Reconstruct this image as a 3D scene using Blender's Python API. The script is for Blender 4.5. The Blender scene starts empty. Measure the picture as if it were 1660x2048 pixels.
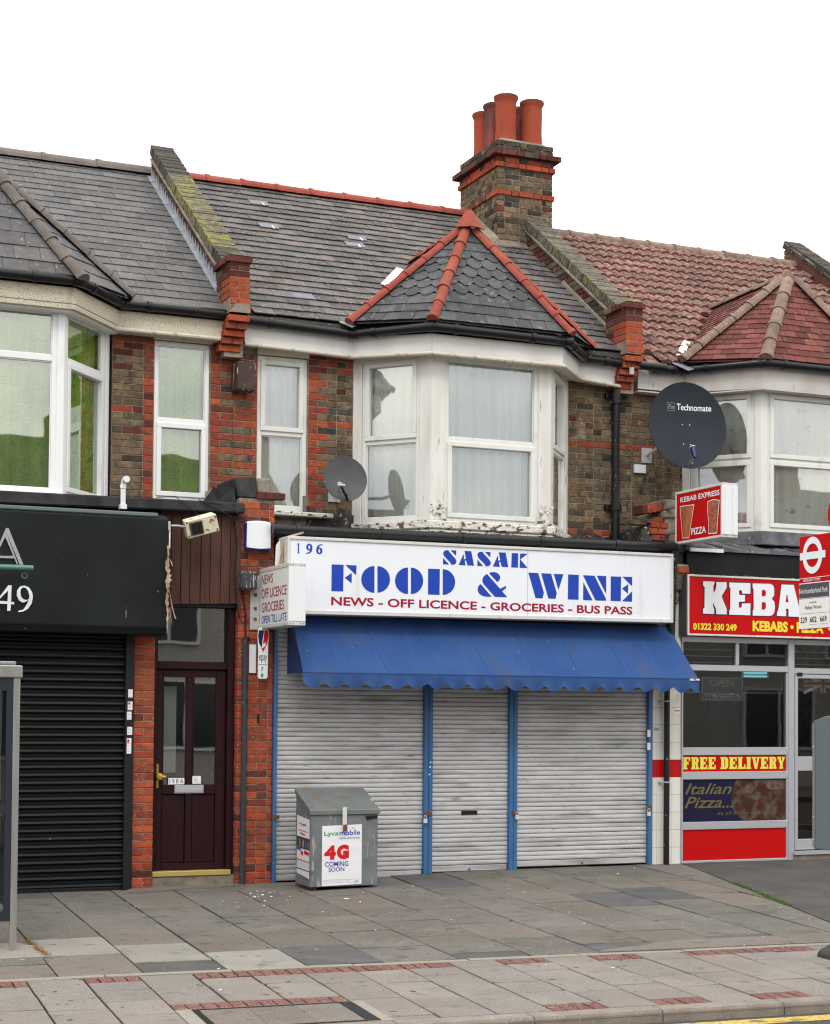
import bpy, bmesh, math, random
from mathutils import Vector as V, Matrix, noise
from mathutils.geometry import tessellate_polygon
D = bpy.data; SC = bpy.context.scene; C = SC.collection
rnd = random.Random(11)
R = math.radians
T = Matrix.Translation

# ---------------------------------------------------------------- camera
cam = D.objects.new('camera', D.cameras.new('camera')); C.objects.link(cam); SC.camera = cam
yaw, pit, rol, FP = 0.405638, 0.0324668, 0.00757679, 3397.70
f_ = V((math.sin(yaw)*math.cos(pit), math.cos(yaw)*math.cos(pit), math.sin(pit)))
r_ = V((math.cos(yaw), -math.sin(yaw), 0)); u_ = r_.cross(f_)
r2 = r_*math.cos(rol)+u_*math.sin(rol); u2 = -r_*math.sin(rol)+u_*math.cos(rol)
CAM = V((0, -16.8, 1.6))
m = Matrix((r2, u2, -f_)).transposed().to_4x4(); m.translation = CAM; cam.matrix_world = m
cam.data.sensor_fit = 'HORIZONTAL'; cam.data.sensor_width = 36; cam.data.lens = 36*FP/1660
cam.data.shift_y = 289.7/1660; cam.data.clip_end = 900; cam.data.clip_start = .1

# ---------------------------------------------------------------- sky, sun, exposure
SUN_EL, SUN_AZ = R(48), R(205)          # azimuth from +Y clockwise: light comes from behind the camera
w = D.worlds.new('World'); SC.world = w; w.use_nodes = True
nt = w.node_tree; N = nt.nodes; L = nt.links; N.clear()
out = N.new('ShaderNodeOutputWorld'); bg = N.new('ShaderNodeBackground'); L.new(bg.outputs[0], out.inputs[0])
sky = N.new('ShaderNodeTexSky'); sky.sky_type = 'NISHITA'; sky.sun_disc = False
sky.sun_elevation = SUN_EL; sky.sun_rotation = SUN_AZ; bg.inputs[1].default_value = 0.1
tc = N.new('ShaderNodeTexCoord'); mp = N.new('ShaderNodeMapping'); mp.inputs['Scale'].default_value = (1, 1, 2.6)
n1 = N.new('ShaderNodeTexNoise'); n1.inputs['Scale'].default_value = 3.4; n1.inputs['Detail'].default_value = 7; n1.inputs['Roughness'].default_value = .55
cr = N.new('ShaderNodeValToRGB'); e = cr.color_ramp.elements
e[0].position = .34; e[0].color = (10.6, 11.0, 11.5, 1); e[1].position = .64; e[1].color = (23, 22.0, 18.8, 1)
x = cr.color_ramp.elements.new(.5); x.color = (16.2, 16.0, 15.3, 1)
mx = N.new('ShaderNodeMix'); mx.data_type = 'RGBA'; mx.inputs['Factor'].default_value = .93
L.new(tc.outputs['Generated'], mp.inputs[0]); L.new(mp.outputs[0], n1.inputs['Vector']); L.new(n1.outputs['Fac'], cr.inputs[0])
sx = N.new('ShaderNodeSeparateXYZ'); L.new(tc.outputs['Generated'], sx.inputs[0])
gr = N.new('ShaderNodeMapRange'); gr.inputs['From Min'].default_value = 0; gr.inputs['From Max'].default_value = 1; gr.inputs['To Min'].default_value = .93; gr.inputs['To Max'].default_value = 1.5; L.new(sx.outputs['Z'], gr.inputs['Value'])
vm = N.new('ShaderNodeVectorMath'); vm.operation = 'SCALE'; L.new(cr.outputs[0], vm.inputs[0]); L.new(gr.outputs[0], vm.inputs['Scale'])
L.new(sky.outputs[0], mx.inputs['A']); L.new(vm.outputs[0], mx.inputs['B']); L.new(mx.outputs['Result'], bg.inputs[0])
sun = D.objects.new('sun', D.lights.new('sun', 'SUN')); C.objects.link(sun)
sun.data.energy = 1.1; sun.data.angle = R(14); sun.data.color = (1, .965, .92)
sd = V((math.sin(SUN_AZ)*math.cos(SUN_EL), math.cos(SUN_AZ)*math.cos(SUN_EL), math.sin(SUN_EL)))
sun.rotation_euler = sd.to_track_quat('Z', 'Y').to_euler(); sun.location = (0, -20, 30)
SC.view_settings.view_transform = 'Standard'; SC.view_settings.look = 'None'
SC.cycles.filter_width = 1.2; SC.view_settings.exposure = 0; SC.view_settings.gamma = 1; SC.view_settings.use_curve_mapping = False

# ---------------------------------------------------------------- materials
def mat(name, col, rough=.7, metal=0., spec=None, var=None, layers=(), rand=0., bump=None, coat=0., emit=None):
    """var=(scale,col2,lo,hi); layers=[(scale|(sx,sy,sz),lo,hi,colour,detail)]; bump=(scale,strength)"""
    if spec is None: spec = .08 if name.startswith('ink_') else .35
    mt = D.materials.new(name); mt.use_nodes = True; t = mt.node_tree; n = t.nodes; l = t.links
    b = n['Principled BSDF']; b.inputs['Roughness'].default_value = rough; b.inputs['Metallic'].default_value = metal
    b.inputs['Specular IOR Level'].default_value = spec; b.inputs['Coat Weight'].default_value = coat
    geo = n.new('ShaderNodeNewGeometry'); oi = None
    if rand or name.startswith('brick'):
        oi = n.new('ShaderNodeObjectInfo'); ad = n.new('ShaderNodeMath'); ad.operation = 'ADD'
        l.new(oi.outputs['Random'], ad.inputs[0]); l.new(geo.outputs['Random Per Island'], ad.inputs[1])
        fr = n.new('ShaderNodeMath'); fr.operation = 'FRACT'; l.new(ad.outputs[0], fr.inputs[0])
    def nz(scale, detail=4, w=0):
        mpn = n.new('ShaderNodeMapping'); l.new(geo.outputs['Position'], mpn.inputs[0])
        mpn.inputs['Scale'].default_value = scale if isinstance(scale, tuple) else (scale,)*3
        mpn.inputs['Location'].default_value = (w, w*.7, w*1.3)
        x = n.new('ShaderNodeTexNoise'); x.inputs['Scale'].default_value = 1; x.inputs['Detail'].default_value = detail
        l.new(mpn.outputs[0], x.inputs['Vector']); return x.outputs['Fac']
    def rng(src, lo, hi):
        r = n.new('ShaderNodeMapRange'); r.inputs['From Min'].default_value = lo; r.inputs['From Max'].default_value = hi
        l.new(src, r.inputs['Value']); return r.outputs[0]
    def mixc(fac, a, bcol):
        x = n.new('ShaderNodeMix'); x.data_type = 'RGBA'; l.new(fac, x.inputs['Factor'])
        if isinstance(a, tuple): x.inputs['A'].default_value = (*a, 1)
        else: l.new(a, x.inputs['A'])
        x.inputs['B'].default_value = (*bcol, 1); return x.outputs['Result']
    cur = col
    if var: cur = mixc(rng(nz(var[0], 5, 3.1), var[2] if len(var) > 2 else .35, var[3] if len(var) > 3 else .65), cur, var[1])
    if rand:
        hs = n.new('ShaderNodeHueSaturation')
        if isinstance(cur, tuple): hs.inputs['Color'].default_value = (*cur, 1)
        else: l.new(cur, hs.inputs['Color'])
        r = n.new('ShaderNodeMapRange'); r.inputs['To Min'].default_value = 1-rand; r.inputs['To Max'].default_value = 1+rand
        l.new(fr.outputs[0], r.inputs['Value']); l.new(r.outputs[0], hs.inputs['Value'])
        r = n.new('ShaderNodeMapRange'); r.inputs['To Min'].default_value = .494; r.inputs['To Max'].default_value = .504
        f7 = n.new('ShaderNodeMath'); f7.operation = 'MULTIPLY'; f7.inputs[1].default_value = 7.31; l.new(fr.outputs[0], f7.inputs[0])
        f8 = n.new('ShaderNodeMath'); f8.operation = 'FRACT'; l.new(f7.outputs[0], f8.inputs[0])
        l.new(f8.outputs[0], r.inputs['Value']); l.new(r.outputs[0], hs.inputs['Hue'])
        cur = hs.outputs[0]
    for i, y in enumerate(layers):
        cur = mixc(rng(nz(y[0], y[4] if len(y) > 4 else 4, 11.7*(i+1)), y[1], y[2]), cur, y[3])
    if isinstance(cur, tuple): b.inputs['Base Color'].default_value = (*cur, 1)
    else: l.new(cur, b.inputs['Base Color'])
    if bump:
        bp = n.new('ShaderNodeBump'); bp.inputs['Strength'].default_value = bump[1]; bp.inputs['Distance'].default_value = bump[2] if len(bump) > 2 else .01
        l.new(nz(bump[0], 6, 5), bp.inputs['Height']); l.new(bp.outputs[0], b.inputs['Normal'])
    if emit: b.inputs['Emission Color'].default_value = (*emit[0], 1); b.inputs['Emission Strength'].default_value = emit[1]
    return mt
def glass(name, tint, base, k, wob=.003):
    mt = D.materials.new(name); mt.use_nodes = True; t = mt.node_tree; n = t.nodes; l = t.links; n.clear()
    o = n.new('ShaderNodeOutputMaterial'); a = n.new('ShaderNodeBsdfTransparent'); g = n.new('ShaderNodeBsdfGlossy')
    a.inputs[0].default_value = (*tint, 1); g.inputs['Roughness'].default_value = .015; g.inputs['Color'].default_value = (.95, .97, 1, 1)
    fr = n.new('ShaderNodeFresnel'); fr.inputs[0].default_value = 1.5
    mm = n.new('ShaderNodeMath'); mm.operation = 'MULTIPLY_ADD'; mm.inputs[1].default_value = k; mm.inputs[2].default_value = base; mm.use_clamp = True
    l.new(fr.outputs[0], mm.inputs[0]); x = n.new('ShaderNodeMixShader'); l.new(mm.outputs[0], x.inputs[0])
    geo = n.new('ShaderNodeNewGeometry'); ns = n.new('ShaderNodeTexNoise'); ns.inputs['Scale'].default_value = 2.2; ns.inputs['Detail'].default_value = 1
    bp = n.new('ShaderNodeBump'); bp.inputs['Strength'].default_value = .25; bp.inputs['Distance'].default_value = wob
    l.new(geo.outputs['Position'], ns.inputs['Vector']); l.new(ns.outputs['Fac'], bp.inputs['Height']); l.new(bp.outputs[0], g.inputs['Normal'])
    l.new(a.outputs[0], x.inputs[1]); l.new(g.outputs[0], x.inputs[2]); l.new(x.outputs[0], o.inputs[0]); return mt
SOOT = ((9, 9, 5), .5, .72, (.045, .04, .035))
MB_ = dict(rough=.95, spec=.08, bump=(60, .5, .006))
M = dict(
 brick_red=mat('brick_red', (.33, .072, .040), var=(14, (.22, .050, .034), .3, .7), layers=[((2, 2, 2), .5, .72, (.13, .06, .045)), ((11, 11, 11), .6, .7, (.10, .055, .045)), (45, .64, .7, (.42, .27, .2))], rand=.2, **MB_),
 brick_orange=mat('brick_orange', (.40, .088, .040), var=(16, (.30, .064, .034)), layers=[((1.7, 1.7, 1.7), .52, .74, (.20, .075, .05)), ((11, 11, 11), .6, .7, (.13, .06, .045)), (60, .66, .72, (.45, .3, .22))], rand=.15, **MB_),
 brick_dark=mat('brick_dark_red', (.15, .045, .035), var=(18, (.08, .035, .03)), rand=.3, **MB_),
 brick_stock=mat('brick_stock', (.235, .165, .095), var=(20, (.15, .108, .07), .3, .65), layers=[((7, 7, 7), .60, .68, (.29, .24, .17)), SOOT, ((1.8, 1.8, 1.8), .5, .75, (.10, .08, .06)), (50, .64, .7, (.36, .29, .19))], rand=.25, **MB_),
 brick_brown=mat('brick_brown', (.185, .132, .083), var=(22, (.115, .086, .062)), layers=[((7, 7, 7), .60, .68, (.27, .22, .16)), SOOT, ((1.8, 1.8, 1.8), .5, .75, (.085, .068, .052))], rand=.25, **MB_),
 brick_soot=mat('brick_soot', (.045, .04, .036), var=(20, (.085, .07, .058)), rand=.35, **MB_),
 mortar=mat('mortar', (.34, .29, .215), .95, var=(8, (.15, .125, .10)), bump=(80, .6, .006)),
 mortar_red=mat('mortar_red', (.31, .25, .18), .95, var=(10, (.19, .14, .11)), bump=(80, .6, .006)),
 render=mat('grey_render', (.27, .235, .19), .95, var=(5, (.15, .13, .11)), layers=[(30, .62, .7, (.09, .08, .07))], bump=(50, .6, .008)),
 moss=mat('mossy_coping', (.17, .145, .11), .95, var=(14, (.09, .075, .06)), layers=[(7, .48, .60, (.20, .185, .055)), (30, .56, .62, (.11, .115, .03)), (70, .66, .7, (.6, .58, .5))], rand=.3, bump=(60, .8, .01)),
 coping=mat('sooty_coping', (.065, .056, .046), .95, var=(18, (.045, .04, .036)), layers=[(60, .67, .72, (.45, .43, .38))], rand=.35, bump=(60, .7, .008)),
 slate_a=mat('slate_grey', (.118, .112, .115), .7, spec=.25, var=(10, (.09, .09, .097)), layers=[(26, .64, .70, (.26, .25, .23)), (5, .6, .8, (.07, .075, .055))], rand=.22, bump=(40, .25, .004)),
 moss2=mat('grimy_coping', (.15, .13, .10), .95, var=(14, (.075, .065, .052)), layers=[(6, .58, .68, (.17, .16, .055)), (60, .66, .7, (.5, .48, .42))], rand=.35, bump=(60, .8, .01)),
 slate_b=mat('slate_brown', (.078, .077, .083), .65, spec=.3, var=(5, (.115, .092, .086), .42, .62), layers=[(24, .61, .67, (.22, .21, .19)), ((9, 30, 30), .62, .70, (.16, .15, .135)), ((2.5, 2.5, 2.5), .55, .75, (.055, .055, .056)), (4, .60, .78, (.05, .05, .043))], rand=.4, bump=(40, .3, .004)),
 slate_t=mat('slate_turret', (.068, .070, .078), .6, spec=.3, var=(12, (.046, .048, .054)), layers=[(14, .60, .72, (.16, .165, .165)), ((3, 3, 3), .55, .75, (.045, .047, .05))], rand=.35, bump=(40, .3, .004)),
 slate_new=mat('slate_new', (.17, .175, .215), .6, spec=.25, rand=.1),
 tile_c=mat('pantile', (.155, .058, .048), .85, spec=.2, var=(16, (.23, .165, .14), .45, .62), layers=[(40, .6, .68, (.33, .30, .26)), (6, .6, .75, (.08, .065, .05))], rand=.25, bump=(50, .5, .005)),
 tile_p=mat('plain_tile', (.145, .052, .044), .85, spec=.2, var=(14, (.15, .05, .045)), layers=[(30, .66, .74, (.36, .27, .24)), (6, .7, .74, (.36, .17, .03))], rand=.35, bump=(50, .4, .004)),
 ridge_red=mat('ridge_red', (.31, .078, .052), .8, spec=.2, var=(9, (.26, .06, .042)), layers=[(14, .62, .8, (.12, .05, .04)), (80, .72, .75, (.7, .66, .6))], rand=.15, bump=(30, .3, .004)),
 ridge_grey=mat('ridge_grey', (.165, .14, .125), .85, var=(9, (.115, .10, .095)), rand=.15, bump=(40, .4, .005)),
 ridge_c=mat('ridge_brown', (.25, .175, .14), .85, var=(9, (.17, .12, .10)), layers=[(20, .64, .7, (.33, .29, .22)), (9, .7, .73, (.35, .26, .04))], rand=.2, bump=(40, .5, .005)),
 pot=mat('chimney_pot', (.31, .066, .040), .85, spec=.15, var=(5, (.31, .06, .032)), layers=[((14, 14, 3), .62, .8, (.14, .045, .03))], bump=(40, .2, .003)),
 pot_dark=mat('sooty_pot', (.25, .05, .035), .8, var=((10, 10, 2.5), (.06, .03, .03), .4, .6), bump=(40, .2, .003)),
 lead=mat('lead', (.21, .225, .27), .45, spec=.5, var=(8, (.31, .33, .37)), bump=(20, .3, .006)),
 lead_dark=mat('lead_dark', (.075, .08, .10), .5, var=(6, (.16, .165, .185)), layers=[(30, .66, .72, (.5, .5, .48))], bump=(14, .6, .01)),
 felt=mat('black_felt', (.016, .017, .019), .75, spec=.2, var=(6, (.04, .041, .045)), layers=[(60, .72, .76, (.5, .5, .5))], bump=(12, .5, .01)),
 bitumen=mat('old_bitumen', (.022, .022, .023), .75, spec=.2, var=(8, (.07, .067, .063)), layers=[(22, .6, .66, (.42, .40, .36))], bump=(20, .8, .015)),
 gutter=mat('black_gutter', (.008, .009, .011), .28, spec=.35, layers=[(40, .68, .73, (.10, .10, .10))]),
 iron=mat('black_iron', (.009, .010, .011), .38, spec=.35, layers=[(30, .68, .72, (.35, .35, .36))], bump=(30, .3, .003)),
 upvc=mat('white_upvc', (.80, .81, .83), .3, spec=.5, layers=[((4, 4, 2), .6, .85, (.62, .62, .60))]),
 upvc_old=mat('aged_upvc', (.70, .71, .69), .38, layers=[((5, 5, 3), .55, .8, (.50, .49, .45))]),
 paint=mat('old_white_paint', (.72, .71, .69), .55, var=((9, 9, 1.2), (.60, .585, .55), .4, .7), layers=[((22, 22, 3), .64, .7, (.34, .31, .27))], bump=(40, .2, .003)),
 peel=mat('peeling_paint', (.68, .66, .61), .7, layers=[((14, 14, 22), .56, .6, (.10, .085, .065)), (9, .6, .68, (.30, .27, .22))], bump=(26, 1., .02)),
 fascia=mat('white_fascia', (.70, .69, .69), .5, var=((3, 3, 1), (.62, .605, .59)), layers=[((50, 50, 6), .68, .74, (.42, .40, .37))]),
 fascia_c=mat('grey_fascia', (.60, .57, .55), .6, var=((3, 3, 1), (.49, .46, .44)), layers=[((30, 30, 6), .66, .72, (.28, .26, .24))]),
 stucco=mat('pebbledash', (.60, .54, .44), .95, layers=[(60, .58, .66, (.33, .28, .21)), ((5, 5, 2), .6, .75, (.36, .31, .25))], bump=(70, 1., .012)),
 cornice=mat('cream_moulding', (.62, .58, .49), .7, layers=[((12, 12, 8), .55, .7, (.36, .33, .27))]),
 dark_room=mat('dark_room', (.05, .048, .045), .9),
 curtain_g=mat('green_curtain', (.50, .70, .14), .85, spec=.1, var=((7, 7, 5), (.35, .53, .10)), layers=[((26, 26, 60), .62, .65, (.27, .43, .08), 1)]),
 curtain_w=mat('net_curtain', (.92, .93, .88), .9, spec=.1, var=((5, 5, 1), (.84, .87, .84))),
 curtain_c=mat('grey_sheet', (.82, .83, .79), .9, layers=[((5, 5, 9), .6, .7, (.45, .40, .28))]),
 black_panel=mat('black_panel', (.008, .010, .011), .5, spec=.16, var=(1.5, (.014, .017, .019)), layers=[((40, 40, 8), .73, .76, (.25, .26, .28))]),
 black_metal=mat('black_metal', (.010, .012, .013), .45, metal=.0, spec=.3, layers=[(30, .7, .75, (.10, .10, .10))]),
 slat=mat('galvanised_slat', (.55, .548, .57), .5, metal=.2, spec=.4, var=((3, 3, 12), (.47, .465, .48)), layers=[((5, 5, 60), .62, .74, (.22, .21, .20), 6), ((60, 60, 60), .68, .72, (.12, .11, .11)), ((1.3, 1.3, 9), .56, .72, (.30, .295, .295), 6), ((2, 2, 34), .66, .76, (.38, .37, .36), 6)], rand=.06, bump=(30, .08, .003)),
 blue_post=mat('blue_paint', (.035, .12, .29), .45, var=((9, 9, 2), (.05, .15, .32)), layers=[((30, 30, 9), .66, .72, (.10, .09, .09)), (60, .73, .76, (.7, .7, .7))]),
 awning=mat('blue_canvas', (.031, .075, .225), .9, spec=.05, var=((1.6, 1.6, 3), (.040, .088, .235)), layers=[((3, 3, 1), .56, .8, (.055, .085, .175)), ((8, 1.6, 1.6), .55, .78, (.040, .092, .255)), ((7, 5, 3), .62, .80, (.06, .078, .13)), (34, .745, .755, (.7, .7, .68))], bump=((5, 3, 3), .5, .03)),
 seam=mat('canvas_seam', (.05, .115, .33), .8), awning_side=mat('blue_canvas_side', (.02, .045, .15), .8),
 sign_white=mat('sign_acrylic', (.77, .80, .87), .25, spec=.5, layers=[((1.5, 1.5, 2), .6, .85, (.70, .73, .80)), ((9, 9, .8), .62, .80, (.66, .68, .72)), ((50, 50, 50), .74, .76, (.35, .33, .3))]),
 sign_frame=mat('sign_frame', (.60, .60, .58), .4, layers=[((14, 14, 14), .62, .72, (.36, .34, .30))]),
 sign_cream=mat('sign_cream', (.80, .80, .78), .35, layers=[((14, 14, 3), .66, .76, (.60, .58, .50))]),
 ink_blue=mat('ink_blue', (.022, .065, .42), .4), ink_red=mat('ink_red', (.35, .012, .045), .4), ink_navy=mat('ink_navy', (.02, .025, .10), .5),
 red_sign=mat('red_sign', (.50, .004, .005), .4, spec=.12, layers=[((1.2, 1.2, 1), .55, .9, (.47, .008, .01))]),
 ink_white=mat('ink_white', (.78, .80, .86), .4), ink_yellow=mat('ink_yellow', (.82, .68, .05), .45), ink_lime=mat('ink_lime', (.70, .72, .10), .45),
 alu=mat('aluminium', (.56, .58, .63), .33, metal=.6, layers=[((8, 8, 8), .66, .74, (.36, .37, .40))]),
 maroon=mat('maroon_door', (.024, .005, .008), .4, spec=.22, var=((20, 20, 2), (.016, .004, .006))),
 brass=mat('brass', (.62, .42, .10), .3, metal=.9), gold=mat('gold_threshold', (.62, .47, .16), .4, metal=.6),
 boards=mat('brown_boards', (.085, .033, .022), .7, var=((30, 30, 3), (.05, .02, .016)), layers=[((50, 50, 6), .7, .75, (.25, .2, .18))], rand=.2, bump=((50, 50, 4), .4, .004)),
 tile_w=mat('glazed_white', (.74, .73, .69), .15, spec=.6, layers=[((9, 9, 3), .6, .8, (.52, .49, .42))], rand=.03),
 tile_r=mat('glazed_red', (.45, .006, .008), .25, spec=.3), grout=mat('grout', (.10, .09, .08), .9),
 pave=mat('paving', (.162, .152, .140), .95, spec=.1, var=(2.2, (.122, .116, .109)), layers=[(70, .58, .64, (.25, .232, .208)), (85, .62, .67, (.07, .065, .06)), ((1.1, 1.1, 1.1), .5, .72, (.150, .127, .110)), ((5, 5, 5), .58, .70, (.105, .098, .09), 6), ((13, 13, 13), .735, .755, (.05, .05, .049), 1), ((10, 10, 10), .765, .775, (.30, .285, .26), 1)], rand=.10, bump=(120, .35, .004)),
 pave_pale=mat('paving_pale', (.275, .262, .238), .95, spec=.08, var=(3, (.235, .225, .205)), layers=[((5, 5, 5), .58, .70, (.18, .17, .155), 6), (100, .6, .68, (.40, .38, .34)), ((12, 12, 12), .70, .73, (.08, .08, .08), 2)], rand=.05, bump=(120, .3, .003)),
 pave_blue=mat('paving_blue', (.115, .113, .115), .9, spec=.12, var=(4, (.092, .091, .093)), layers=[((5, 5, 5), .58, .70, (.08, .078, .078), 6), (85, .62, .67, (.06, .06, .06)), (100, .62, .7, (.18, .18, .18))], rand=.1, bump=(120, .3, .003)),
 pave_pink=mat('paving_pink', (.175, .150, .134), .95, spec=.1, var=(3, (.145, .128, .116)), layers=[((5, 5, 5), .58, .70, (.11, .10, .092), 6), (75, .58, .64, (.25, .22, .20)), (85, .62, .67, (.08, .07, .065)), (90, .6, .68, (.28, .25, .23)), (14, .70, .73, (.07, .07, .07), 2)], rand=.06, bump=(120, .3, .003)),
 pave_low=mat('paving_light', (.232, .208, .195), .95, spec=.08, var=(2.5, (.192, .176, .167)), layers=[(80, .58, .64, (.32, .29, .27)), (95, .62, .67, (.12, .105, .10)), ((1.3, 1.3, 1.3), .52, .72, (.215, .180, .165)), ((6, 6, 6), .60, .70, (.165, .15, .14), 6), ((10, 10, 10), .735, .755, (.06, .06, .065), 1)], rand=.09, bump=(130, .3, .003)),
 paver=mat('red_paver', (.185, .085, .072), .95, spec=.1, var=(20, (.13, .062, .056)), layers=[(110, .58, .64, (.42, .34, .30)), (140, .66, .7, (.10, .05, .05))], rand=.12, bump=(120, .5, .005)),
 joint=mat('joint_sand', (.035, .032, .027), 1., spec=0., layers=[(3.5, .62, .70, (.035, .05, .012)), (4.5, .66, .74, (.11, .09, .065))]),
 kerb=mat('kerb_concrete', (.25, .215, .19), .9, var=(6, (.19, .165, .15)), layers=[(60, .6, .68, (.33, .30, .27))], rand=.06, bump=(90, .4, .004)),
 edging=mat('edging_concrete', (.27, .25, .22), .9, layers=[(30, .58, .68, (.17, .155, .135))]),
 asphalt=mat('asphalt', (.095, .092, .090), .95, spec=.1, var=(2, (.068, .067, .066)), layers=[(130, .6, .68, (.15, .145, .14)), (1.6, .62, .72, (.12, .105, .09))], bump=(150, .6, .005)),
 road=mat('road_asphalt', (.05, .05, .052), .9, layers=[(120, .58, .66, (.13, .125, .12))], bump=(150, .8, .006)),
 yellow=mat('yellow_line', (.50, .37, .11), .9, spec=.1, layers=[(7, .55, .62, (.20, .16, .08)), (40, .58, .66, (.12, .10, .07)), (120, .64, .7, (.12, .11, .09))]),
 galv=mat('galvanised_box', (.19, .205, .21), .55, metal=.2, var=(7, (.14, .16, .168)), layers=[((30, 30, 5), .6, .68, (.33, .35, .355)), ((4, 4, 4), .66, .74, (.10, .10, .10))], bump=(20, .25, .004)),
 galv_lid=mat('rusty_lid', (.17, .185, .19), .55, metal=.2, var=(7, (.14, .16, .165)), layers=[((9, 14, 14), .57, .68, (.19, .135, .08)), ((16, 16, 16), .66, .72, (.34, .36, .36))], bump=(20, .25, .004)),
 rust=mat('rust', (.20, .085, .035), .85, var=(30, (.09, .05, .035)), bump=(60, .6, .003)),
 poster=mat('poster_paper', (.78, .78, .82), .3, spec=.4, bump=((3, 3, 22), .35, .006)),
 ink_green=mat('ink_green', (.03, .33, .05), .4), ink_grey=mat('ink_grey', (.35, .36, .40), .5), ink_mid=mat('ink_midblue', (.04, .12, .42), .5), ink_black=mat('ink_black', (.02, .02, .02), .5),
 ink_bright=mat('ink_brightred', (.62, .015, .02), .4),
 dish=mat('dish_grey', (.060, .062, .070), .5, spec=.25, var=(4, (.08, .082, .09)), layers=[(40, .70, .74, (.40, .40, .40))]),
 dish_navy=mat('dish_navy', (.014, .020, .030), .45, spec=.22, var=(3, (.018, .025, .036))),
 plastic_w=mat('white_plastic', (.76, .78, .82), .3), plastic_b=mat('blue_plastic', (.02, .035, .30), .35), plastic_n=mat('navy_plastic', (.012, .018, .10), .3), pipe_grey=mat('pipe_grey', (.035, .042, .05), .45, spec=.3, layers=[(24, .68, .74, (.22, .23, .24))]), plastic_g=mat('grey_plastic', (.45, .46, .47), .5),
 box_brown=mat('weathered_brown', (.05, .028, .024), .6, layers=[((40, 40, 5), .58, .64, (.55, .52, .48)), ((8, 8, 8), .6, .7, (.12, .04, .03))]),
 box_grey=mat('weathered_black', (.045, .05, .055), .5, layers=[((45, 45, 8), .56, .62, (.45, .46, .48))]),
 flood=mat('flood_cream', (.66, .62, .50), .5, layers=[((22, 22, 22), .58, .66, (.26, .10, .03))]),
 tape=mat('torn_tape', (.35, .20, .14), .5, var=((20, 20, 4), (.50, .36, .27)), bump=(30, .8, .01)),
 steel=mat('brushed_steel', (.36, .355, .35), .38, metal=.5, var=((30, 30, 2), (.30, .295, .29))),
 kiosk=mat('kiosk_navy', (.022, .028, .038), .4), green_pole=mat('green_pole', (.10, .22, .19), .35, metal=.2), chrome=mat('chrome_letters', (.62, .62, .68), .25, metal=.8),
 teal=mat('cabinet_grey', (.125, .155, .175), .55, spec=.25, layers=[((12, 12, 3), .66, .74, (.22, .25, .27))]),
 rubber=mat('rubber', (.045, .043, .042), .85, var=(20, (.06, .056, .054)), bump=(60, .4, .005)),
 tube=mat('lit_tube', (.5, .9, .95), .4, emit=((.25, .75, .85), .8)),
 led=mat('led_dots', (.75, .78, .80), .4), led_board=mat('led_board', (.045, .06, .068), .4),
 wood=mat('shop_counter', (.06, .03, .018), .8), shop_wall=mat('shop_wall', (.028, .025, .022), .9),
 pizza=mat('pizza_print', (.055, .018, .014), .35, spec=.2, var=(9, (.10, .08, .06), .45, .62), layers=[(16, .56, .66, (.085, .014, .012)), (24, .62, .7, (.03, .04, .02))]),
 pizza_blue=mat('pizza_blue_print', (.010, .008, .038), .35, spec=.25), pizza_dim=mat('pizza_topping', (.10, .025, .018), .5, var=(20, (.12, .10, .07))), ink_olive=mat('ink_olive', (.13, .125, .05), .5),
 kebab=mat('doner_print', (.30, .06, .025), .4, var=((9, 9, 3), (.50, .17, .07), .35, .65)), kebab2=mat('doner_print_rough', (.45, .15, .07), .4, var=(38, (.25, .06, .03), .4, .6)),
 grass=mat('grass_blade', (.07, .14, .02), .9, rand=.4), dry=mat('dry_weed', (.22, .12, .05), .9, rand=.3), bark=mat('cable_black', (.012, .012, .013), .6),
 far_wall=mat('far_render', (.50, .47, .43), .9), far_roof=mat('far_roof', (.06, .055, .055), .9), far_glass=mat('far_glass', (.02, .025, .03), .1, spec=.6),
)
GLASS = glass('window_glass', (.97, .985, .97), .20, 1.6)
GLASS_DARK = glass('shop_glass', (.72, .78, .78), .028, .9, .0012)
GLASS_DOOR = glass('door_glass', (.80, .86, .84), .13, 1.2, .002)

# ---------------------------------------------------------------- mesh helpers
WM = {}
def link(o, parent=None, M4=None):
    C.objects.link(o)
    M4 = M4 or Matrix.Identity(4)
    if parent is not None:
        o.parent = parent; o.matrix_parent_inverse = WM[parent.name].inverted()
    o.matrix_basis = M4; WM[o.name] = M4; return o
def meta(o, label, cat, group=None, kind=None):
    if label: o['label'] = label
    if cat: o['category'] = cat
    if group: o['group'] = group
    if kind: o['kind'] = kind
    return o
def thing(name, loc, label, cat, group=None, rz=0):
    o = D.objects.new(name, None); o.empty_display_size = .2
    link(o, None, T(V(loc)) @ Matrix.Rotation(rz, 4, 'Z')); return meta(o, label, cat, group)
def mk(name, vs, fs, mt, parent=None, smooth=False, M4=None, bevel=0):
    me = D.meshes.new(name); me.from_pydata([tuple(v) for v in vs], [], fs); 
    if bevel:
        b = bmesh.new(); b.from_mesh(me); bmesh.ops.recalc_face_normals(b, faces=b.faces)
        ed = [e for e in b.edges if len(e.link_faces) == 2 and e.calc_face_angle(0) > .5]
        bmesh.ops.bevel(b, geom=ed, offset=bevel, segments=1, affect='EDGES'); b.to_mesh(me); b.free()
    me.materials.append(mt)
    if smooth:
        me.polygons.foreach_set('use_smooth', [True]*len(me.polygons)); b = bmesh.new(); b.from_mesh(me)
        for e in b.edges:
            if len(e.link_faces) == 2 and e.calc_face_angle(0) > .75: e.smooth = False
        b.to_mesh(me); b.free()
    me.update(); return link(D.objects.new(name, me), parent, M4)
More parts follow.
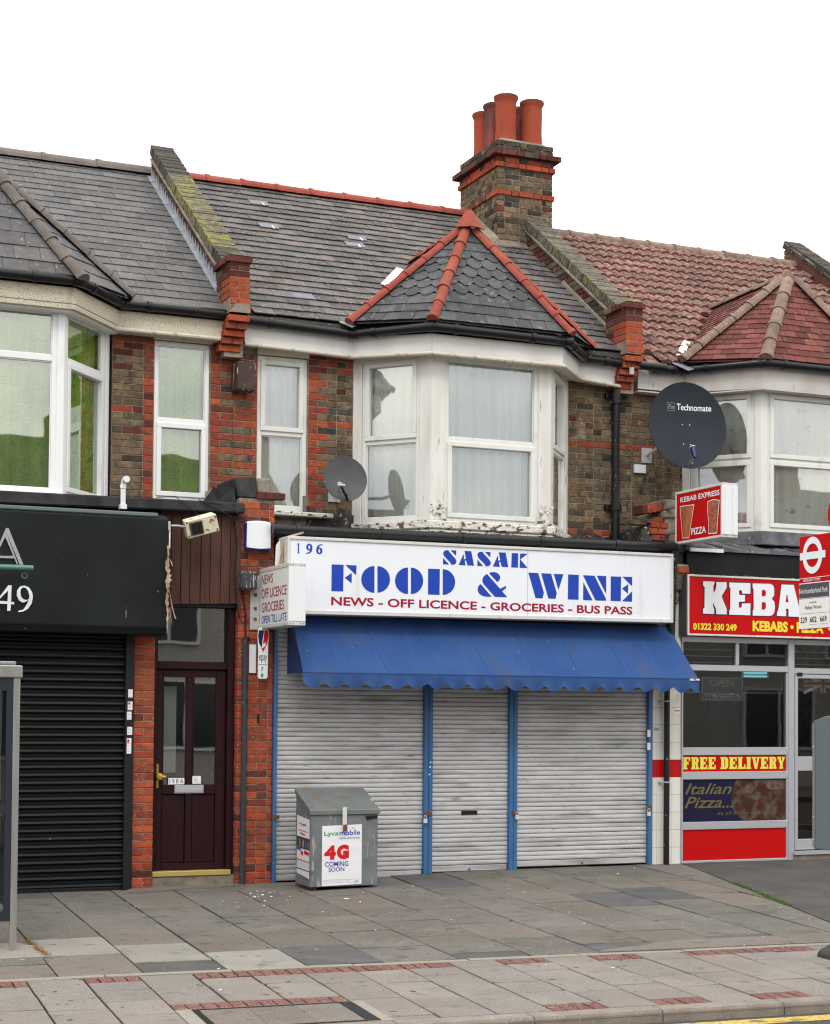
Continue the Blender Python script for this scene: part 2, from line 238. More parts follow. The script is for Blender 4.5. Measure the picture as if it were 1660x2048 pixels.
def rz(a): return Matrix.Rotation(a, 4, 'Z')
class B:
    def __init__(s, X=None): s.v = []; s.f = []; s.X = X
    def add(s, vs, fs):
        k = len(s.v); s.v += [(s.X @ V(p)) if s.X else V(p) for p in vs]; s.f += [tuple(i+k for i in q) for q in fs]; return s
    def box(s, x0, x1, y0, y1, z0, z1):
        return s.add([(x, y, z) for x in (x0, x1) for y in (y0, y1) for z in (z0, z1)],
                     [(0, 1, 3, 2), (4, 6, 7, 5), (0, 4, 5, 1), (2, 3, 7, 6), (0, 2, 6, 4), (1, 5, 7, 3)])
    def hexa(s, p): return s.add(p, [(0, 3, 2, 1), (4, 5, 6, 7), (0, 1, 5, 4), (1, 2, 6, 5), (2, 3, 7, 6), (3, 0, 4, 7)])
    def prism(s, pts, ext):          # pts: 3d loop, ext vector
        n = len(pts); ext = V(ext); p = [V(q) for q in pts]
        tri = tessellate_polygon([p]); vs = p+[q+ext for q in p]
        return s.add(vs, [tuple(t) for t in tri]+[tuple(i+n for i in reversed(t)) for t in tri]+[(i, (i+1) % n, n+(i+1) % n, n+i) for i in range(n)])
    def flat(s, pts):
        p = [V(q) for q in pts]; return s.add(p, [tuple(t) for t in tessellate_polygon([p])])
    def tube(s, path, r, n=10, cap=True):
        P = [V(p) for p in path]; rings = []
        for i, p in enumerate(P):
            a = (P[i]-P[i-1]).normalized() if i else (P[1]-P[0]).normalized()
            b = (P[i+1]-P[i]).normalized() if i < len(P)-1 else a
            t = (a+b); t = t.normalized() if t.length > 1e-6 else a
            if i == 0:
                up = V((0, 0, 1)) if abs(t.z) < .9 else V((0, 1, 0)); s1 = t.cross(up).normalized()
            else: s1 = (s1-t*s1.dot(t)).normalized()
            s2 = s1.cross(t).normalized(); k = 1/max(.5, a.dot(t))
            rr = r[i] if isinstance(r, (list, tuple)) else r
            rings.append([p+s1*math.cos(2*math.pi*j/n)*rr*(k if abs(t.z) < .5 else 1)+s2*math.sin(2*math.pi*j/n)*rr for j in range(n)])
        vs = [q for g in rings for q in g]; fs = []
        for i in range(len(P)-1):
            for j in range(n): fs.append((i*n+j, i*n+(j+1) % n, (i+1)*n+(j+1) % n, (i+1)*n+j))
        if cap: fs += [tuple(range(n))[::-1], tuple(range((len(P)-1)*n, len(P)*n))]
        return s.add(vs, fs)
    def lathe(s, prof, c, n=20, axis='z'):
        vs = []
        for r, h in prof:
            for j in range(n):
                a = 2*math.pi*j/n
                vs.append(V(c)+(V((r*math.cos(a), r*math.sin(a), h)) if axis == 'z' else V((r*math.cos(a), h, r*math.sin(a)))))
        fs = [(i*n+j, i*n+(j+1) % n, (i+1)*n+(j+1) % n, (i+1)*n+j) for i in range(len(prof)-1) for j in range(n)]
        return s.add(vs, fs)
    def ok(s, name, mt, parent=None, smooth=False, bevel=0): return mk(name, s.v, s.f, mt, parent, smooth, None, bevel)
def bx(name, mt, parent, *a, bevel=0): return B().box(*a).ok(name, mt, parent, bevel=bevel)

_um = {}
def unit_brick(l, d, h, var=0):     # front face on y=0 looking to -y, centred on x and z, chamfered and slightly uneven
    key = ('b', round(l, 3), round(d, 3), round(h, 3), var)
    if key in _um: return _um[key]
    q = random.Random(hash((round(l, 3), round(h, 3), var))); b = bmesh.new()
    bmesh.ops.create_cube(b, size=1)
    for v in b.verts: v.co = V((v.co.x*l, (v.co.y+.5)*d, v.co.z*h))+V((q.uniform(-1, 1), q.uniform(-1, 1), q.uniform(-1, 1)))*.0018
    bmesh.ops.bevel(b, geom=b.edges[:], offset=.0028, segments=1, affect='EDGES')
    me = D.meshes.new('brick'); b.to_mesh(me); b.free(); me.materials.append(None); _um[key] = me; return me
class Pile:                          # alike pieces: the largest in view as objects, the others joined
    def __init__(s): s.it = []
    def add(s, me, M4, mt, name='brick'): s.it.append((me, M4, mt, name))
    def done(s, parent, mx=300, rest='brickwork', key=None):
        def dist(i):
            p = i[1].translation if isinstance(i[0], bpy.types.Mesh) else V(i[0][0][0]); return (p-CAM).length+(key(p) if key else 0)
        s.it.sort(key=dist)
        for me, M4, mt, nm in s.it[:mx]:
            if not isinstance(me, bpy.types.Mesh):
                vs, fs = me; c = sum((V(p) for p in vs), V())/len(vs); m2 = D.meshes.new(nm); m2.from_pydata([tuple(V(p)-c) for p in vs], [], fs)
                m2.materials.append(None); me = m2; M4 = T(c)
            o = D.objects.new(nm, me); link(o, parent, M4); o.material_slots[0].link = 'OBJECT'; o.material_slots[0].material = mt
        if len(s.it) > mx:
            vs = []; fs = []; mi = []; ml = []
            for me, M4, mt, nm in s.it[mx:]:
                k = len(vs)
                if mt not in ml: ml.append(mt)
                if isinstance(me, bpy.types.Mesh):
                    vs += [M4 @ v.co for v in me.vertices]; ff = [tuple(p.vertices) for p in me.polygons]
                else: vs += [V(p) for p in me[0]]; ff = me[1]
                fs += [tuple(i+k for i in q) for q in ff]; mi += [ml.index(mt)]*len(ff)
            o = mk(rest, vs, fs, ml[0], parent); o['kind'] = 'stuff'
            for q in ml[1:]: o.data.materials.append(q)
            o.data.polygons.foreach_set('material_index', mi)
def brick_wall(P, org, ang, x0, x1, z0, z1, pal, d=.1, phase=0, oz=0.):
    """Flemish bond; org=(x,y) of local 0, facing local -y"""
    F = T((org[0], org[1], 0)) @ rz(ang); n = int(round((z1-z0)/.075))
    for r in range(n):
        zc = z0+.0375+r*.075; x = x0; k = (r+phase) % 2
        if k: seq = [.1025, .215]
        else: seq = [.215, .1025]
        i = 0
        while x < x1-.03:
            l = seq[i % 2]; i += 1
            l = min(l, x1-x)
            if x1-(x+l) < .045: l = x1-x
            mt = pal(x+l/2, zc, l, r)
            P.add(unit_brick(round(l, 3), d, .065, rnd.randrange(3)), F @ T((x+l/2, rnd.uniform(-.004, .001), zc)) @ Matrix.Rotation(rnd.uniform(-.008, .008), 4, 'Y'), mt)
            x += l+.01
def board(path, th, z0, z1, dz=None, X=None):   # upright strip along an xy path, mitred, th to the right of the path
    P = [V((p[0], p[1])) for p in path]; n = len(P); off = []
    for i in range(n):
        a = (P[i]-P[i-1]).normalized() if i else (P[1]-P[0]).normalized(); b = (P[i+1]-P[i]).normalized() if i < n-1 else a
        na = V((a.y, -a.x)); nb = V((b.y, -b.x)); m_ = (na+nb).normalized(); off.append(P[i]+m_*th/max(.4, m_.dot(na)))
    dz = dz or [0]*n; vs = []
    for i in range(n):
        for q in (P[i], off[i]):
            for z in (z0, z1): vs.append((q.x, q.y, z+dz[i]))
    fs = []
    for i in range(n-1):
        a = i*4; b = a+4; fs += [(a, a+1, b+1, b), (a+2, b+2, b+3, a+3), (a, b, b+2, a+2), (a+1, a+3, b+3, b+1)]
    fs += [(0, 2, 3, 1), (4*n-4, 4*n-3, 4*n-1, 4*n-2)]
    return vs, fs
def offs(path, th):
    v, f = board(path, th, 0, 1); return [(v[4*i+2][0], v[4*i+2][1]) for i in range(len(path))]
def clip(poly, hp):                 # poly [(x,y)], hp convex ccw polygon
    out = poly
    for i in range(len(hp)):
        a, b = hp[i], hp[(i+1) % len(hp)]; inp = out; out = []
        sd_ = lambda p: (b[0]-a[0])*(p[1]-a[1])-(b[1]-a[1])*(p[0]-a[0])
        for j in range(len(inp)):
            p, q = inp[j], inp[(j+1) % len(inp)]; sp, sq = sd_(p), sd_(q)
            if sp >= 0: out.append(p)
            if (sp >= 0) != (sq >= 0): t = sp/(sp-sq); out.append((p[0]+t*(q[0]-p[0]), p[1]+t*(q[1]-p[1])))
        if len(out) < 3: return []
    return out
def area(p): return abs(sum(p[i][0]*p[(i+1) % len(p)][1]-p[(i+1) % len(p)][0]*p[i][1] for i in range(len(p))))/2
def slates(P, O, U, S, hp, w, g, mt, name='slate', th=.008, lift=.012, shape=0, skip=None, new=.0, mt2=None, jit=.004, ph=0):
    O, U, S = V(O), V(U).normalized(), V(S).normalized(); Nn = U.cross(S).normalized()
    xs = [p[0] for p in hp]; ys = [p[1] for p in hp]; r = 0; s = min(ys)
    while s < max(ys)-.02:
        x = min(xs)-w+(w/2 if (r+ph) % 2 else 0)
        while x < max(xs):
            gp = .004; x0, x1, s0, s1 = x+gp/2, x+w-gp/2, s, s+g*1.25
            j = rnd.uniform(-jit, jit)
            q = [(x0, s0+j), (x1, s0+j+rnd.uniform(-.003, .003)), (x1, s1), (x0, s1)]
            if shape == 1 or (shape == 2 and 3 <= r <= 7):
                q = [(x0+w*.32, s0), (x1-w*.32, s0), (x1, s0+g*.42), (x1, s1), (x0, s1), (x0, s0+g*.42)]
            q = clip(q, hp); x += w
            if len(q) < 3 or area(q) < .0015: continue
            if skip and skip(sum(a for a, b in q)/len(q), sum(b for a, b in q)/len(q)): continue
            tilt = rnd.uniform(-.004, .004)
            vs = []; n = len(q)
            for up in (0, 1):
                for a, b in q:
                    h = lift*(1-(b-s)/(g*1.25))+.003+up*th+tilt*(a-x)/w
                    vs.append(O+U*a+S*b+Nn*h)
            fs = [tuple(range(n, 2*n)), tuple(range(n))[::-1]]+[(i, (i+1) % n, n+(i+1) % n, n+i) for i in range(n)]
            m_ = mt2 if (mt2 and rnd.random() < new) else mt
            P.add((vs, fs), Matrix.Identity(4), m_, name)
        s += g; r += 1
def ridge(P, p0, p1, r, seg, mt, name='ridge_tile', collar=.012, lay=0):
    p0, p1 = V(p0), V(p1); L_ = (p1-p0).length; n = max(1, round(L_/seg)); t = (p1-p0).normalized()
    s1 = t.cross(V((0, 0, 1))).normalized(); up = s1.cross(t).normalized()
    for i in range(n):
        a = p0+t*(L_*i/n); b = p0+t*(L_*(i+1)/n-.006); vs = []; K = 8; js = V((rnd.uniform(-1, 1), rnd.uniform(-1, 1), rnd.uniform(-1, 1)))*.004
        for q, rr in ((a, r+collar), (a+t*.05, r+collar*.9), (a+t*.052, r), (b+t*.03, r*.97)):
            for k in range(K+1):
                an = math.pi*k/K; vs.append(q+s1*math.cos(an)*rr+up*math.sin(an)*rr+js)
        fs = []
        for q in range(3):
            for k in range(K): fs.append((q*(K+1)+k, q*(K+1)+k+1, (q+1)*(K+1)+k+1, (q+1)*(K+1)+k))
        fs += [tuple(range(K, -1, -1)), tuple(range(3*(K+1), 4*(K+1)))]
        P.add((vs, fs), Matrix.Identity(4), mt, name)
# flat print
_tm = {}
def tmesh(s, bold=0., shear=0.):
    k = (s, bold, shear)
    if k not in _tm:
        cu = D.curves.new('lettering', 'FONT'); cu.body = s; cu.offset = bold; cu.shear = shear; cu.resolution_u = 3
        o = D.objects.new('lettering', cu); C.objects.link(o); dg = bpy.context.evaluated_depsgraph_get(); dg.update()
        me = D.meshes.new_from_object(o.evaluated_get(dg)); D.objects.remove(o); D.curves.remove(cu)
        v = [q.co.copy() for q in me.vertices]; xs = [q.x for q in v]; ys = [q.y for q in v]
        _tm[k] = ([((q.x-min(xs))/(max(xs)-min(xs)), (q.y-min(ys))/(max(ys)-min(ys))) for q in v], [tuple(p.vertices) for p in me.polygons]); D.meshes.remove(me)
    return _tm[k]
def text(s, p00, p10, p01, mt, parent, bold=0., shear=0., name='lettering', b=None):
    uv, fs = tmesh(s, bold, shear); p00, p10, p01 = V(p00), V(p10), V(p01)
    vs = [p00+(p10-p00)*a+(p01-p00)*c for a, c in uv]
    if b is not None: b.add(vs, fs); return b
    return mk(name, vs, fs, mt, parent)
def textbox(s, x0, x1, z0, z1, y, mt, parent, bold=0., shear=0., slope=0., b=None, name='lettering'):
    return text(s, (x0, y, z0), (x1, y, z0+slope), (x0, y, z1), mt, parent, bold, shear, name, b)
def glyphs(G, y, mt, parent, name='lettering', b=None):
    q = b or B()
    for g in G: q.flat([(g[i], y, g[i+1]) for i in range(0, len(g), 2)])
    return q if b else q.ok(name, mt, parent)
def outline(G, y, wd, mt, parent, name='letter_outline'):
    q = B()
    for g in G:
        p = [V((g[i], y, g[i+1])) for i in range(0, len(g), 2)]; n = len(p)
        for i in range(n):
            a, c = p[i], p[(i+1) % n]; t = (c-a)
            if t.length < 1e-5: continue
            t.normalize(); s1 = V((-t.z, 0, t.x))*wd; a2 = a-t*wd*.8; c2 = c+t*wd*.8; dy = V((0, i*2e-5, 0))
            q.add([a2-s1+dy, c2-s1+dy, c2+s1+dy, a2+s1+dy], [(0, 1, 2, 3)])
    return q.ok(name, mt, parent)
G_FW=[[6.102,3.115,6.233,3.117,6.231,2.841,6.101,2.84],[6.253,3.116,6.377,3.116,6.373,3.014],[6.246,2.983,6.324,3.036,6.324,2.93],[6.577,3.118,6.544,3.114,6.512,3.102,6.484,3.084,6.461,3.061,6.444,3.034,6.433,3.004,6.43,2.973,6.434,2.942,6.445,2.913,6.463,2.888,6.486,2.866,6.515,2.851,6.546,2.841,6.579,2.839],[6.61,3.118,6.642,3.116,6.672,3.107,6.699,3.092,6.721,3.071,6.739,3.045,6.749,3.016,6.753,2.985,6.75,2.954,6.74,2.925,6.723,2.898,6.701,2.875,6.674,2.858,6.644,2.846,6.613,2.842],[6.956,3.118,6.923,3.113,6.892,3.102,6.865,3.084,6.842,3.061,6.824,3.034,6.814,3.004,6.81,2.973,6.814,2.942,6.825,2.913,6.843,2.887,6.867,2.866,6.895,2.851,6.926,2.841,6.959,2.839],[6.99,3.119,7.021,3.116,7.051,3.107,7.078,3.092,7.1,3.07,7.117,3.045,7.128,3.015,7.132,2.984,7.129,2.953,7.118,2.923,7.102,2.896,7.08,2.873,7.053,2.855,7.023,2.844,6.992,2.839],[7.188,3.115,7.323,3.116,7.322,2.842,7.188,2.842],[7.357,3.116,7.389,3.114,7.42,3.105,7.447,3.09,7.47,3.069,7.488,3.044,7.499,3.015,7.503,2.985,7.499,2.954,7.489,2.925,7.472,2.898,7.449,2.876,7.421,2.859,7.391,2.847,7.359,2.843],[7.901,3.098,7.929,3.107,7.968,3.11,8.008,3.097,8.032,3.073,8.036,3.048,8.024,3.023,8.001,3.003],[7.878,3.086,8.035,2.932,8.106,2.969,8.104,2.94,8.059,2.908,8.121,2.845,7.974,2.843,7.837,2.977,7.822,3.008,7.827,3.04,7.846,3.066],[7.805,2.974,7.935,2.843,7.883,2.841,7.828,2.848,7.785,2.872,7.767,2.91,7.773,2.946,7.788,2.964],[8.375,3.12,8.494,3.12,8.565,2.907,8.549,2.846,8.463,2.847],[8.53,3.12,8.652,3.119,8.723,2.909,8.708,2.847,8.621,2.848],[8.685,3.119,8.805,3.119,8.744,2.945],[8.863,3.119,8.995,3.12,8.993,2.846,8.86,2.846],[9.052,3.041,9.17,2.844,9.05,2.845],[9.051,3.118,9.191,3.118,9.339,2.864,9.337,2.847,9.206,2.846,9.052,3.11],[9.221,3.119,9.34,3.12,9.34,2.921],[9.397,3.119,9.529,3.12,9.525,2.847,9.397,2.847],[9.545,3.121,9.67,3.121,9.67,3.018],[9.541,2.989,9.62,3.041,9.618,2.934],[9.542,2.848,9.671,2.963,9.67,2.846]]
G_SA=[[7.447,3.322,7.513,3.322,7.511,3.265],[7.422,3.322,7.428,3.307,7.502,3.236,7.517,3.212,7.512,3.187,7.494,3.172,7.456,3.168,7.45,3.185,7.37,3.259,7.36,3.283,7.366,3.304,7.385,3.318],[7.36,3.236,7.429,3.17,7.359,3.168],[7.61,3.322,7.69,3.322,7.724,3.169,7.646,3.169,7.63,3.22,7.611,3.22,7.612,3.237,7.628,3.238],[7.597,3.284,7.606,3.269,7.601,3.233,7.61,3.234,7.612,3.221,7.623,3.168,7.541,3.169],[7.851,3.323,7.918,3.323,7.916,3.265],[7.826,3.323,7.831,3.308,7.907,3.236,7.923,3.212,7.917,3.187,7.899,3.172,7.86,3.167,7.854,3.184,7.773,3.259,7.762,3.284,7.769,3.305,7.788,3.319],[7.763,3.236,7.832,3.169,7.762,3.168],[8.016,3.325,8.098,3.325,8.132,3.17,8.053,3.17,8.037,3.222,8.017,3.221,8.018,3.239,8.035,3.24],[8.003,3.286,8.012,3.271,8.007,3.235,8.017,3.235,8.018,3.223,8.029,3.169,7.946,3.17],[8.172,3.324,8.251,3.324,8.247,3.169,8.167,3.169],[8.273,3.323,8.366,3.325,8.276,3.259,8.363,3.171,8.269,3.168]]
G_KE=[[10.724,3.127,10.876,3.129,10.874,3.104,10.861,3.082,10.863,2.999,10.888,3.029,10.902,3.084,10.9,3.125,11.04,3.128,11.041,3.064,10.975,2.965,10.987,2.932,11.044,2.813,11.042,2.754,10.9,2.754,10.898,2.808,10.857,2.886,10.859,2.836,10.873,2.812,10.872,2.755,10.722,2.755,10.722,2.807,10.742,2.828,10.743,3.061,10.722,3.077],[11.077,3.126,11.369,3.129,11.367,3.004,11.254,3.004,11.249,3.033,11.229,3.045,11.212,3.036,11.214,2.986,11.294,2.989,11.292,2.909,11.209,2.908,11.209,2.843,11.229,2.835,11.249,2.853,11.252,2.889,11.371,2.893,11.367,2.753,11.078,2.753,11.078,2.805,11.091,2.818,11.093,3.061,11.077,3.073],[11.399,3.127,11.645,3.132,11.686,3.112,11.701,3.075,11.699,2.998,11.666,2.956,11.703,2.922,11.711,2.855,11.701,2.795,11.671,2.764,11.635,2.754,11.399,2.752,11.401,2.811,11.414,2.824,11.412,3.06,11.399,3.072],[11.802,3.129,11.976,3.131,12.084,2.755,11.902,2.756,11.902,2.818,11.907,2.835,11.879,2.851,11.859,2.832,11.869,2.817,11.866,2.757,11.737,2.758,11.742,2.805,11.757,2.826]]
G_KH=[[11.531,3.05,11.564,3.053,11.58,3.037,11.577,2.998,11.559,2.985,11.531,2.986],[11.531,2.908,11.565,2.909,11.58,2.893,11.578,2.85,11.56,2.829,11.529,2.83],[11.88,3.009,11.897,2.928,11.864,2.929]]
G_A=[[2.788,3.328,2.813,3.328,2.959,2.984,2.923,2.984,2.794,3.284,2.782,3.242,2.737,3.142,2.727,3.173],[2.781,3.247,2.794,3.279,2.91,2.984,2.897,2.984],[2.734,3.06,2.861,3.064,2.875,3.041,2.734,3.039]]
G_4=[[2.797,2.772,2.828,2.773,2.826,2.615,2.855,2.615,2.854,2.593,2.825,2.594,2.821,2.53,2.79,2.53,2.791,2.594,2.702,2.594,2.702,2.622,2.712,2.62,2.722,2.622,2.792,2.62,2.796,2.722,2.717,2.638,2.707,2.647]]
G_9=[[2.892,2.531,2.94,2.545,2.974,2.595,2.991,2.642,2.964,2.62,2.933,2.613,2.898,2.633,2.878,2.679,2.88,2.725,2.906,2.764,2.949,2.776,2.992,2.759,3.023,2.714,3.03,2.668,3.02,2.607,2.985,2.554,2.94,2.527,2.897,2.52]]
G_9H=[[2.934,2.757,2.962,2.753,2.985,2.723,2.996,2.683,2.994,2.652,2.974,2.638,2.943,2.645,2.92,2.67,2.912,2.705,2.916,2.741]]
# ---------------------------------------------------------------- ground
PH = R(3.5); CP, SP = math.cos(PH), math.sin(PH)
XY = lambda u, v: (u*CP+v*SP, -u*SP+v*CP)
UV = lambda x, y: (x*CP-y*SP, x*SP+y*CP)
def GZ(x, y):
    t = [(-9, -.045), (4.2, -.045), (5.6, -.03), (7.3, .018), (8.4, .038), (10, .038), (12, .02), (20, .02)]; c = t[-1][1]
    for (a, p), (b, q) in zip(t, t[1:]):
        if a <= x <= b: c = p+(q-p)*(x-a)/(b-a); break
    return -.162+.001*x+.022*y+c*min(1, max(0, 1+y/4.7))
def sheet(name, u0, u1, v0, v1, zf, mt, nu, nv, label, parent=None):
    vs = []; fs = []
    for i in range(nu+1):
        for j in range(nv+1):
            x, y = XY(u0+(u1-u0)*i/nu, v0+(v1-v0)*j/nv); vs.append((x, y, zf(x, y)))
    for i in range(nu):
        for j in range(nv): a = i*(nv+1)+j; fs.append((a, a+nv+1, a+nv+2, a+1))
    o = mk(name, vs, fs, mt, parent)
    if parent is None: o['kind'] = 'structure'; o['label'] = label
    return o
RZ = lambda x, y: GZ(x, y)-.085+(-.022)*max(0, 0)
o = mk('ground', [(-250, -250, -.75), (250, -250, -.75), (250, 250, -.75), (-250, 250, -.75)], [(0, 1, 2, 3)], M['asphalt']); o['kind'] = 'structure'; o['label'] = 'wide dull ground beyond the street'
pavement = sheet('pavement', -4, 19, -6.76, 1.0, lambda x, y: GZ(x, y)-.010, M['joint'], 60, 20, 'slabbed pavement in front of the row of shops')
def road_z(x, y):
    u, v = UV(x, y); x6, y6 = XY(u, -6.9); base = GZ(x6, y6)-.085; t = (-6.9-v)/7.6; return base+.12*math.sin(math.pi*min(1, max(0, t)))*1.0-.02*t
road = sheet('road', -30, 45, -14.5, -6.84, road_z, M['road'], 60, 14, 'dark asphalt road beside the kerb')
sheet('yellow_line', -30, 45, -7.20, -6.985, lambda x, y: road_z(x, y)+.004, M['yellow'], 60, 1, '', road)
far_pave = sheet('far_pavement', -30, 45, -20.5, -14.5, lambda x, y: -.30, M['pave'], 6, 3, 'pavement on the opposite side of the road')
# slabs
P = Pile()
_cut = [(10.43, .05), (9.64, -3.74)]
cutpoly = [(-5, -7), (_cut[0][0]+(.05+7)*(-.79/-3.79)*-1, -7), (_cut[0][0]+.2, 1.0), (-5, 1.0)]
# edge line of the asphalt: u = 10.42 + .2084*v
cutpoly = [(-5, -7), (10.42-7*.2084, -7), (10.42+.2084, 1), (-5, 1)]
def slab(u0, u1, v0, v1, mt, nm='paving_slab', gap=.006, poly=None):
    g2 = gap*rnd.uniform(1.0, 1.6); q = [(u0+g2, v0+gap*.6), (u1-g2, v0+gap*.6), (u1-g2, v1-gap*.6), (u0+g2, v1-gap*.6)]
    if rnd.random() < .35 and nm == 'paving_slab':
        i = rnd.randrange(4); p, a_, b_ = q[i], q[i-1], q[(i+1) % 4]; k1, k2 = rnd.uniform(.02, .07), rnd.uniform(.02, .07)
        tw = lambda o, d: (p[0]+(o[0]-p[0])*d/max(.1, math.hypot(o[0]-p[0], o[1]-p[1])), p[1]+(o[1]-p[1])*d/max(.1, math.hypot(o[0]-p[0], o[1]-p[1])))
        q[i:i+1] = [tw(a_, k1), tw(b_, k2)]
    if poly: q = clip(q, poly)
    if len(q) < 3 or area(q) < .003: return
    q = [p for p in q]; n = len(q); dz = rnd.uniform(-.003, .003); tx, ty = rnd.uniform(-.008, .008), rnd.uniform(-.006, .006)
    cu, cv = (u0+u1)/2, (v0+v1)/2; vs = []
    sh = .006
    def ring(k, z):
        r = []
        for a, b_ in q:
            a2, b2 = a+(cu-a)*k/abs(u1-u0)*2, b_+(cv-b_)*k/abs(v1-v0)*2
            x, y = XY(a2, b2); r.append((x, y, GZ(x, y)+z+dz+(a-cu)*tx+(b_-cv)*ty))
        return r
    vs = ring(.0015, 0)+ring(0, -.004)+ring(0, -.03)
    fs = [tuple(range(n))]+[(n*k+i, n*(k+1)+i, n*(k+1)+(i+1) % n, n*k+(i+1) % n) for k in (0, 1) for i in range(n)]
    P.add((vs, fs), Matrix.Identity(4), mt, nm)
offv = {0: -.2, 1: -.66, 2: -.3, 3: -.2, 4: -.42, 5: -.87, 6: -.25, 7: -.7, 8: -.15, 9: -.55, 10: -.3, 11: -.8}
SPEC = {(0, 4): 'pave_pale', (0, 5): 'pave_pink', (1, 4): 'pave_pale', (1, 5): 'pave_blue', (2, 5): 'pave_pale', (2, 1): 'pave_pink', (-1, 5): 'pave_pink', (1, 3): 'pave_pink', (3, 5): 'pave_blue',
        (5, 1): 'pave_pink', (5, 5): 'pave_blue', (7, 0): 'pave_blue', (9, 2): 'pave_blue', (10, 2): 'pave_blue', (11, 1): 'pave_pink', (7, 5): 'pave_blue', (9, 5): 'pave_blue', (11, 2): 'pave_pink'}
for k in range(-9, 13):
    u0 = 2.73+.6*k; v = offv.get(k, -.1-.45*(k % 2)); edges = [1.0, v]
    while v > -4.7: v -= .9; edges.append(max(v, -4.71))
    if edges[-2]-edges[-1] < .15: edges.pop(-2)
    for i in range(len(edges)-1):
        key = SPEC.get((k, i)); mt = M[key] if key else M[rnd.choices(['pave', 'pave_pink', 'pave_blue'], [24, 2, 1])[0]]
        slab(u0, u0+.6, edges[i+1], edges[i], mt, poly=cutpoly)
k = 0; u = 2.49-.387*17
while u < 17:
    red_top = (k % 2 == 0); un = u+.387
    if rnd.random() < (.12 if u < 4.4 else (.03 if red_top else .6)): red_top = not red_top
    v0, v1 = -6.755, -4.815
    def pav(a, b_):
        for j in range(4): slab(u+j*.387/4, u+(j+1)*.387/4, a, b_, M['paver'], 'block_paver', .005)
    if 3.2 < u < 4.2:
        pav(-6.10, -5.90); v0 = -5.90
        if red_top: pav(v1-.205, v1); v1 -= .205
    elif red_top: pav(v1-.205, v1); v1 -= .205
    else: pav(v0+.0, v0+.2); v0 += .2
    n = 4; e = [v1, v1-rnd.choice([.3, .42, .5])]
    while e[-1]-v0 > .62: e.append(e[-1]-rnd.choice([.4, .45, .6]))
    e.append(v0)
    for i in range(len(e)-1): slab(u, un, e[i+1], e[i], M['pave_low'])
    u = un; k += 1
P.done(pavement, 300, 'paving_slabs_far')
P = Pile()
for k in range(-12, 20):        # flush edging and the raised kerb stones
    slab(k*.914+.3, k*.914+1.214, -4.80, -4.715, M['edging'], 'edging_stone', .004)
P.done(pavement, 300, 'edging')
kerb = sheet('kerb', -12, 30, -6.895, -6.755, lambda x, y: GZ(x, y)-.03, M['kerb'], 30, 1, 'concrete kerb along the road edge')
kz = []
for k in range(-12, 26):
    u0 = 6.30+.905*k; u1 = u0+.898; vs = []
    prof = [(-6.757, -.20), (-6.757, 0), (-6.865, 0), (-6.882, -.006), (-6.891, -.022), (-6.896, -.20)]
    for uu in (u0, u0+.01, u1-.01, u1):
        ins = .004 if uu in (u0, u1) else 0
        for v, z in prof:
            x, y = XY(uu, v); xx, yy = XY(uu, -6.8); vs.append((x, y, GZ(xx, yy)+z+.002-(ins if z > -.1 else 0)))
    fs = []
    for a in range(3):
        for b_ in range(5): fs.append((a*6+b_, a*6+b_+1, (a+1)*6+b_+1, (a+1)*6+b_))
    fs += [tuple(range(6))[::-1], tuple(range(18, 24))]
    kz.append(((vs, fs), u0))
P = Pile()
for q, u0 in kz: P.add(q, Matrix.Identity(4), M['kerb'], 'kerb_stone')
P.done(kerb, 60)
# asphalt forecourt at the right
vs = []; fs = []
nv = 22
for i in range(nv+1):
    v = 1.0-5.7*i/nv; ue = 10.425+.2084*v+.01
    for j in range(9):
        uu = ue+(19-ue)*(j/8)**1.5; x, y = XY(uu, v); vs.append((x, y, GZ(x, y)+.002+(.012*min(1, (uu-ue)*2))))
for i in range(nv):
    for j in range(8): a = i*9+j; fs.append((a, a+1, a+10, a+9))
o = mk('asphalt_forecourt', vs, fs, M['asphalt']); o['kind'] = 'structure'; o['label'] = 'patched asphalt in front of the kebab shop'
# sandy fill along the edging and rough mortar aprons at the building foot
def apron(pts, mt, nm, lab, dz=.012):
    vs = [(x, y, GZ(x, y)+dz+rnd.uniform(-.003, .003)) for x, y in pts]; vs2 = [(x, y, GZ(x, y)-.04) for x, y in pts]; n = len(pts)
    tri = tessellate_polygon([[V(p) for p in vs]]); o = mk(nm, vs+vs2, [tuple(t) for t in tri]+[(i, (i+1) % n, n+(i+1) % n, n+i) for i in range(n)], mt); o['kind'] = 'structure'; o['label'] = lab
apron([(3.93, -.33), (4.15, -.02), (5.25, -.02), (5.28, -.13), (5.0, -.22), (4.7, -.20), (4.3, -.30)], M['pave_pink'], 'concrete_apron', 'pinkish mortar strip below the maroon door', .02)
apron([(5.25, -.03), (5.7, -.03), (5.95, -.10), (5.8, -.26), (5.5, -.30), (5.3, -.2)], M['pave_pink'], 'mortar_apron', 'crumbling mortar patch at the foot of the brick pier', .008)
apron([XY(7.5, -4.42)[:2], XY(7.8, -4.3), XY(10.6, -4.22), XY(12, -4.6), XY(12, -4.70), XY(6.9, -4.70), XY(7.0, -4.6)], M['pave_pink'], 'cement_fillet', 'rough sandy cement strip along the paving edge', .004)
apron([(1.9, -3.9), (2.2, -3.2), (2.45, -3.25), (2.62, -3.75), (2.66, -4.0), (1.5, -3.98)], M['edging'], 'cement_patch', 'sandy cement patch round the foot of the phone kiosk', .006)

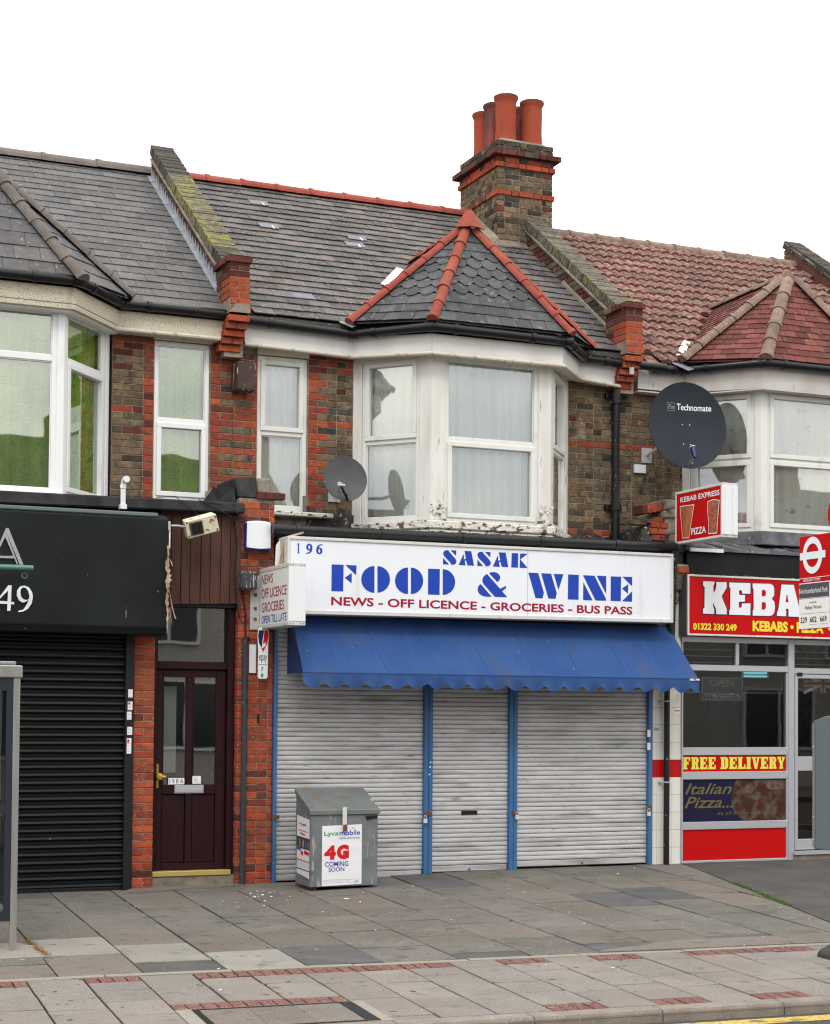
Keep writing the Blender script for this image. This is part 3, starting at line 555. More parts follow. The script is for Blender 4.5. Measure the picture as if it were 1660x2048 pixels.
# ---------------------------------------------------------------- houses across the road (they show as reflections)
def far_house(x):
    h = thing('terraced_house', (x, -22.5, -.3), 'plain rendered terraced house across the road, mirrored in the windows', 'house', 'houses on the opposite side of the road')
    mk_ = lambda b, n, mt: b.ok(n, mt, h)
    mk_(B(T((x, 0, 0))).box(-2.7, 2.7, -29, -20.6, -.3, 5.3), 'wall', M['far_wall'])
    b = B(T((x, 0, 0))); b.prism([(-2.76, -29.4, 5.302), (-2.76, -20.2, 5.302), (-2.76, -24.8, 8.3)], (5.5, 0, 0)); mk_(b, 'roof', M['far_roof'])
    mk_(B(T((x, 0, 0))).box(2.2, 2.8, -25.4, -24.4, 7.4, 8.9), 'chimney', M['brick_dark'])
    for px in (2.35, 2.65): mk_(B(T((x, 0, 0))).lathe([(.12, 8.9), (.11, 9.3), (.13, 9.35), (.1, 9.35), (0, 9.3)], (px, -24.9, 0), 10), 'chimney_pot', M['pot'])
    for a, b0, c, d in ((-2.0, -.6, 3.1, 4.7), (.6, 1.9, 3.1, 4.7), (-2.0, .2, .7, 2.3)):
        fr = B(T((x, 0, 0))); fr.box(a, b0, -20.598, -20.5, c, c+.07).box(a, b0, -20.598, -20.5, d-.07, d).box(a, a+.07, -20.598, -20.5, c+.07, d-.07).box(b0-.07, b0, -20.598, -20.5, c+.07, d-.07).box((a+b0)/2-.03, (a+b0)/2+.03, -20.598, -20.5, c+.07, d-.07)
        f = fr.ok('window', M['upvc'], h); B(T((x, 0, 0))).box(a+.07, b0-.07, -20.597, -20.56, c+.07, d-.07).ok('pane', M['far_glass'], f)
    B(T((x, 0, 0))).box(1.0, 1.9, -20.597, -20.52, -.3, 1.8).ok('door', M['maroon'], h); return h
for i, x in enumerate((-21.6, -16.1, -10.6, -5.1, .4, 5.9, 11.4, 27.4, 32.9, 38.4)): far_house(x)

# ---------------------------------------------------------------- the three houses of the terrace
W = .9; SL = .70
HA = thing('terraced_house', (2.6, 0, -.2), 'house with grey slate roof and bright green curtains, at the left end', 'house', 'houses of the terrace')
HB = thing('terraced_house', (7.9, 0, -.15), 'house with red-ribbed slate turret and blue shop awning, between the other two', 'house', 'houses of the terrace')
HC = thing('terraced_house', (12.9, 0, -.13), 'house with pink ribbed tile roof above the red kebab shop', 'house', 'houses of the terrace')
RB = lambda y, e=5.82: e+SL*(y-.6)
pick = lambda ks, ws: M[rnd.choices(ks, ws)[0]]
def pal_stock(x, z, l, r): return pick(['brick_stock', 'brick_brown', 'brick_soot', 'brick_dark'], [5, 6, 1.2, .3])
def pal_quoin(lo=None, hi=None, band=True):
    def f(x, z, l, r):
        red = (lo is not None and x < lo+(.22 if r % 2 else .12)) or (hi is not None and x > hi-(.22 if r % 2 else .12))
        if band and abs(z-4.81) < .04: red = True
        if z > 5.38: return pick(['brick_red', 'brick_dark', 'brick_brown'], [3, 2, 1])
        return pick(['brick_red', 'brick_orange', 'brick_dark'], [5, 2, .6]) if red else pal_stock(x, z, l, r)
    return f
def pal_red(x, z, l, r): return pick(['brick_orange', 'brick_red', 'brick_dark'], [6, 4, .7])

def shell(h, xl, xr, solid, mort, ridge_z=8.42, gf=None):
    """front wall pieces, party walls, back wall, floors: one mesh"""
    b = B()
    for x0, x1, z0, z1 in solid: b.box(x0, x1, W+.006, W+.22, z0, z1)
    b.box(xl, xr, 7.8, 8.0, -.3, 5.6).box(xl+.02, xr-.02, .15, 7.8, 3.28, 3.40)
    b.prism([(xl, .25, -.3), (xl, 7.8, -.3), (xl, 7.8, 5.55), (xl, 4.35, ridge_z-.12), (xl, .92, RB(.92)-.12), (xl, .92, 3.5), (xl, .25, 3.5)], (.1, 0, 0))
    b.prism([(xr-.1, .25, -.3), (xr-.1, 7.8, -.3), (xr-.1, 7.8, 5.55), (xr-.1, 4.35, ridge_z-.12), (xr-.1, .92, RB(.92)-.12), (xr-.1, .92, 3.5), (xr-.1, .25, 3.5)], (.1, 0, 0))
    b.box(xl+.1, xr-.1, 3.2, 3.3, 3.4, 5.6)
    return b.ok('wall', mort, h)

wallA = shell(HA, -.2, 5.42, [(-.2, 1.3, 3.4, 5.9), (4.09, 4.545, 3.4, 5.9), (5.16, 5.42, 3.4, 5.9), (4.545, 5.16, 3.4, 3.86), (4.545, 5.16, 5.565, 5.9)], M['mortar_red'])
wallB = shell(HB, 5.425, 10.42, [(5.425, 5.70, 3.4, 5.9), (6.285, 6.83, 3.4, 5.9), (9.55, 10.42, 3.4, 5.9), (5.70, 6.285, 3.4, 3.785), (5.70, 6.285, 5.52, 5.9)], M['mortar'])
wallC = shell(HC, 10.425, 15.4, [(10.425, 11.17, 3.4, 5.9), (13.82, 15.4, 3.4, 5.9)], M['mortar'], 8.28)
PA, PB, PC = Pile(), Pile(), Pile()
brick_wall(PA, (0, W), 0, 4.095, 4.535, 3.71, 5.585, pal_quoin(None, 4.535))
brick_wall(PA, (0, W), 0, 5.17, 5.42, 3.71, 5.585, pal_quoin(5.17, None), phase=1)
brick_wall(PB, (0, W), 0, 5.43, 5.695, 3.71, 5.51, pal_quoin(None, 5.695))
brick_wall(PB, (0, W), 0, 6.295, 6.815, 3.71, 5.585, pal_quoin(6.295, None))
brick_wall(PB, (6.285, W), R(90), .0, .10, 3.71, 5.585, pal_red, d=.09) if 0 else None
brick_wall(PB, (0, W), 0, 9.565, 10.415, 3.64, 5.59, lambda x, z, l, r: (pick(['brick_red', 'brick_dark'], [4, 1]) if abs(z-4.80) < .04 or z > 5.5 or z < 3.76 else pal_stock(x, z, l, r)))
brick_wall(PC, (0, W), 0, 10.43, 11.16, 3.64, 5.52, lambda x, z, l, r: (pick(['brick_red', 'brick_dark'], [4, 1]) if abs(z-4.80) < .04 or z > 5.42 else pal_stock(x, z, l, r)))
brick_wall(PC, (0, W), 0, 13.83, 15.38, 3.64, 5.52, pal_stock)
# ground-floor piers
b = B(); b.box(4.142, 4.352, .006, .35, -.3, 3.4); b.ok('pier_core', M['mortar_red'], HA)
brick_wall(PA, (0, 0), 0, 4.142, 4.355, -.235, 2.4, pal_red)
brick_wall(PA, (4.355, 0), R(90), .012, .14, -.235, 2.4, pal_red, d=.09)
b = B(); b.box(5.230, 5.602, .006, .95, -.3, 3.80); b.ok('pier_core', M['mortar_red'], HB)
brick_wall(PB, (0, 0), 0, 5.224, 5.608, -.21, 3.79, pal_red, d=.1)
brick_wall(PB, (5.224, .9), R(-90), .012, .795, -.21, 3.79, pal_red, d=.09)
brick_wall(PB, (5.608, .012), R(90), .0, .8, 3.3, 3.79, pal_red, d=.09)
# pier cap: oversailing brick, felt-wrapped block, grey render
for i, (x0, x1) in enumerate(((5.50, 5.715),)): PB.add(unit_brick(.215, .1, .068), T(((x0+x1)/2, -.035, 3.835)), M['brick_dark'])
PB.add(unit_brick(.10, .2, .068), T((5.46, -.03, 3.835)), M['brick_dark'])
b = B(); b.hexa([(5.235, .0, 3.80), (5.44, .0, 3.80), (5.44, .75, 3.80), (5.20, .75, 3.80), (5.21, .12, 4.03), (5.445, .12, 4.045), (5.445, .75, 4.06), (5.20, .75, 4.03)])
b.hexa([(4.98, .35, 3.70), (5.2, .02, 3.70), (5.2, .88, 3.70), (4.98, .88, 3.70), (5.18, .5, 3.72), (5.205, .1, 3.95), (5.205, .88, 4.02), (5.15, .88, 3.95)]); b.ok('felt_capping', M['felt'], HB, bevel=.02)
b = B(); b.box(5.447, 5.60, .10, .85, 3.875, 4.035); b.ok('render_block', M['render'], HB, bevel=.015)
b = B(); b.flat([(5.12, W-.008, 3.74), (5.12, W-.008, 3.96), (5.25, W-.008, 4.02), (5.42, W-.008, 4.07), (5.42, W-.008, 3.74)]); b.ok('render_patch', M['render'], HA)

# ---- parapets, kneelers and corbels on the party walls
def parapet(h, P, xl, xr, ytop, ztop, mt_top, e=5.82, moss=None, mm='moss'):
    y0 = .93; z = lambda y: RB(y, e)
    b = B(); b.prism([(xl+.02, y0, z(y0)-.2), (xl+.02, ytop, z(ytop)-.2), (xl+.02, ytop, ztop-.13), (xl+.02, y0, z(y0)+.30)], (xr-xl-.04, 0, 0)); core = b.ok('parapet', M['render'], h)
    # coping of bricks on edge
    d = V((0, ytop-y0, ztop-(z(y0)+.43))); Ln = d.length; d.normalize(); n = int(Ln/.076); up = V((0, -d.z, d.y))
    for i in range(n):
        p = V(((xl+xr)/2, y0, z(y0)+.43))+d*(.076*i+.037); X = Matrix((V((1, 0, 0)), d, up)).transposed().to_4x4(); X.translation = p-up*.055-d*.033+V((rnd.uniform(-.006, .006), 0, 0))+up*rnd.uniform(-.004, .004)
        P.add(unit_brick(xr-xl+.05, .066, .11, rnd.randrange(3)), X, (M[mm] if (moss and moss[0] < i/n < moss[1]) else M['coping']), 'coping_brick')
    # side courses below (both faces), one tile course oversailing, cement fillet
    for sx, xf in ((-1, xl), (1, xr)):
        for r in range(-2, 60):
            zz = 5.7+.075*r
            for k_ in range(40):
                yy = .5+.225*k_+(.11 if r % 2 else 0)
                hp = [(y0, z(y0)-.02), (ytop, z(ytop)-.02), (ytop, ztop-.15), (y0, z(y0)+.27)]
                q = clip([(yy, zz), (yy+.215, zz), (yy+.215, zz+.065), (yy, zz+.065)], hp)
                if len(q) < 3 or area(q) < .003: continue
                n_ = len(q); vs = [(xf+.02*sx*-1+.02*sx, a, c) for a, c in q]; vs = [(xf, a, c) for a, c in q]+[(xf-sx*.05, a, c) for a, c in q]
                P.add((vs, [tuple(range(n_)), tuple(range(n_, 2*n_))[::-1]]+[(i, (i+1) % n_, n_+(i+1) % n_, n_+i) for i in range(n_)]), Matrix.Identity(4), pick(['brick_brown', 'brick_dark', 'brick_soot'], [4, 2, 3]), 'brick')
        b = B(); X0 = xf+sx*.001; a0, a1 = V((X0, y0+.1, z(y0+.1)+.245)), V((X0, ytop-.05, z(ytop-.05)+.245)); b.tube([a0, a1], .028, 6); b.ok('cement_band', M['render'], core)
    return core
parAB = parapet(HB, PB, 5.335, 5.575, 4.28, 8.83, M['moss'], moss=(.12, .72))
parBC = parapet(HB, PB, 10.31, 10.55, 3.72, 8.42, M['coping'], moss=(.0, .95), mm='moss2')
parCD = parapet(HC, PC, 15.30, 15.54, 4.65, 8.86, M['coping'], e=5.74)
def kneeler(P, x, cxl=.0):
    y = .55
    for i in range(8):
        z = 5.875+.075*i+.0325; dx = [.02, .01, 0, 0, 0, .0, 0, -.01][i]; ex = [.0, 0, 0, 0, 0, 0, .0, .03][i]
        mt = M['brick_orange'] if i < 5 else M['brick_dark']
        if i % 2: P.add(unit_brick(.225+ex*2, .1, .065, i % 3), T((x+dx, y-ex, z)), mt)
        else:
            for s in (-1, 1): P.add(unit_brick(.108, .1, .065, i % 3), T((x+dx+s*.0585, y, z)), mt)
        for s in (-1, 1): 
            for j in range(2): P.add(unit_brick(.19, .09, .065, (i+j) % 3), T((x+s*(.1125+ex)+dx, y+.105+.2*j+.095, z)) @ rz(R(90*s)), mt if j == 0 else pick(['brick_brown', 'brick_dark'], [1, 1]))
    b = B(); b.box(x-.105, x+.105, y+.006, y+.48, 5.86, 6.44); b.box(x-.105, x+.105, y+.20, y+.48, 5.42, 5.86); c = b.ok('kneeler_core', M['mortar_red'], HB)
    b = B(); b.hexa([(x-.12, y-.02, 6.475), (x+.12, y-.02, 6.475), (x+.12, y+.2, 6.475), (x-.12, y+.2, 6.475), (x-.06, y+.04, 6.53), (x+.05, y+.04, 6.52), (x+.06, y+.15, 6.54), (x-.05, y+.15, 6.53)]); b.ok('cement_cap', M['moss'], HB)
    for i in range(5):            # corbel stepping back down to the wall
        z = 5.80-.075*i+.005; yy = y+.0+.045*i; sx = -.012*i
        if i % 2 == 0: P.add(unit_brick(.232, .35-.045*i, .066, i % 3), T((x+sx, yy, z)), pick(['brick_orange', 'brick_red'], [1, 1]))
        else:
            for s in (-1, 1): P.add(unit_brick(.112, .35-.045*i, .066, i % 3), T((x+sx+s*.06, yy, z)), M['brick_red'])
kneeler(PB, 5.375); kneeler(PB, 10.25)
b = B(); b.hexa([(5.27, .53, 5.86), (5.49, .53, 5.86), (5.52, .75, 5.86), (5.25, .75, 5.86), (5.33, .535, 5.955), (5.488, .535, 5.96), (5.50, .75, 5.98), (5.30, .75, 5.96)]); b.ok('cement_patch', M['render'], HB)

# ---- main roofs
def roof(h, x0, x1, e, ry, mt, bay=None):
    z = lambda y: RB(y, e); yb = 8.3; b = B(); s = 0
    ye = .70
    def flat_plane():
        if not bay: return [[(x0, ye), (x1, ye), (x1, ry), (x0, ry)]]
        return [[(x0, ye), (x1, ye), (x1, ry), (x0, ry)]]
    for p in flat_plane():
        b.prism([(x, y, z(y)-.012) for x, y in p], (0, 0, -.06))
    b.hexa([(x0, ry, z(ry)-.07), (x1, ry, z(ry)-.07), (x1, yb, 5.5), (x0, yb, 5.5), (x0, ry, z(ry)-.014), (x1, ry, z(ry)-.014), (x1, yb, 5.56), (x0, yb, 5.56)])
    return b.ok('roof', mt, h)
cs = 1/math.sqrt(1+SL*SL)
Sdir = V((0, cs, SL*cs)); smax = (4.33-.70)/cs
roofA = roof(HA, -.2, 5.33, 5.82, 4.35, M['slate_a']); roofB = roof(HB, 5.58, 10.31, 5.82, 4.35, M['slate_b']); roofC = roof(HC, 10.55, 15.3, 5.74, 4.40, M['tile_c'])
def turret_skip(xc, x0):
    def f(a, s):
        x = x0+a; y = .70+s*cs; return y < 2.3 and abs(x-xc) < 1.30*(1-(y-.62)/1.85)
    return f
SA, SB, SCp, SCt = Pile(), Pile(), Pile(), Pile()
slates(SA, (-.2, .70, RB(.70)), (1, 0, 0), Sdir, [(0, 0), (5.53, 0), (5.53, smax), (0, smax)], .305, .205, M['slate_a'], skip=turret_skip(2.69, -.2), jit=.002)
slates(SB, (5.58, .70, RB(.70)), (1, 0, 0), Sdir, [(0, 0), (4.73, 0), (4.73, smax), (0, smax)], .255, .195, M['slate_b'], skip=lambda a, s: turret_skip(8.19, 5.58)(a, s) or (5.58+a > 9.9 and .70+s*cs > 3.55), jit=.014, new=.002, mt2=M['slate_new'], th=.011, lift=.019)
# the ribbed tile roof of the right-hand house
def pantiles(P, x0, x1, e, ry):
    w, g = .30, .262; n = Sdir.cross(V((1, 0, 0))); n = V((0, -SL*cs, cs)); prof = []
    for i in range(9):
        t = i/8; prof.append((t*w, .034*abs(math.sin(2*math.pi*t))**.7 if t not in (0, 1) else .004))
    vs0 = []
    for s, hh in ((-.0, -.022), (0, .0), (g*1.12, -.030)):
        for a, hgt in prof: vs0.append((a, s, (hgt+.032+hh) if s or hh == 0 else .004))
    fs = [(r*9+i, r*9+i+1, (r+1)*9+i+1, (r+1)*9+i) for r in (0, 1) for i in range(8)]
    me = D.meshes.new('tile'); me.from_pydata(vs0, [], fs); me.materials.append(None)
    X = Matrix((V((1, 0, 0)), Sdir, n)).transposed().to_4x4(); r = 0; s = 0
    while s < (ry-.70)/cs-.1:
        x = x0+(-.0 if r % 2 else -.15)
        while x < x1-.1:
            yy = .70+s*cs; M4 = X.copy(); M4.translation = V((x, yy, RB(yy, e)))+n*rnd.uniform(-.002, .002)
            if x > x0-.05 and x+w < x1+.08 and not (yy < 2.1 and abs(x+w/2-12.494) < 1.25*(1-(yy-.62)/1.72)): P.add(me, M4, M['tile_c'], 'roof_tile')
            x += w
        s += g; r += 1
pantiles(SCp, 10.55, 15.3, 5.74, 4.36)

# ---- bay turrets
def turret(h, P, xc, zl, apex, back, mt_s, mt_h, hipr, w, g, shape, dz=0., kk=.0, full=True, nm='slate'):
    L1, L2, R2, R1 = V((xc-1.50, .62, zl+.05)), V((xc-.835, -.10, zl)), V((xc+.835, -.10, zl)), V((xc+1.50, .62, zl+.05))
    A_, K_ = V(apex), V(back); faces = [(L1, L2, A_), (L2, R2, A_), (R2, R1, A_), (L1, A_, K_), (R1, K_, A_)]
    b = B()
    for q in faces: b.add([p-V((0, 0, .015)) for p in q], [(0, 1, 2)])
    core = b.ok('turret_roof', mt_s, h)
    for i, (p, q, r) in enumerate(faces):
        if i < 3: U = (q-p).normalized(); S = (r-p)-U*(r-p).dot(U)
        else:
            U = (K_-A_).normalized() if i == 3 else (K_-A_).normalized()
            base = p; S = (A_-p)-U*(A_-p).dot(U)
            if i == 3: U = -U
        S = S.normalized(); n_ = U.cross(S)
        if n_.z < 0: U = -U
        pr = [((t-p).dot(U), (t-p).dot(S)) for t in (p, q, r)]
        ar = sum(pr[a][0]*pr[(a+1) % 3][1]-pr[(a+1) % 3][0]*pr[a][1] for a in range(3))
        if ar < 0: pr = pr[::-1]
        slates(P, p, U, S, pr, w, g, mt_s, nm, shape=shape if i in (0, 1, 2) else 0, th=.009, lift=.012, jit=.004, ph=i)
    for p, r0 in ((L1, 0), (L2, 0), (R2, 0), (R1, 0)):
        d = (A_-p).normalized(); up = V((0, 0, hipr*.25)); ridge(RT, p-d*.04+up, A_-d*.14+up, hipr, .30, mt_h, 'hip_tile')
    ridge(RT, A_+V((0, 0, .01)), K_+V((0, 0, .02)), hipr*.8, .33, mt_h, 'ridge_tile')
    return core
RT = Pile()
tB = turret(HB, SB, 8.19, 5.845, (8.19, .83, 7.20), (8.19, 2.50, 7.15), M['slate_t'], M['ridge_red'], .062, .185, .150, 2)
# flared saddle piece at the red turret's top
b = B(); c = V((8.19, .80, 7.2))
b.add([c+V(p) for p in ((-.19, -.05, -.04), (-.05, -.17, -.05), (.05, -.17, -.05), (.19, -.05, -.04), (.06, .1, .03), (-.06, .1, .03), (-.045, -.02, .17), (0, -.06, .18), (.045, -.02, .17), (.03, .06, .19), (-.03, .06, .19))],
      [(0, 1, 7, 6), (1, 2, 7), (2, 3, 8, 7), (3, 4, 9, 8), (5, 0, 6, 10), (6, 7, 8, 9, 10)]); b.ok('saddle_tile', M['ridge_red'], HB)
ridge(RT, (5.58, 4.35, 8.445), (9.88, 4.35, 8.445), .10, .46, M['ridge_red'])
RT.done(HB, 120); RT = Pile()
tA = turret(HA, SA, 2.69, 5.86, (2.69, .83, 7.20), (2.69, 2.50, 7.15), M['slate_a'], M['ridge_grey'], .075, .26, .2, 0)
ridge(RT, (-.2, 4.35, 8.40), (5.33, 4.35, 8.43), .12, .70, M['ridge_grey'])
RT.done(HA, 120); RT = Pile()
tC = turret(HC, SCt, 12.494, 5.80, (12.494, .62, 7.03), (12.494, 2.3, 6.98), M['tile_p'], M['ridge_c'], .08, .165, .098, 0, nm='plain_tile')
ridge(RT, (10.55, 4.40, 8.36), (15.3, 4.40, 8.36), .11, .45, M['ridge_c'])
RT.done(HC, 120)
for n_ in (): pass
SA.done(roofA, 300, 'slates'); SB.done(roofB, 300, 'slates'); SCp.done(roofC, 299, 'roof_tiles'); SCt.done(tC, 299, 'plain_tiles')
# new slates with tingles on the middle roof, bird-lime white flashing by the hip
for x, y in ((6.50, 3.76), (6.40, 3.05), (7.56, 3.02), (7.45, 2.80)):
    z = RB(y); n = V((0, -SL*cs, cs)); o_ = V((x, y, z))+n*.03; U = V((1, 0, 0)); q = [o_, o_+U*.25, o_+U*.25+Sdir*.14, o_+Sdir*.14]
    b = B(); b.prism(q, n*.008); s_ = b.ok('repair_slate', M['slate_new'], roofB)
    if y > 2.5: B().prism([o_+U*.16+n*.009-Sdir*.02, o_+U*.18+n*.009-Sdir*.02, o_+U*.18+n*.009+Sdir*.07, o_+U*.16+n*.009+Sdir*.07], n*.003).ok('slate_clip', M['ink_white'], roofB)
def strip3(name, pts, wdt, mt, parent, n=V((0, 0, 1)), th=.006):
    b = B()
    for p, q in zip(pts, pts[1:]):
        p, q = V(p), V(q); t = (q-p).normalized(); s = t.cross(n).normalized()*wdt/2; b.prism([p-s, q-s, q+s, p+s], n*th)
    return b.ok(name, mt, parent)
strip3('valley_flashing', [(7.52, 1.72, RB(1.72)+.05), (7.93, 2.22, RB(2.22)+.06)], .09, M['ink_white'], roofB, V((0, -.57, .82)))
strip3('valley_flashing', [(6.60, .70, RB(.70)+.03), (6.72, .60, RB(.60)+.03)], .12, M['lead'], roofB, V((0, -.57, .82)))
strip3('valley_flashing', [(11.05, .84, RB(.84, 5.74)+.05), (11.42, 1.25, RB(1.25, 5.74)+.06)], .09, M['ink_white'], roofC, V((0, -.57, .82)))
strip3('valley_flashing', [(10.90, .70, RB(.7, 5.74)+.03), (11.02, .52, RB(.55, 5.74)+.02)], .14, M['lead'], roofC, V((0, -.57, .82)))
# stepped lead flashing on the left face of the first parapet, cement fillet on the second
b = B(); y = .70; xl = 5.33
while y < 4.2:
    b.prism([(xl-.004, y, RB(y)-.005), (xl-.004, y+.115, RB(y+.115)-.005), (xl-.004, y+.115, RB(y+.115)+.03), (xl-.004, y+.07, RB(y+.07)+.16+rnd.uniform(-.02, .02)), (xl-.004, y+.0, RB(y)+.06)], (.006, 0, 0)); y += .115
b.ok('stepped_flashing', M['lead'], HB)
strip3('lead_soaker', [(5.305, .68, RB(.68)+.022), (5.305, 4.25, RB(4.25)+.022)], .06, M['lead'], roofA, V((0, -.57, .82)))
b = B(); b.prism([(10.30, .85, RB(.85)-.01), (10.30, 2.45, RB(2.45)-.01), (10.30, 2.40, RB(2.40)+.08), (10.30, .9, RB(.9)+.06)], (-.035, 0, 0)); b.ok('cement_fillet', M['render'], HB)
b = B(); b.prism([(10.28, .6, RB(.6)-.02), (10.28, 1.05, RB(1.05)), (10.28, .95, RB(.95)+.20), (10.28, .62, RB(.62)+.1)], (-.02, 0, 0)); b.ok('cement_fillet', M['render'], HB)
bx('gable_tiles', M['tile_p'], HC, 15.27, 15.298, 3.4, 4.4, 7.55, 8.05) if 0 else None
b = B(); b.prism([(15.285, .9, RB(.9, 5.74)), (15.285, 4.4, RB(4.4, 5.74)), (15.285, 4.4, RB(4.4, 5.74)+.20), (15.285, .9, RB(.9, 5.74)+.16)], (.012, 0, 0)); b.ok('verge_flashing', M['tile_p'], HC)

# ---- chimney
CH = B(); CH.box(9.882, 10.693, 3.512, 4.693, 7.0, 9.24); chim = CH.ok('chimney', M['mortar'], HB)
PCH = Pile()
def ring_course(z, o, pal, long=True, par=0):
    X0, X1, Y0, Y1 = 9.875-o, 10.70+o, 3.505-o, 4.70+o
    for org, ang, Ln in (((X0, Y0), 0, X1-X0), ((X1, Y0), R(90), Y1-Y0), ((X1, Y1), R(180), X1-X0), ((X0, Y1), R(-90), Y1-Y0)):
        F = T((org[0], org[1], z)) @ rz(ang); x = 0; i = par
        while x < Ln-.03:
            l = (.215, .1025)[i % 2]; i += 1; l = min(l, Ln-x)
            if Ln-x-l < .05: l = Ln-x
            PCH.add(unit_brick(round(l, 3), .1, .065, rnd.randrange(3)), F @ T((x+l/2, rnd.uniform(-.003, .003), 0)), pal()); x += l+.01
stock = lambda: pick(['brick_brown', 'brick_stock', 'brick_soot', 'brick_dark'], [5, 4, 3, .6])
zc = 7.20; r = 0
while zc < 9.28:
    zt = zc+.0325
    if 8.57 < zt < 8.65: ring_course(zt, .022, lambda: pick(['brick_orange', 'brick_red', 'brick_dark'], [5, 3, 1]), par=r)
    elif 8.90 < zt < 8.975: ring_course(zt, .03, lambda: pick(['brick_orange', 'brick_red'], [5, 3]), par=r)
    elif 8.975 <= zt < 9.05: ring_course(zt, .012, lambda: pick(['brick_orange', 'brick_dark', 'brick_soot'], [3, 3, 2]), par=1)
    elif 9.05 <= zt < 9.125: ring_course(zt, .09, lambda: pick(['brick_dark', 'brick_orange', 'brick_soot'], [5, 1, 2]), par=r)
    elif zt >= 9.125: ring_course(zt, .005, lambda: pick(['brick_soot', 'brick_brown', 'brick_dark'], [7, 1, 1]), par=r)
    else: ring_course(zt, 0., stock, par=r)
    zc += .075; r += 1
b = B(); b.hexa([(9.88, 3.51, 9.275), (10.69, 3.51, 9.275), (10.69, 4.69, 9.275), (9.88, 4.69, 9.275), (9.98, 3.62, 9.37), (10.6, 3.62, 9.36), (10.6, 4.6, 9.37), (9.98, 4.6, 9.37)]); b.ok('flaunching', M['render'], chim, bevel=.02)
for x, y, mt, dz in ((10.115, 3.76, 'pot', 0), (10.51, 3.76, 'pot', -.02), (10.125, 4.12, 'pot_dark', .0), (10.50, 4.12, 'pot_dark', -.01), (10.115, 4.45, 'pot', -.02)):
    b = B(); b.lathe([(.155, 9.32), (.145, 9.40), (.138, 9.55), (.142, 9.83), (.140, 9.88), (.150, 9.92), (.165, 9.945), (.163, 9.975), (.145, 9.985), (.125, 9.96), (.12, 9.6), (0, 9.6)], (x, y, dz), 28); cp = b.ok('chimney_pot', M[mt], chim, smooth=True)
    B().lathe([(.166, 9.950), (.168, 9.965), (.166, 9.980), (.146, 9.990), (.122, 9.965)], (x, y, dz), 28).ok('pot_rim', M['box_grey'] if 0 else M['pot_dark'], chim, smooth=True)
PCH.done(chim, 300, 'chimney_brickwork')
b = B(); b.hexa([(9.72, 3.40, RB(3.4)-.02), (10.32, 3.28, RB(3.28)-.02), (10.32, 3.5, RB(3.5)), (9.85, 3.5, RB(3.5)), (9.86, 3.48, RB(3.45)+.10), (10.32, 3.47, RB(3.4)+.09), (10.32, 3.52, RB(3.5)+.09), (9.86, 3.52, RB(3.5)+.09)])
b.hexa([(9.70, 3.42, RB(3.42)-.02), (9.87, 3.42, RB(3.42)-.02), (9.87, 4.35, RB(4.35)-.02), (9.74, 4.35, RB(4.35)-.02), (9.855, 3.45, RB(3.45)+.13), (9.872, 3.45, RB(3.45)+.13), (9.872, 4.35, RB(4.35)+.10), (9.855, 4.35, RB(4.35)+.10)]); b.ok('mortar_flashing', M['render'], chim)
# ---------------------------------------------------------------- windows and bays
def bars(b, x0, x1, z0, z1, w, y0, y1): return b.box(x0, x1, y0, y1, z0, z0+w).box(x0, x1, y0, y1, z1-w, z1).box(x0, x0+w, y0, y1, z0+w, z1-w).box(x1-w, x1, y0, y1, z0+w, z1-w)
def place(A, Bp): a = math.atan2(Bp[1]-A[1], Bp[0]-A[0]); return T((A[0], A[1], 0)) @ rz(a), math.hypot(Bp[0]-A[0], Bp[1]-A[1])
def curtain(X, x0, x1, z0, z1, mt, parent, amp=.024, wl=.11, gap=None, name='curtain'):
    n = int((x1-x0)/.012); b = B(X); vs = []; ph = rnd.uniform(0, 6)
    for i in range(n+1):
        x = x0+(x1-x0)*i/n
        for z in (z0, z0+(z1-z0)*.35, z0+(z1-z0)*.7, z1):
            k = .6+.4*(z1-z)/(z1-z0); y = .10+amp*k*(math.sin(x/wl*6.28+ph+.6*math.sin(x*9+z))+.5*math.sin(x/wl*3.1+1.3+z*.5))
            vs.append((x, y, z))
    fs = [(i*4+j, (i+1)*4+j, (i+1)*4+j+1, i*4+j+1) for i in range(n) for j in range(3)]
    return b.add(vs, fs).ok(name, mt, parent, smooth=True)
def window(h, A, Bp, z0, z1, zt, mt, cmt, sash=(1, 1), fw=.05, amp=.026, wl=.11, name='window', room=True, g=GLASS):
    X, L_ = place(A, Bp); b = B(X); bars(b, 0, L_, z0, z1, fw, 0, .07); b.box(fw, L_-fw, .002, .068, zt-.03, zt+.03)
    for i, (a, c) in enumerate(((z0+fw, zt-.03), (zt+.03, z1-fw))):
        if sash[i]: bars(b, fw-.012, L_-fw+.012, a-.012, c+.012, .052, -.018, .05)
        else: bars(b, fw, L_-fw, a, c, .012, .012, .05)
    f = b.ok(name, mt, h, bevel=.004)
    for i, (a, c) in enumerate(((z0+fw, zt-.03), (zt+.03, z1-fw))):
        e = .038 if sash[i] else .010
        B(X).add([(fw+e, .03, a+e), (L_-fw-e, .03, a+e), (L_-fw-e, .03, c-e), (fw+e, .03, c-e)], [(0, 1, 2, 3)]).ok('pane', g, f if h.get('category') else h)
    curtain(X, fw*.5, L_-fw*.5, z0+.02, z1-.02, cmt, f if h.get('category') else h, amp, wl)
    return f
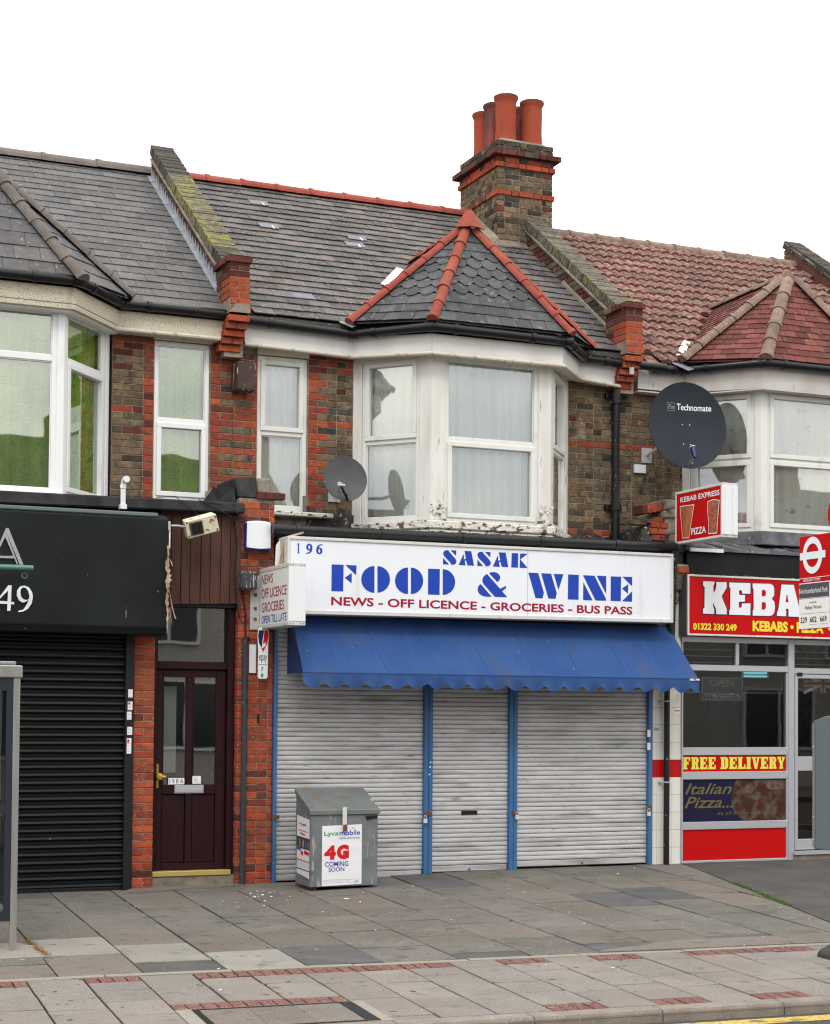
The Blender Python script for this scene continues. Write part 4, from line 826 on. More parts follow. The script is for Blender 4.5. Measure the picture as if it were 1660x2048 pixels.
def bay(h, xc, zb, zt, z1, mt, cmt, post, sashes, wall_y=W, half=.735, wide=1.36, fy=.14, cill_mt=None, lipz=None, wl=.11, jamb=.10):
    a0, a1, a2, a3 = (xc-wide, wall_y), (xc-half, fy), (xc+half, fy), (xc+wide, wall_y)
    path = [a0, a1, a2, a3]; inner = offs(path, -.14)
    # corner posts, head and base: one white carcass
    b = B()
    lp = lambda p, q, t: (p[0]+(q[0]-p[0])*t, p[1]+(q[1]-p[1])*t)
    def post_at(poly, z0=zb, z2=z1):
        b.prism([(x, y, z0) for x, y in poly], (0, 0, z2-z0))
    Ls = math.hypot(a1[0]-a0[0], a1[1]-a0[1]); tj, tp = jamb/Ls, post/Ls
    for s in (0, 1):
        A0, A1, A2, I0, I1, I2 = (a0, a1, a2, inner[0], inner[1], inner[2]) if s == 0 else (a3, a2, a1, inner[3], inner[2], inner[1])
        post_at([lp(A0, A1, -0.02), lp(A0, A1, tj), lp(I0, I1, tj), lp(I0, I1, -.02)])
        post_at([lp(A0, A1, 1-tp), A1, lp(A1, A2, post/(2*half)), lp(I1, I2, post/(2*half)), I1, lp(I0, I1, 1-tp)])
    v, f = board(path, -.14, z1-.002, z1+.16); b.add(v, f)
    v, f = board(path, -.14, zb-.16, zb+.002); b.add(v, f)
    car = b.ok('bay_window', mt, h, bevel=.006)
    # windows between the posts
    for p, q, k in ((lp(a0, a1, tj), lp(a0, a1, 1-tp), 0), (lp(a1, a2, post/(2*half)), lp(a1, a2, 1-post/(2*half)), 1), (lp(a2, a3, tp), lp(a2, a3, 1-tj), 2)):
        d = V((q[0]-p[0], q[1]-p[1])).normalized(); nn = V((-d.y, d.x))*.018; P_, Q_ = (p[0]+nn.x+d.x*.002, p[1]+nn.y+d.y*.002), (q[0]+nn.x-d.x*.002, q[1]+nn.y-d.y*.002)
        window(car, P_, Q_, zb+.004, z1-.004, zt, M['upvc_old'] if mt is not M['upvc'] else mt, cmt, sashes[k], name='window_frame', wl=wl)
    return car, path
def trim(h, name, mt, path, th, z0, z1, dz=None, bevel=0):
    v, f = board(path, th, z0, z1, dz); return mk(name, v, f, mt, h, bevel=bevel)

# middle house
bayB, pB = bay(HB, 8.19, 3.70, 4.60, 5.53, M['paint'], M['curtain_w'], .155, ((0, 1), (1, 0), (0, 1)))
wp = [(5.43, W), (pB[0][0], W)]; fullB = [(5.50, W), pB[0], pB[1], pB[2], pB[3], (10.16, W)]
dzB = [.075, .045, 0, 0, .045, .0]
fb = offs(fullB, .15)
trim(HB, 'fascia_board', M['fascia'], fb, -.025, 5.515, 5.715, dzB)
sof = B(); 
v, f = board(fb, -.30, 5.50, 5.514, dzB); mk('soffit', v, f, M['cornice'], HB)
b = B(); b.tube([(x, y, 5.497+d) for (x, y), d in zip(offs(fullB, .165), dzB)], .020, 8); b.ok('cornice_moulding', M['cornice'], HB, smooth=True)
for p in (fb[2], fb[3]): bx('board_joint', M['ink_grey'], HB, p[0]-.002, p[0]+.002, p[1]-.002, p[1]+.006, 5.52, 5.71)
g = offs(fullB, .22); gp = [(x, y, 5.765+d) for (x, y), d in zip(g, [.055, .02, .01, .0, .01, .0])]; gp[0] = (5.49, gp[0][1], gp[0][2]); gp[-1] = (10.72, .62, 5.74)
def gutter(h, pts, r=.052):
    b = B(); b.tube(pts, r, 14)
    for p, q in zip(pts, pts[1:]):
        p, q = V(p), V(q); t = (q-p).normalized(); Ln = (q-p).length; k = .25
        while k < Ln-.1: b.tube([p+t*k, p+t*(k+.05)], r+.009, 12); k += .95
    for p in pts[1:-1]:
        i = pts.index(p); t1 = (V(pts[i-1])-V(p)).normalized()*.06; t2 = (V(pts[i+1])-V(p)).normalized()*.06; b.tube([V(p)+t1, V(p), V(p)+t2], r+.008, 12)
    return b.ok('gutter', M['gutter'], h, smooth=True)
gutter(HB, gp)
winB = window(HB, (5.70, W+.03), (6.285, W+.03), 3.80, 5.505, 4.66, M['upvc_old'], M['curtain_w'], (0, 1), fw=.055)
b = B(); b.box(5.66, 6.55, W-.14, W+.02, 3.735, 3.785); b.ok('window_cill', M['peel'], HB, bevel=.01)
b = B(); b.box(5.69, 6.29, W-.02, W+.03, 5.512, 5.60); b.ok('window_lintel', M['cornice'], HB)
b = B(); b.box(6.245, 6.30, W-.004, W+.04, 3.785, 3.98); b.ok('mortar_patch', M['render'], HB)
trim(HB, 'bay_cill', M['peel'], offs(pB, .0), .055, 3.605, 3.695, None, .012)
trim(HB, 'bay_apron', M['peel'], offs(pB, .0), .035, 3.50, 3.603, [0, 0, 0, 0], .015)
for x, sx in ((7.46, 1), (8.92, -1)):       # swollen flaking paint at the feet of the corner posts
    b = B()
    for i in range(26):
        a, z = rnd.uniform(-.02, .16)*sx, 3.70+abs(rnd.gauss(0, .11)); s = rnd.uniform(.012, .035)
        if z > 3.98: continue
        y = .136-rnd.uniform(0, .012); b.prism([(x+a+s*math.cos(t)*rnd.uniform(.6, 1), y, z+s*1.3*math.sin(t)*rnd.uniform(.6, 1)) for t in [k*1.05 for k in range(6)]], (0, -.004, 0))
    b.ok('flaking_paint', M['peel'], bayB)
def stain(h, nm, mt, x0, x1, z0, z1, y, n=16):
    b = B(); top = [(x0+(x1-x0)*i/n, y, z1-rnd.uniform(0, .45)*(z1-z0)) for i in range(n, -1, -1)]; b.flat([(x0, y, z0), (x1, y, z0)]+top); b.v += [V((p.x, y+.003, p.z)) for p in b.v]; k_ = len(b.v)//2
    b.f += [(i, i+1, k_+i+1, k_+i) for i in range(k_-1)]; b.ok(nm, mt, h)
stain(HB, 'bitumen_coat', M['bitumen'], 6.28, 6.86, 3.60, 3.90, W-.0085); stain(HB, 'bitumen_coat', M['bitumen'], 9.56, 10.42, 3.60, 3.76, W-.0085)
# downpipe on the middle house upper wall
b = B(); x = 10.15; b.tube([(x, W-.09, 3.60), (x, W-.09, 5.36)], .048, 14); b.tube([(x, W-.09, 5.30), (x, W-.09, 5.47)], .066, 14); b.tube([(x, W-.09, 4.02), (x, W-.09, 4.10)], .066, 14)
for z in (5.40, 4.06): b.box(x-.11, x+.11, W-.05, W, z-.03, z+.03)
b.tube([(x, W-.09, 3.62), (x+.01, W-.14, 3.56)], .055, 12)
b.ok('downpipe', M['iron'], HB, smooth=True)
b = B(); b.tube([(10.24, .60, 5.70), (10.24, .60, 5.62)], .03, 10); b.ok('gutter_outlet', M['plastic_g'], HB)

# left house
bayA, pA = bay(HA, 2.69, 3.745, 5.11, 5.62, M['upvc'], M['curtain_g'], .065, ((0, 0), (0, 0), (1, 0)), wl=.09, jamb=.05)
fullA = [(.0, W), pA[0], pA[1], pA[2], pA[3], (5.30, W)]
fa = offs(fullA, .15); trim(HA, 'fascia_stucco', M['stucco'], fa, -.12, 5.64, 5.80, [0, 0, 0, 0, 0, 0])
trim(HA, 'fascia_stucco', M['stucco'], [(4.10, .745), (5.29, .745)], -.12, 5.615, 5.66)
trim(HA, 'window_hood', M['upvc'], offs(pA, .13), -.13, 5.60, 5.665, None, .006)
trim(HA, 'window_hood', M['upvc'], offs(pA, .10), -.10, 5.565, 5.60, None, .006)
v, f = board(fa, -.20, 5.585, 5.63); mk('soffit', v, f, M['stucco'], HA)
b = B(); b.tube([(4.06, .735, 5.60), (5.28, .735, 5.60)], .022, 8); b.ok('cornice_moulding', M['cornice'], HA)
g = offs(fullA, .21); gutter(HA, [(x, y, 5.86) for x, y in g[:-1]]+[(5.33, g[-1][1], 5.86)])
bx('window_cill', M['upvc'], HA, 1.6, 3.47, .08, .14, 3.70, 3.745)
winA = window(HA, (4.548, W+.03), (5.16, W+.03), 3.86, 5.562, 4.70, M['upvc'], M['curtain_g'], (1, 0), fw=.045)
bx('window_lintel', M['cornice'], HA, 4.53, 5.18, W-.03, W+.02, 5.565, 5.60)
# right house
bayC, pC = bay(HC, 12.494, 3.80, 4.66, 5.49, M['upvc_old'], M['curtain_c'], .09, ((1, 1), (1, 1), (1, 1)), wl=.16)
fullC = [(10.42, W), pC[0], pC[1], pC[2], pC[3], (15.3, W)]
fc = offs(fullC, .15); trim(HC, 'fascia_board', M['fascia_c'], fc, -.03, 5.475, 5.745, [.02, .02, 0, 0, 0, 0])
v, f = board(fc, -.25, 5.46, 5.476); mk('soffit', v, f, M['fascia_c'], HC)
g = offs(fullC, .22); gutter(HC, [(10.60, g[0][1], 5.73)]+[(x, y, 5.76) for x, y in g[1:]])
trim(HC, 'lead_apron', M['lead_dark'], offs(pC, .0), .05, 3.62, 3.79, None, .01)

# ---------------------------------------------------------------- flat roofs over the shops
b = B(); b.hexa([(5.61, .0, 3.42), (10.42, .0, 3.42), (10.42, .9, 3.42), (5.61, .9, 3.42), (5.61, .0, 3.50), (10.42, .0, 3.52), (10.42, .9, 3.66), (5.61, .9, 3.66)]); b.ok('flat_roof', M['bitumen'], HB)
b = B()
for i in range(60):
    x = 5.65+i*.079; z = 3.525+.0004*i
    b.hexa([(x, -.10, z-.03), (x+.079, -.10, z-.03), (x+.079, .12, z-.02), (x, .12, z-.02), (x, -.10+rnd.uniform(-.008, .008), z+rnd.uniform(.0, .022)), (x+.079, -.10+rnd.uniform(-.008, .008), z+rnd.uniform(.0, .022)), (x+.079, .12, z+.03), (x, .12, z+.03)])
b.ok('felt_edge', M['bitumen'], HB)
gutter(HB, [(5.54, -.14, 3.475), (10.40, -.14, 3.505)], .055)
for x, z, nm in ((9.66, 3.585, 'pipe_collar'),): pass
b = B(); b.hexa([(-.2, .06, 3.40), (5.22, .06, 3.40), (5.22, .9, 3.40), (-.2, .9, 3.40), (-.2, .06, 3.715), (5.22, .06, 3.735), (5.22, .9, 3.75), (-.2, .9, 3.73)]); b.ok('flat_roof', M['felt'], HA)
b = B(); b.hexa([(-.2, -.14, 3.55), (5.25, -.14, 3.625), (5.25, -.02, 3.625), (-.2, -.02, 3.55), (-.2, -.12, 3.70), (5.25, -.12, 3.735), (5.25, .05, 3.745), (-.2, .05, 3.715)]); b.ok('felt_drape', M['felt'], HA, bevel=.015)
b = B(); b.tube([(4.32, -.125, 3.735), (4.5, -.135, 3.76), (4.62, -.15, 3.68), (4.75, -.15, 3.58)], .004, 5); b.tube([(4.75, -.13, 3.74), (4.95, -.15, 3.66), (5.1, -.16, 3.57)], .004, 5); b.tube([(4.8, -.13, 3.735), (5.02, -.145, 3.70), (5.16, -.15, 3.63), (5.19, -.16, 3.55)], .003, 5); b.ok('loose_cable', M['bark'], HA)
b = B(); b.hexa([(10.57, -.02, 3.35), (15.3, -.02, 3.35), (15.3, .9, 3.35), (10.57, .9, 3.35), (10.57, -.02, 3.52), (15.3, -.02, 3.52), (15.3, .9, 3.70), (10.57, .9, 3.70)]); b.ok('flat_roof', M['lead_dark'], HC)
b = B()
for i in range(46):
    x = 10.56+i*.1; b.hexa([(x, -.10, 3.49), (x+.1, -.10, 3.49), (x+.1, .35, 3.56), (x, .35, 3.56), (x, -.10, 3.52+rnd.uniform(0, .03)), (x+.1, -.10, 3.52+rnd.uniform(0, .03)), (x+.1, .35, 3.63+rnd.uniform(0, .03)), (x, .35, 3.63+rnd.uniform(0, .03))])
b.ok('lead_edge', M['lead_dark'], HC)
bx('flashing_strip', M['ink_white'], HC, 10.60, 11.05, -.13, -.105, 3.475, 3.515)
# rendered stub and brick patch on the party wall beside the right-hand downpipe
b = B(); b.box(10.53, 10.70, .30, .88, 3.50, 4.12); b.box(10.50, 10.72, .27, .9, 3.90, 3.98); b.ok('render_pier', M['render'], HB, bevel=.012)
b = B(); b.hexa([(10.22, .30, 3.50), (10.53, .30, 3.50), (10.53, .88, 3.50), (10.22, .88, 3.50), (10.24, .34, 3.78), (10.53, .32, 3.86), (10.53, .88, 3.86), (10.24, .88, 3.78)]); b.ok('bitumen_upstand', M['bitumen'], HB, bevel=.02)
PS = Pile()
for i in range(5): PS.add(unit_brick(.062, .25, .10, i % 3), T((10.30+.06*i-.02, .34, 3.99+.012*i)), pick(['brick_dark', 'brick_red'], [2, 1]), 'brick')
for r in range(3):
    for i in range(2): PS.add(unit_brick(.1025, .1, .065, r), T((10.40+.112*i-(.03 if r % 2 else 0), .29, 3.66+.075*r)), M['brick_orange'] if r else M['brick_red'])
for i in range(3): PS.add(unit_brick(.215, .12, .05, i), T((10.18+.16*i, .33, 3.83+.025*i)), M['brick_brown' if i < 2 else 'brick_red'])
PS.done(HB, 40)

# ---------------------------------------------------------------- ground floor of the left house
b = B(); b.box(-.2, 4.05, .10, .14, -.35, 2.5); b.ok('shutter_backing', M['black_metal'], HA)
bx('shutter_guide', M['black_metal'], HA, 4.052, 4.138, -.035, .10, -.235, 2.42, bevel=.006)
bx('shutter_bottom_bar', M['black_panel'], HA, 0, 4.05, .012, .06, -.24, -.165, bevel=.006)
def slat_mesh(x0, x1, prof):
    n = len(prof); vs = [(x, y, z) for x in (x0, x1) for y, z in prof]; me = D.meshes.new('slat')
    me.from_pydata(vs, [], [(i, n+i, n+i+1, i+1) for i in range(n-1)]); me.materials.append(None); return me
me = slat_mesh(0, 4.05, [(.05, 0), (.02, .004), (.012, .014), (.016, .03), (.042, .036), (.044, .046), (.026, .050), (.022, .062), (.040, .070), (.05, .078)])
sh = bx('roller_shutter', M['black_metal'], HA, -.1, 4.05, .062, .095, -.2, 2.45)
PSh = Pile(); z = -.165
while z < 2.36: PSh.add(me, T((0, 0, z)), M['black_metal'], 'slat'); z += .0785
PSh.done(sh, 60)
for i, (x, z, w_, h_, c) in enumerate(((4.100, 1.765, .045, .080, 'ink_white'), (4.098, 1.64, .048, .085, 'ink_white'), (4.090, 1.542, .046, .08, 'ink_white'), (4.097, 1.39, .050, .08, 'ink_white'), (4.092, 1.24, .046, .155, 'ink_white'))):
    q = B(); q.box(x-w_/2, x+w_/2, -.0385, -.0355, z-h_/2, z+h_/2); s_ = q.ok('sticker', M[c], HA)
    b = B()
    for k_ in range(5): b.box(x-w_*.38, x+w_*rnd.uniform(.1, .38), -.0392, -.0386, z-h_*.38+k_*h_*.17, z-h_*.38+k_*h_*.17+.003)
    if i in (1, 4): b.box(x-w_*.4, x+w_*.0, -.0392, -.0386, z+h_*.2, z+h_*.42)
    b.ok('sticker_print', M['ink_bright'] if i in (1, 4) else M['ink_grey'], s_)
# maroon door set between the piers
dr = B(); y0 = .10
dr.box(4.36, 4.415, y0, .22, -.10, 2.70).box(5.150, 5.222, y0-.02, .22, -.10, 2.70).box(4.415, 5.150, y0, .22, 2.02, 2.10).box(4.415, 5.150, y0, .22, 2.66, 2.72)
frame = dr.ok('door_frame', M['maroon'], HA, bevel=.006)
B().add([(4.42, .16, 2.10), (5.15, .16, 2.10), (5.15, .16, 2.66), (4.42, .16, 2.66)], [(0, 1, 2, 3)]).ok('transom_pane', GLASS_DOOR, frame)
d = B(); yd = .14
for a in ((4.418, 4.48, -.03, 2.018), (5.045, 5.148, -.03, 2.018), (4.727, 4.798, .04, 1.94), (4.48, 5.045, 1.94, 2.018), (4.48, 5.045, .742, .840), (4.48, 5.045, -.03, .04)): d.box(a[0], a[1], yd, yd+.05, a[2], a[3])
door = d.ok('door', M['maroon'], HA, bevel=.005)
for a, c in ((4.48, 4.727), (4.798, 5.045)):
    bx('door_panel', M['maroon'], door, a+.004, c-.004, yd+.018, yd+.03, .044, .738, bevel=.004)
    bx('pane_bead', M['maroon'], door, a+.002, a+.014, yd+.004, yd+.03, .842, 1.938)
    B().add([(a, yd+.024, .84), (c, yd+.024, .84), (c, yd+.024, 1.94), (a, yd+.024, 1.94)], [(0, 1, 2, 3)]).ok('pane', GLASS_DOOR, door)
b = B(); b.box(4.412, 4.446, yd-.010, yd, .805, 1.055); b.ok('handle_plate', M['brass'], door, bevel=.008)
b = B(); b.lathe([(.012, -.0), (.012, -.03), (.034, -.045), (.040, -.06), (.034, -.075), (0, -.08)], (4.437, yd-.01, .925), 16, 'y'); b.tube([(4.437, yd-.055, .925), (4.50, yd-.055, .922)], [.03, .018], 12); b.ok('knob', M['brass'], door, smooth=True)
b = B(); b.box(4.61, 4.918, yd-.012, yd, .75, .836).box(4.622, 4.906, yd-.02, yd-.012, .762, .800); b.ok('letterbox', M['brass'] if 0 else M['alu'], door, bevel=.003)
bx('number_plate', M['ink_white'], door, 4.545, 4.714, yd-.004, yd-.001, .843, .907); textbox('1 9 8 A', 4.555, 4.704, .852, .898, yd-.0052, M['ink_black'], door, .0)
nt_ = bx('notice', M['ink_white'], door, 4.800, 4.889, yd-.004, yd-.001, .848, .927); b = B()
for k_ in range(4): b.box(4.815, 4.875-.01*k_, yd-.0052, yd-.0044, .862+.014*k_, .866+.014*k_)
b.ok('notice_print', M['ink_grey'], nt_)
bx('threshold', M['gold'], HA, 4.362, 5.19, .035, .14, -.085, -.032, bevel=.006)
bx('door_step', M['render'], HA, 4.355, 5.224, .05, .3, -.25, -.086)
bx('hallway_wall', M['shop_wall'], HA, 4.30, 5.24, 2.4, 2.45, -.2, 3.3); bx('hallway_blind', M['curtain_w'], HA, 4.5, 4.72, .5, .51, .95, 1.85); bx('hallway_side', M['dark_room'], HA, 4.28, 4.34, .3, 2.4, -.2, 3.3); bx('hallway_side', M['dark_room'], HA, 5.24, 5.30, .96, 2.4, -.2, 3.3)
# brown vertical boards over the door
PS = Pile(); x = 4.40; i = 0
while x < 5.22:
    w_ = rnd.uniform(.092, .112); lean = -.002*i; zt, zb = 3.62, 2.675+.004*i
    b = [(x, .0, zb), (x+w_-.008, .0, zb), (x+w_-.008, .022, zb), (x, .022, zb), (x+.01, .0, zt), (x+w_+.002, .0, zt), (x+w_+.002, .022, zt), (x+.01, .022, zt)]
    y_ = rnd.uniform(-.004, .004); PS.add(([(p[0], p[1]-.005+y_, p[2]) for p in b], [(0, 3, 2, 1), (4, 5, 6, 7), (0, 1, 5, 4), (1, 2, 6, 5), (2, 3, 7, 6), (3, 0, 4, 7)]), Matrix.Identity(4), M['boards'], 'plank'); x += w_; i += 1
PS.done(HA, 20); bx('board_backing', M['black_metal'], HA, 4.36, 5.235, .03, .06, 2.66, 3.6)
b = B(); b.prism([(5.17, -.04, 3.55), (5.20, -.04, 3.3), (5.18, -.04, 2.95), (5.215, -.04, 2.62), (5.235, -.04, 2.55), (5.235, -.04, 3.6)], (0, .03, 0)); b.ok('warped_edge_board', M['boards'], HA)
# white boiler overflow pipe
b = B(); b.tube([(3.965, -.18, 3.60), (3.965, -.18, 3.84), (3.966, -.188, 3.868), (3.970, -.21, 3.882), (3.98, -.26, 3.885)], .026, 16); b.tube([(3.965, -.18, 3.80), (3.965, -.18, 3.835)], .032, 16); b.tube([(3.975, -.235, 3.885), (3.98, -.268, 3.885)], .033, 16); b.box(3.932, 3.998, -.21, -.14, 3.595, 3.64); b.lathe([(.022, 0), (0, .001)], (3.98, -.2685, 3.885), 12, 'y')
meta(b.ok('overflow_pipe', M['plastic_w'], None, smooth=True), 'white plastic elbow pipe poking up from the black flat roof edge', 'pipe')
# black fascia box with its chrome letter, white phone digits and lamp bar
s1 = thing('shop_sign', (2.2, -.3, 2.3), 'plain black shop fascia box above the black roller shutter', 'shop sign')
b = B(); b.prism([(-.2, -.33, 2.345), (-.2, -.37, 2.42), (-.2, -.35, 3.49), (-.2, -.335, 3.52), (-.2, .04, 3.60), (-.2, .04, 2.345)], (4.58, 0, 0)); b.ok('panel', M['black_panel'], s1, bevel=.006)
bx('top_trim', M['box_grey'] if 0 else M['teal'], s1, -.2, 4.28, -.352, -.30, 3.515, 3.555, bevel=.008)
b = B(); [b.prism([(g_[i], -.363, g_[i+1]) for i in range(0, len(g_), 2)], (0, -.013, 0)) for g_ in G_A]; b.ok('letter', M['chrome'], s1)
k5 = lambda G: [[(q*.9925 if i % 2 == 0 else 1.6+(q-1.6)*.9925) for i, q in enumerate(g_)] for g_ in G]
kk = (16.8-.38)/(16.8-.5); kz_ = lambda G: [[(q*kk if i % 2 == 0 else 1.6+(q-1.6)*kk) for i, q in enumerate(g_)] for g_ in G]
glyphs(kz_(G_4), -.380, M['ink_white'], s1, 'digit'); glyphs(kz_(G_9), -.380, M['ink_white'], s1, 'digit'); glyphs(kz_(G_9H), -.3815, M['black_panel'], s1, 'digit_counter')
lamp = thing('sign_lamp', (2.6, -.6, 3.0), 'green tubular lamp bar fixed across the black fascia above the white digits', 'lamp')
b = B(); b.tube([(1.8, -.62, 2.925), (3.005, -.62, 2.936)], .026, 14); b.ok('bar', M['green_pole'], lamp, smooth=True)
b = B(); b.tube([(2.93+.026*math.cos(t), -.60, 2.862+.026*math.sin(t)) for t in [k_*.6981 for k_ in range(10)]], .005, 6, False); b.tube([(2.9, -.6, 2.925), (2.9, -.38, 2.95)], .008, 6); b.ok('bracket', M['teal'], lamp)

# ---------------------------------------------------------------- shopfront of the middle house
POSTS = [(5.612, 5.648), (7.315, 7.362), (7.366, 7.412), (8.335, 8.382), (8.386, 8.432), (10.100, 10.150)]
for x0, x1 in POSTS:
    b = B(); b.box(x0, x1, -.05, .07, GZ((x0+x1)/2, 0)-.03, 2.62); b.ok('shutter_post', M['blue_post'], HB, bevel=.004)
bx('shop_back', M['dark_room'], HB, 5.62, 10.16, .10, .14, -.35, 3.42)
bx('side_jamb', M['ink_grey'], HB, 10.152, 10.177, -.0, .09, -.2, 2.7)
prof = [(.016, 0), (.004, .0025), (.0, .008), (-.002, .020), (-.001, .034), (.001, .0425), (.005, .0462), (.016, .0488)]
for x0, x1, zb in ((5.650, 7.313, -.150), (7.414, 8.333, -.112), (8.434, 10.098, -.085)):
    sh = B(); sh.box(x0, x1, .03, .045, zb, 2.56); sh = sh.ok('roller_shutter', M['black_metal'], HB)
    bx('bottom_rail', M['slat'], sh, x0+.004, x1-.004, -.004, .028, zb-.012, zb+.052, bevel=.006)
    me = slat_mesh(x0, x1, prof); PSh = Pile(); z = zb+.056; k_ = 0
    while z < 2.5:
        PSh.add(me, T((x0, rnd.uniform(-.0025, .0012), z)) @ Matrix.Rotation(rnd.gauss(0, .0007), 4, 'Y') @ Matrix.Rotation(rnd.gauss(0, .014), 4, 'X') @ T((-x0, 0, 0)), M['slat'], 'slat'); z += .0492; k_ += 1
    PSh.done(sh, 80)
    if x0 > 7.4 and x0 < 8: bx('letter_slot', M['ink_black'], sh, 7.775, 7.965, -.008, .01, .490, .530)
    bx('rail_bolt', M['rust'], sh, (x0+x1)/2-.01, (x0+x1)/2+.01, -.012, -.004, zb+.0, zb+.02)
for x, z in ((7.36, .51), (8.40, .50), (10.10, .53), (5.64, .50)): bx('shutter_hasp', M['rust'], HB, x-.035, x+.035, -.062, -.05, z-.018, z+.022)
def padlock(x, z, lab):
    t = thing('padlock', (x, -.08, z), lab, 'padlock', 'padlocks on the shutter posts')
    b = B(); b.box(x-.021, x+.021, -.092, -.068, z-.045, z); b.ok('body', M['sign_frame'], t, bevel=.004)
    b = B(); b.tube([(x-.014, -.08, z-.002), (x-.014, -.08, z+.025), (x-.008, -.08, z+.036), (x+.008, -.08, z+.036), (x+.014, -.08, z+.025), (x+.014, -.08, z-.002)], .0045, 8); b.ok('shackle', M['alu'], t, smooth=True)
padlock(7.315, .455, 'padlock on the blue double post left of the narrow shutter')
padlock(8.415, .475, 'padlock on the blue double post right of the narrow shutter')
padlock(10.085, .485, 'padlock on the single blue post beside the white tiled pier')
for i, (x, z) in enumerate(((10.098, 1.377), (10.098, 1.23))): bx('sticker', M['ink_white'], HB, x-.018, x+.022, -.0535, -.0505, z-.04, z+.04)
for x, z in ((7.385, 1.06), (7.378, 1.01), (7.372, .93)): bx('paint_fleck', M['ink_white'], HB, x-.009, x+.009, -.0525, -.0505, z-.007, z+.007)
b = B()      # faint scribble on the narrow shutter
for i in range(9):
    x = 7.655+.013*i+rnd.uniform(-.003, .003); b.prism([(x, -.0058, .645), (x+.004, -.0058, .645), (x+.004+rnd.uniform(-.008, .008), -.0058, .678), (x+rnd.uniform(-.008, .004), -.0058, .678)], (0, -.001, 0))
b.ok('scribble', M['ink_grey'], HB)
# white tiled pier
PT = Pile(); core = B(); core.box(10.186, 10.552, .008, .45, -.25, 3.44); tp = core.ok('tiled_pier', M['grout'], HB)
z = -.127; r = 0
while z < 2.95:
    for x0, x1 in ((10.182, 10.236), (10.239, 10.437), (10.440, 10.556)):
        z1_ = z+.1975; mt = M['tile_r'] if abs(z+.1-1.03) < .06 else M['tile_w']
        b_ = [(x0, 0, z), (x1, 0, z), (x1, .01, z), (x0, .01, z), (x0, 0, z1_), (x1, 0, z1_), (x1, .01, z1_), (x0, .01, z1_)]
        PT.add((b_, [(0, 3, 2, 1), (4, 5, 6, 7), (0, 1, 5, 4), (1, 2, 6, 5), (2, 3, 7, 6), (3, 0, 4, 7)]), Matrix.Identity(4), mt, 'tile')
    z += .2005; r += 1
PT.done(tp, 60)
b = B(); b.hexa([(10.36, -.06, 3.02), (10.54, -.06, 3.02), (10.54, .1, 3.02), (10.36, .1, 3.02), (10.37, -.12, 3.32), (10.60, -.12, 3.32), (10.60, .1, 3.32), (10.37, .1, 3.32)]); b.hexa([(10.37, -.03, 2.86), (10.5, -.03, 2.86), (10.5, .1, 2.86), (10.37, .1, 2.86), (10.37, -.05, 2.98), (10.52, -.05, 2.98), (10.52, .1, 2.98), (10.37, .1, 2.98)]); b.ok('broken_corbel', M['render'], HB, bevel=.02)
bx('corbel_brick', M['brick_orange'], HB, 10.44, 10.585, -.128, .0, 3.22, 3.29, bevel=.006)
bx('fascia_back', M['black_metal'], HB, 5.63, 10.60, -.02, .06, 3.30, 3.47)
q = M['gutter']
b = B(); b.tube([(10.33, -.06, -.12), (10.335, -.06, 1.95), (10.34, -.06, 2.4)], .034, 14)
b.ok('downpipe', M['iron'], HB, smooth=True)
b = B(); b.tube([(10.36, -.16, 3.47), (10.37, -.12, 3.2), (10.33, -.14, 2.35)], .045, 14); b.ok('downpipe', M['iron'], HB, smooth=True)
for z in (.82, 1.745): b = B(); b.tube([(10.27, -.03, z), (10.30, -.075, z), (10.335, -.10, z), (10.37, -.075, z), (10.40, -.03, z)], .009, 6); b.box(10.255, 10.285, -.03, -.0, z-.012, z+.012); b.ok('pipe_clip', M['plastic_g'], HB)
bx('sticker', M['ink_white'], HB, 10.468, 10.540, -.003, -.0005, 1.603, 1.667); bx('sticker_print', M['ink_bright'], HB, 10.472, 10.536, -.0045, -.0032, 1.63, 1.643)
bx('sticker', M['ink_grey'], HB, 10.20, 10.262, -.003, -.0005, 1.408, 1.442)
# grey drainpipe and cable down the brick pier
b = B(); b.tube([(5.285, -.045, -.18), (5.292, -.045, 2.35)], .030, 12); b.ok('downpipe', M['pipe_grey'], HA, smooth=True)
b = B(); b.tube([(5.30, -.02, 2.34), (5.298, -.02, 2.62), (5.275, -.02, 2.75), (5.27, -.02, 2.85)], .009, 6); b.box(5.31, 5.35, -.02, 0, 2.33, 2.36); b.ok('cable', M['bark'], HA)
bx('junction_box', M['box_grey'], HA, 5.215, 5.395, -.13, -.004, 2.845, 3.035, bevel=.02)
bx('brick_hole', M['ink_black'], HB, 5.442, 5.466, -.0045, -.002, 1.475, 1.565)

# ---------------------------------------------------------------- blue awning
aw = thing('awning', (8.04, -.1, 2.5), 'faded blue canvas awning with scalloped edge over the steel shutters', 'awning')
def aw_z(t): return 2.60-(2.60-1.985)*t
n = 48; mrows = 8; vs = []
for i in range(n+1):
    a = i/n
    for j in range(mrows+1):
        t = j/mrows; x0 = 5.775+(5.725-5.775)*t; x1 = 10.33+(10.40-10.33)*t; x = x0+(x1-x0)*a
        sag = -.020*math.sin(math.pi*t)*(1+.5*math.sin(a*22))+.006*math.sin(a*57+t*5)*math.sin(math.pi*t)+.004*math.sin(a*23-t*9)*t*(1-t)*4
        vs.append((x, -.10-.52*t+sag*.6, aw_z(t)+sag))
fs = [(i*(mrows+1)+j, (i+1)*(mrows+1)+j, (i+1)*(mrows+1)+j+1, i*(mrows+1)+j+1) for i in range(n) for j in range(mrows)]
can = mk('canopy', vs, fs, M['awning'], aw, True)
n = 420; vs = []
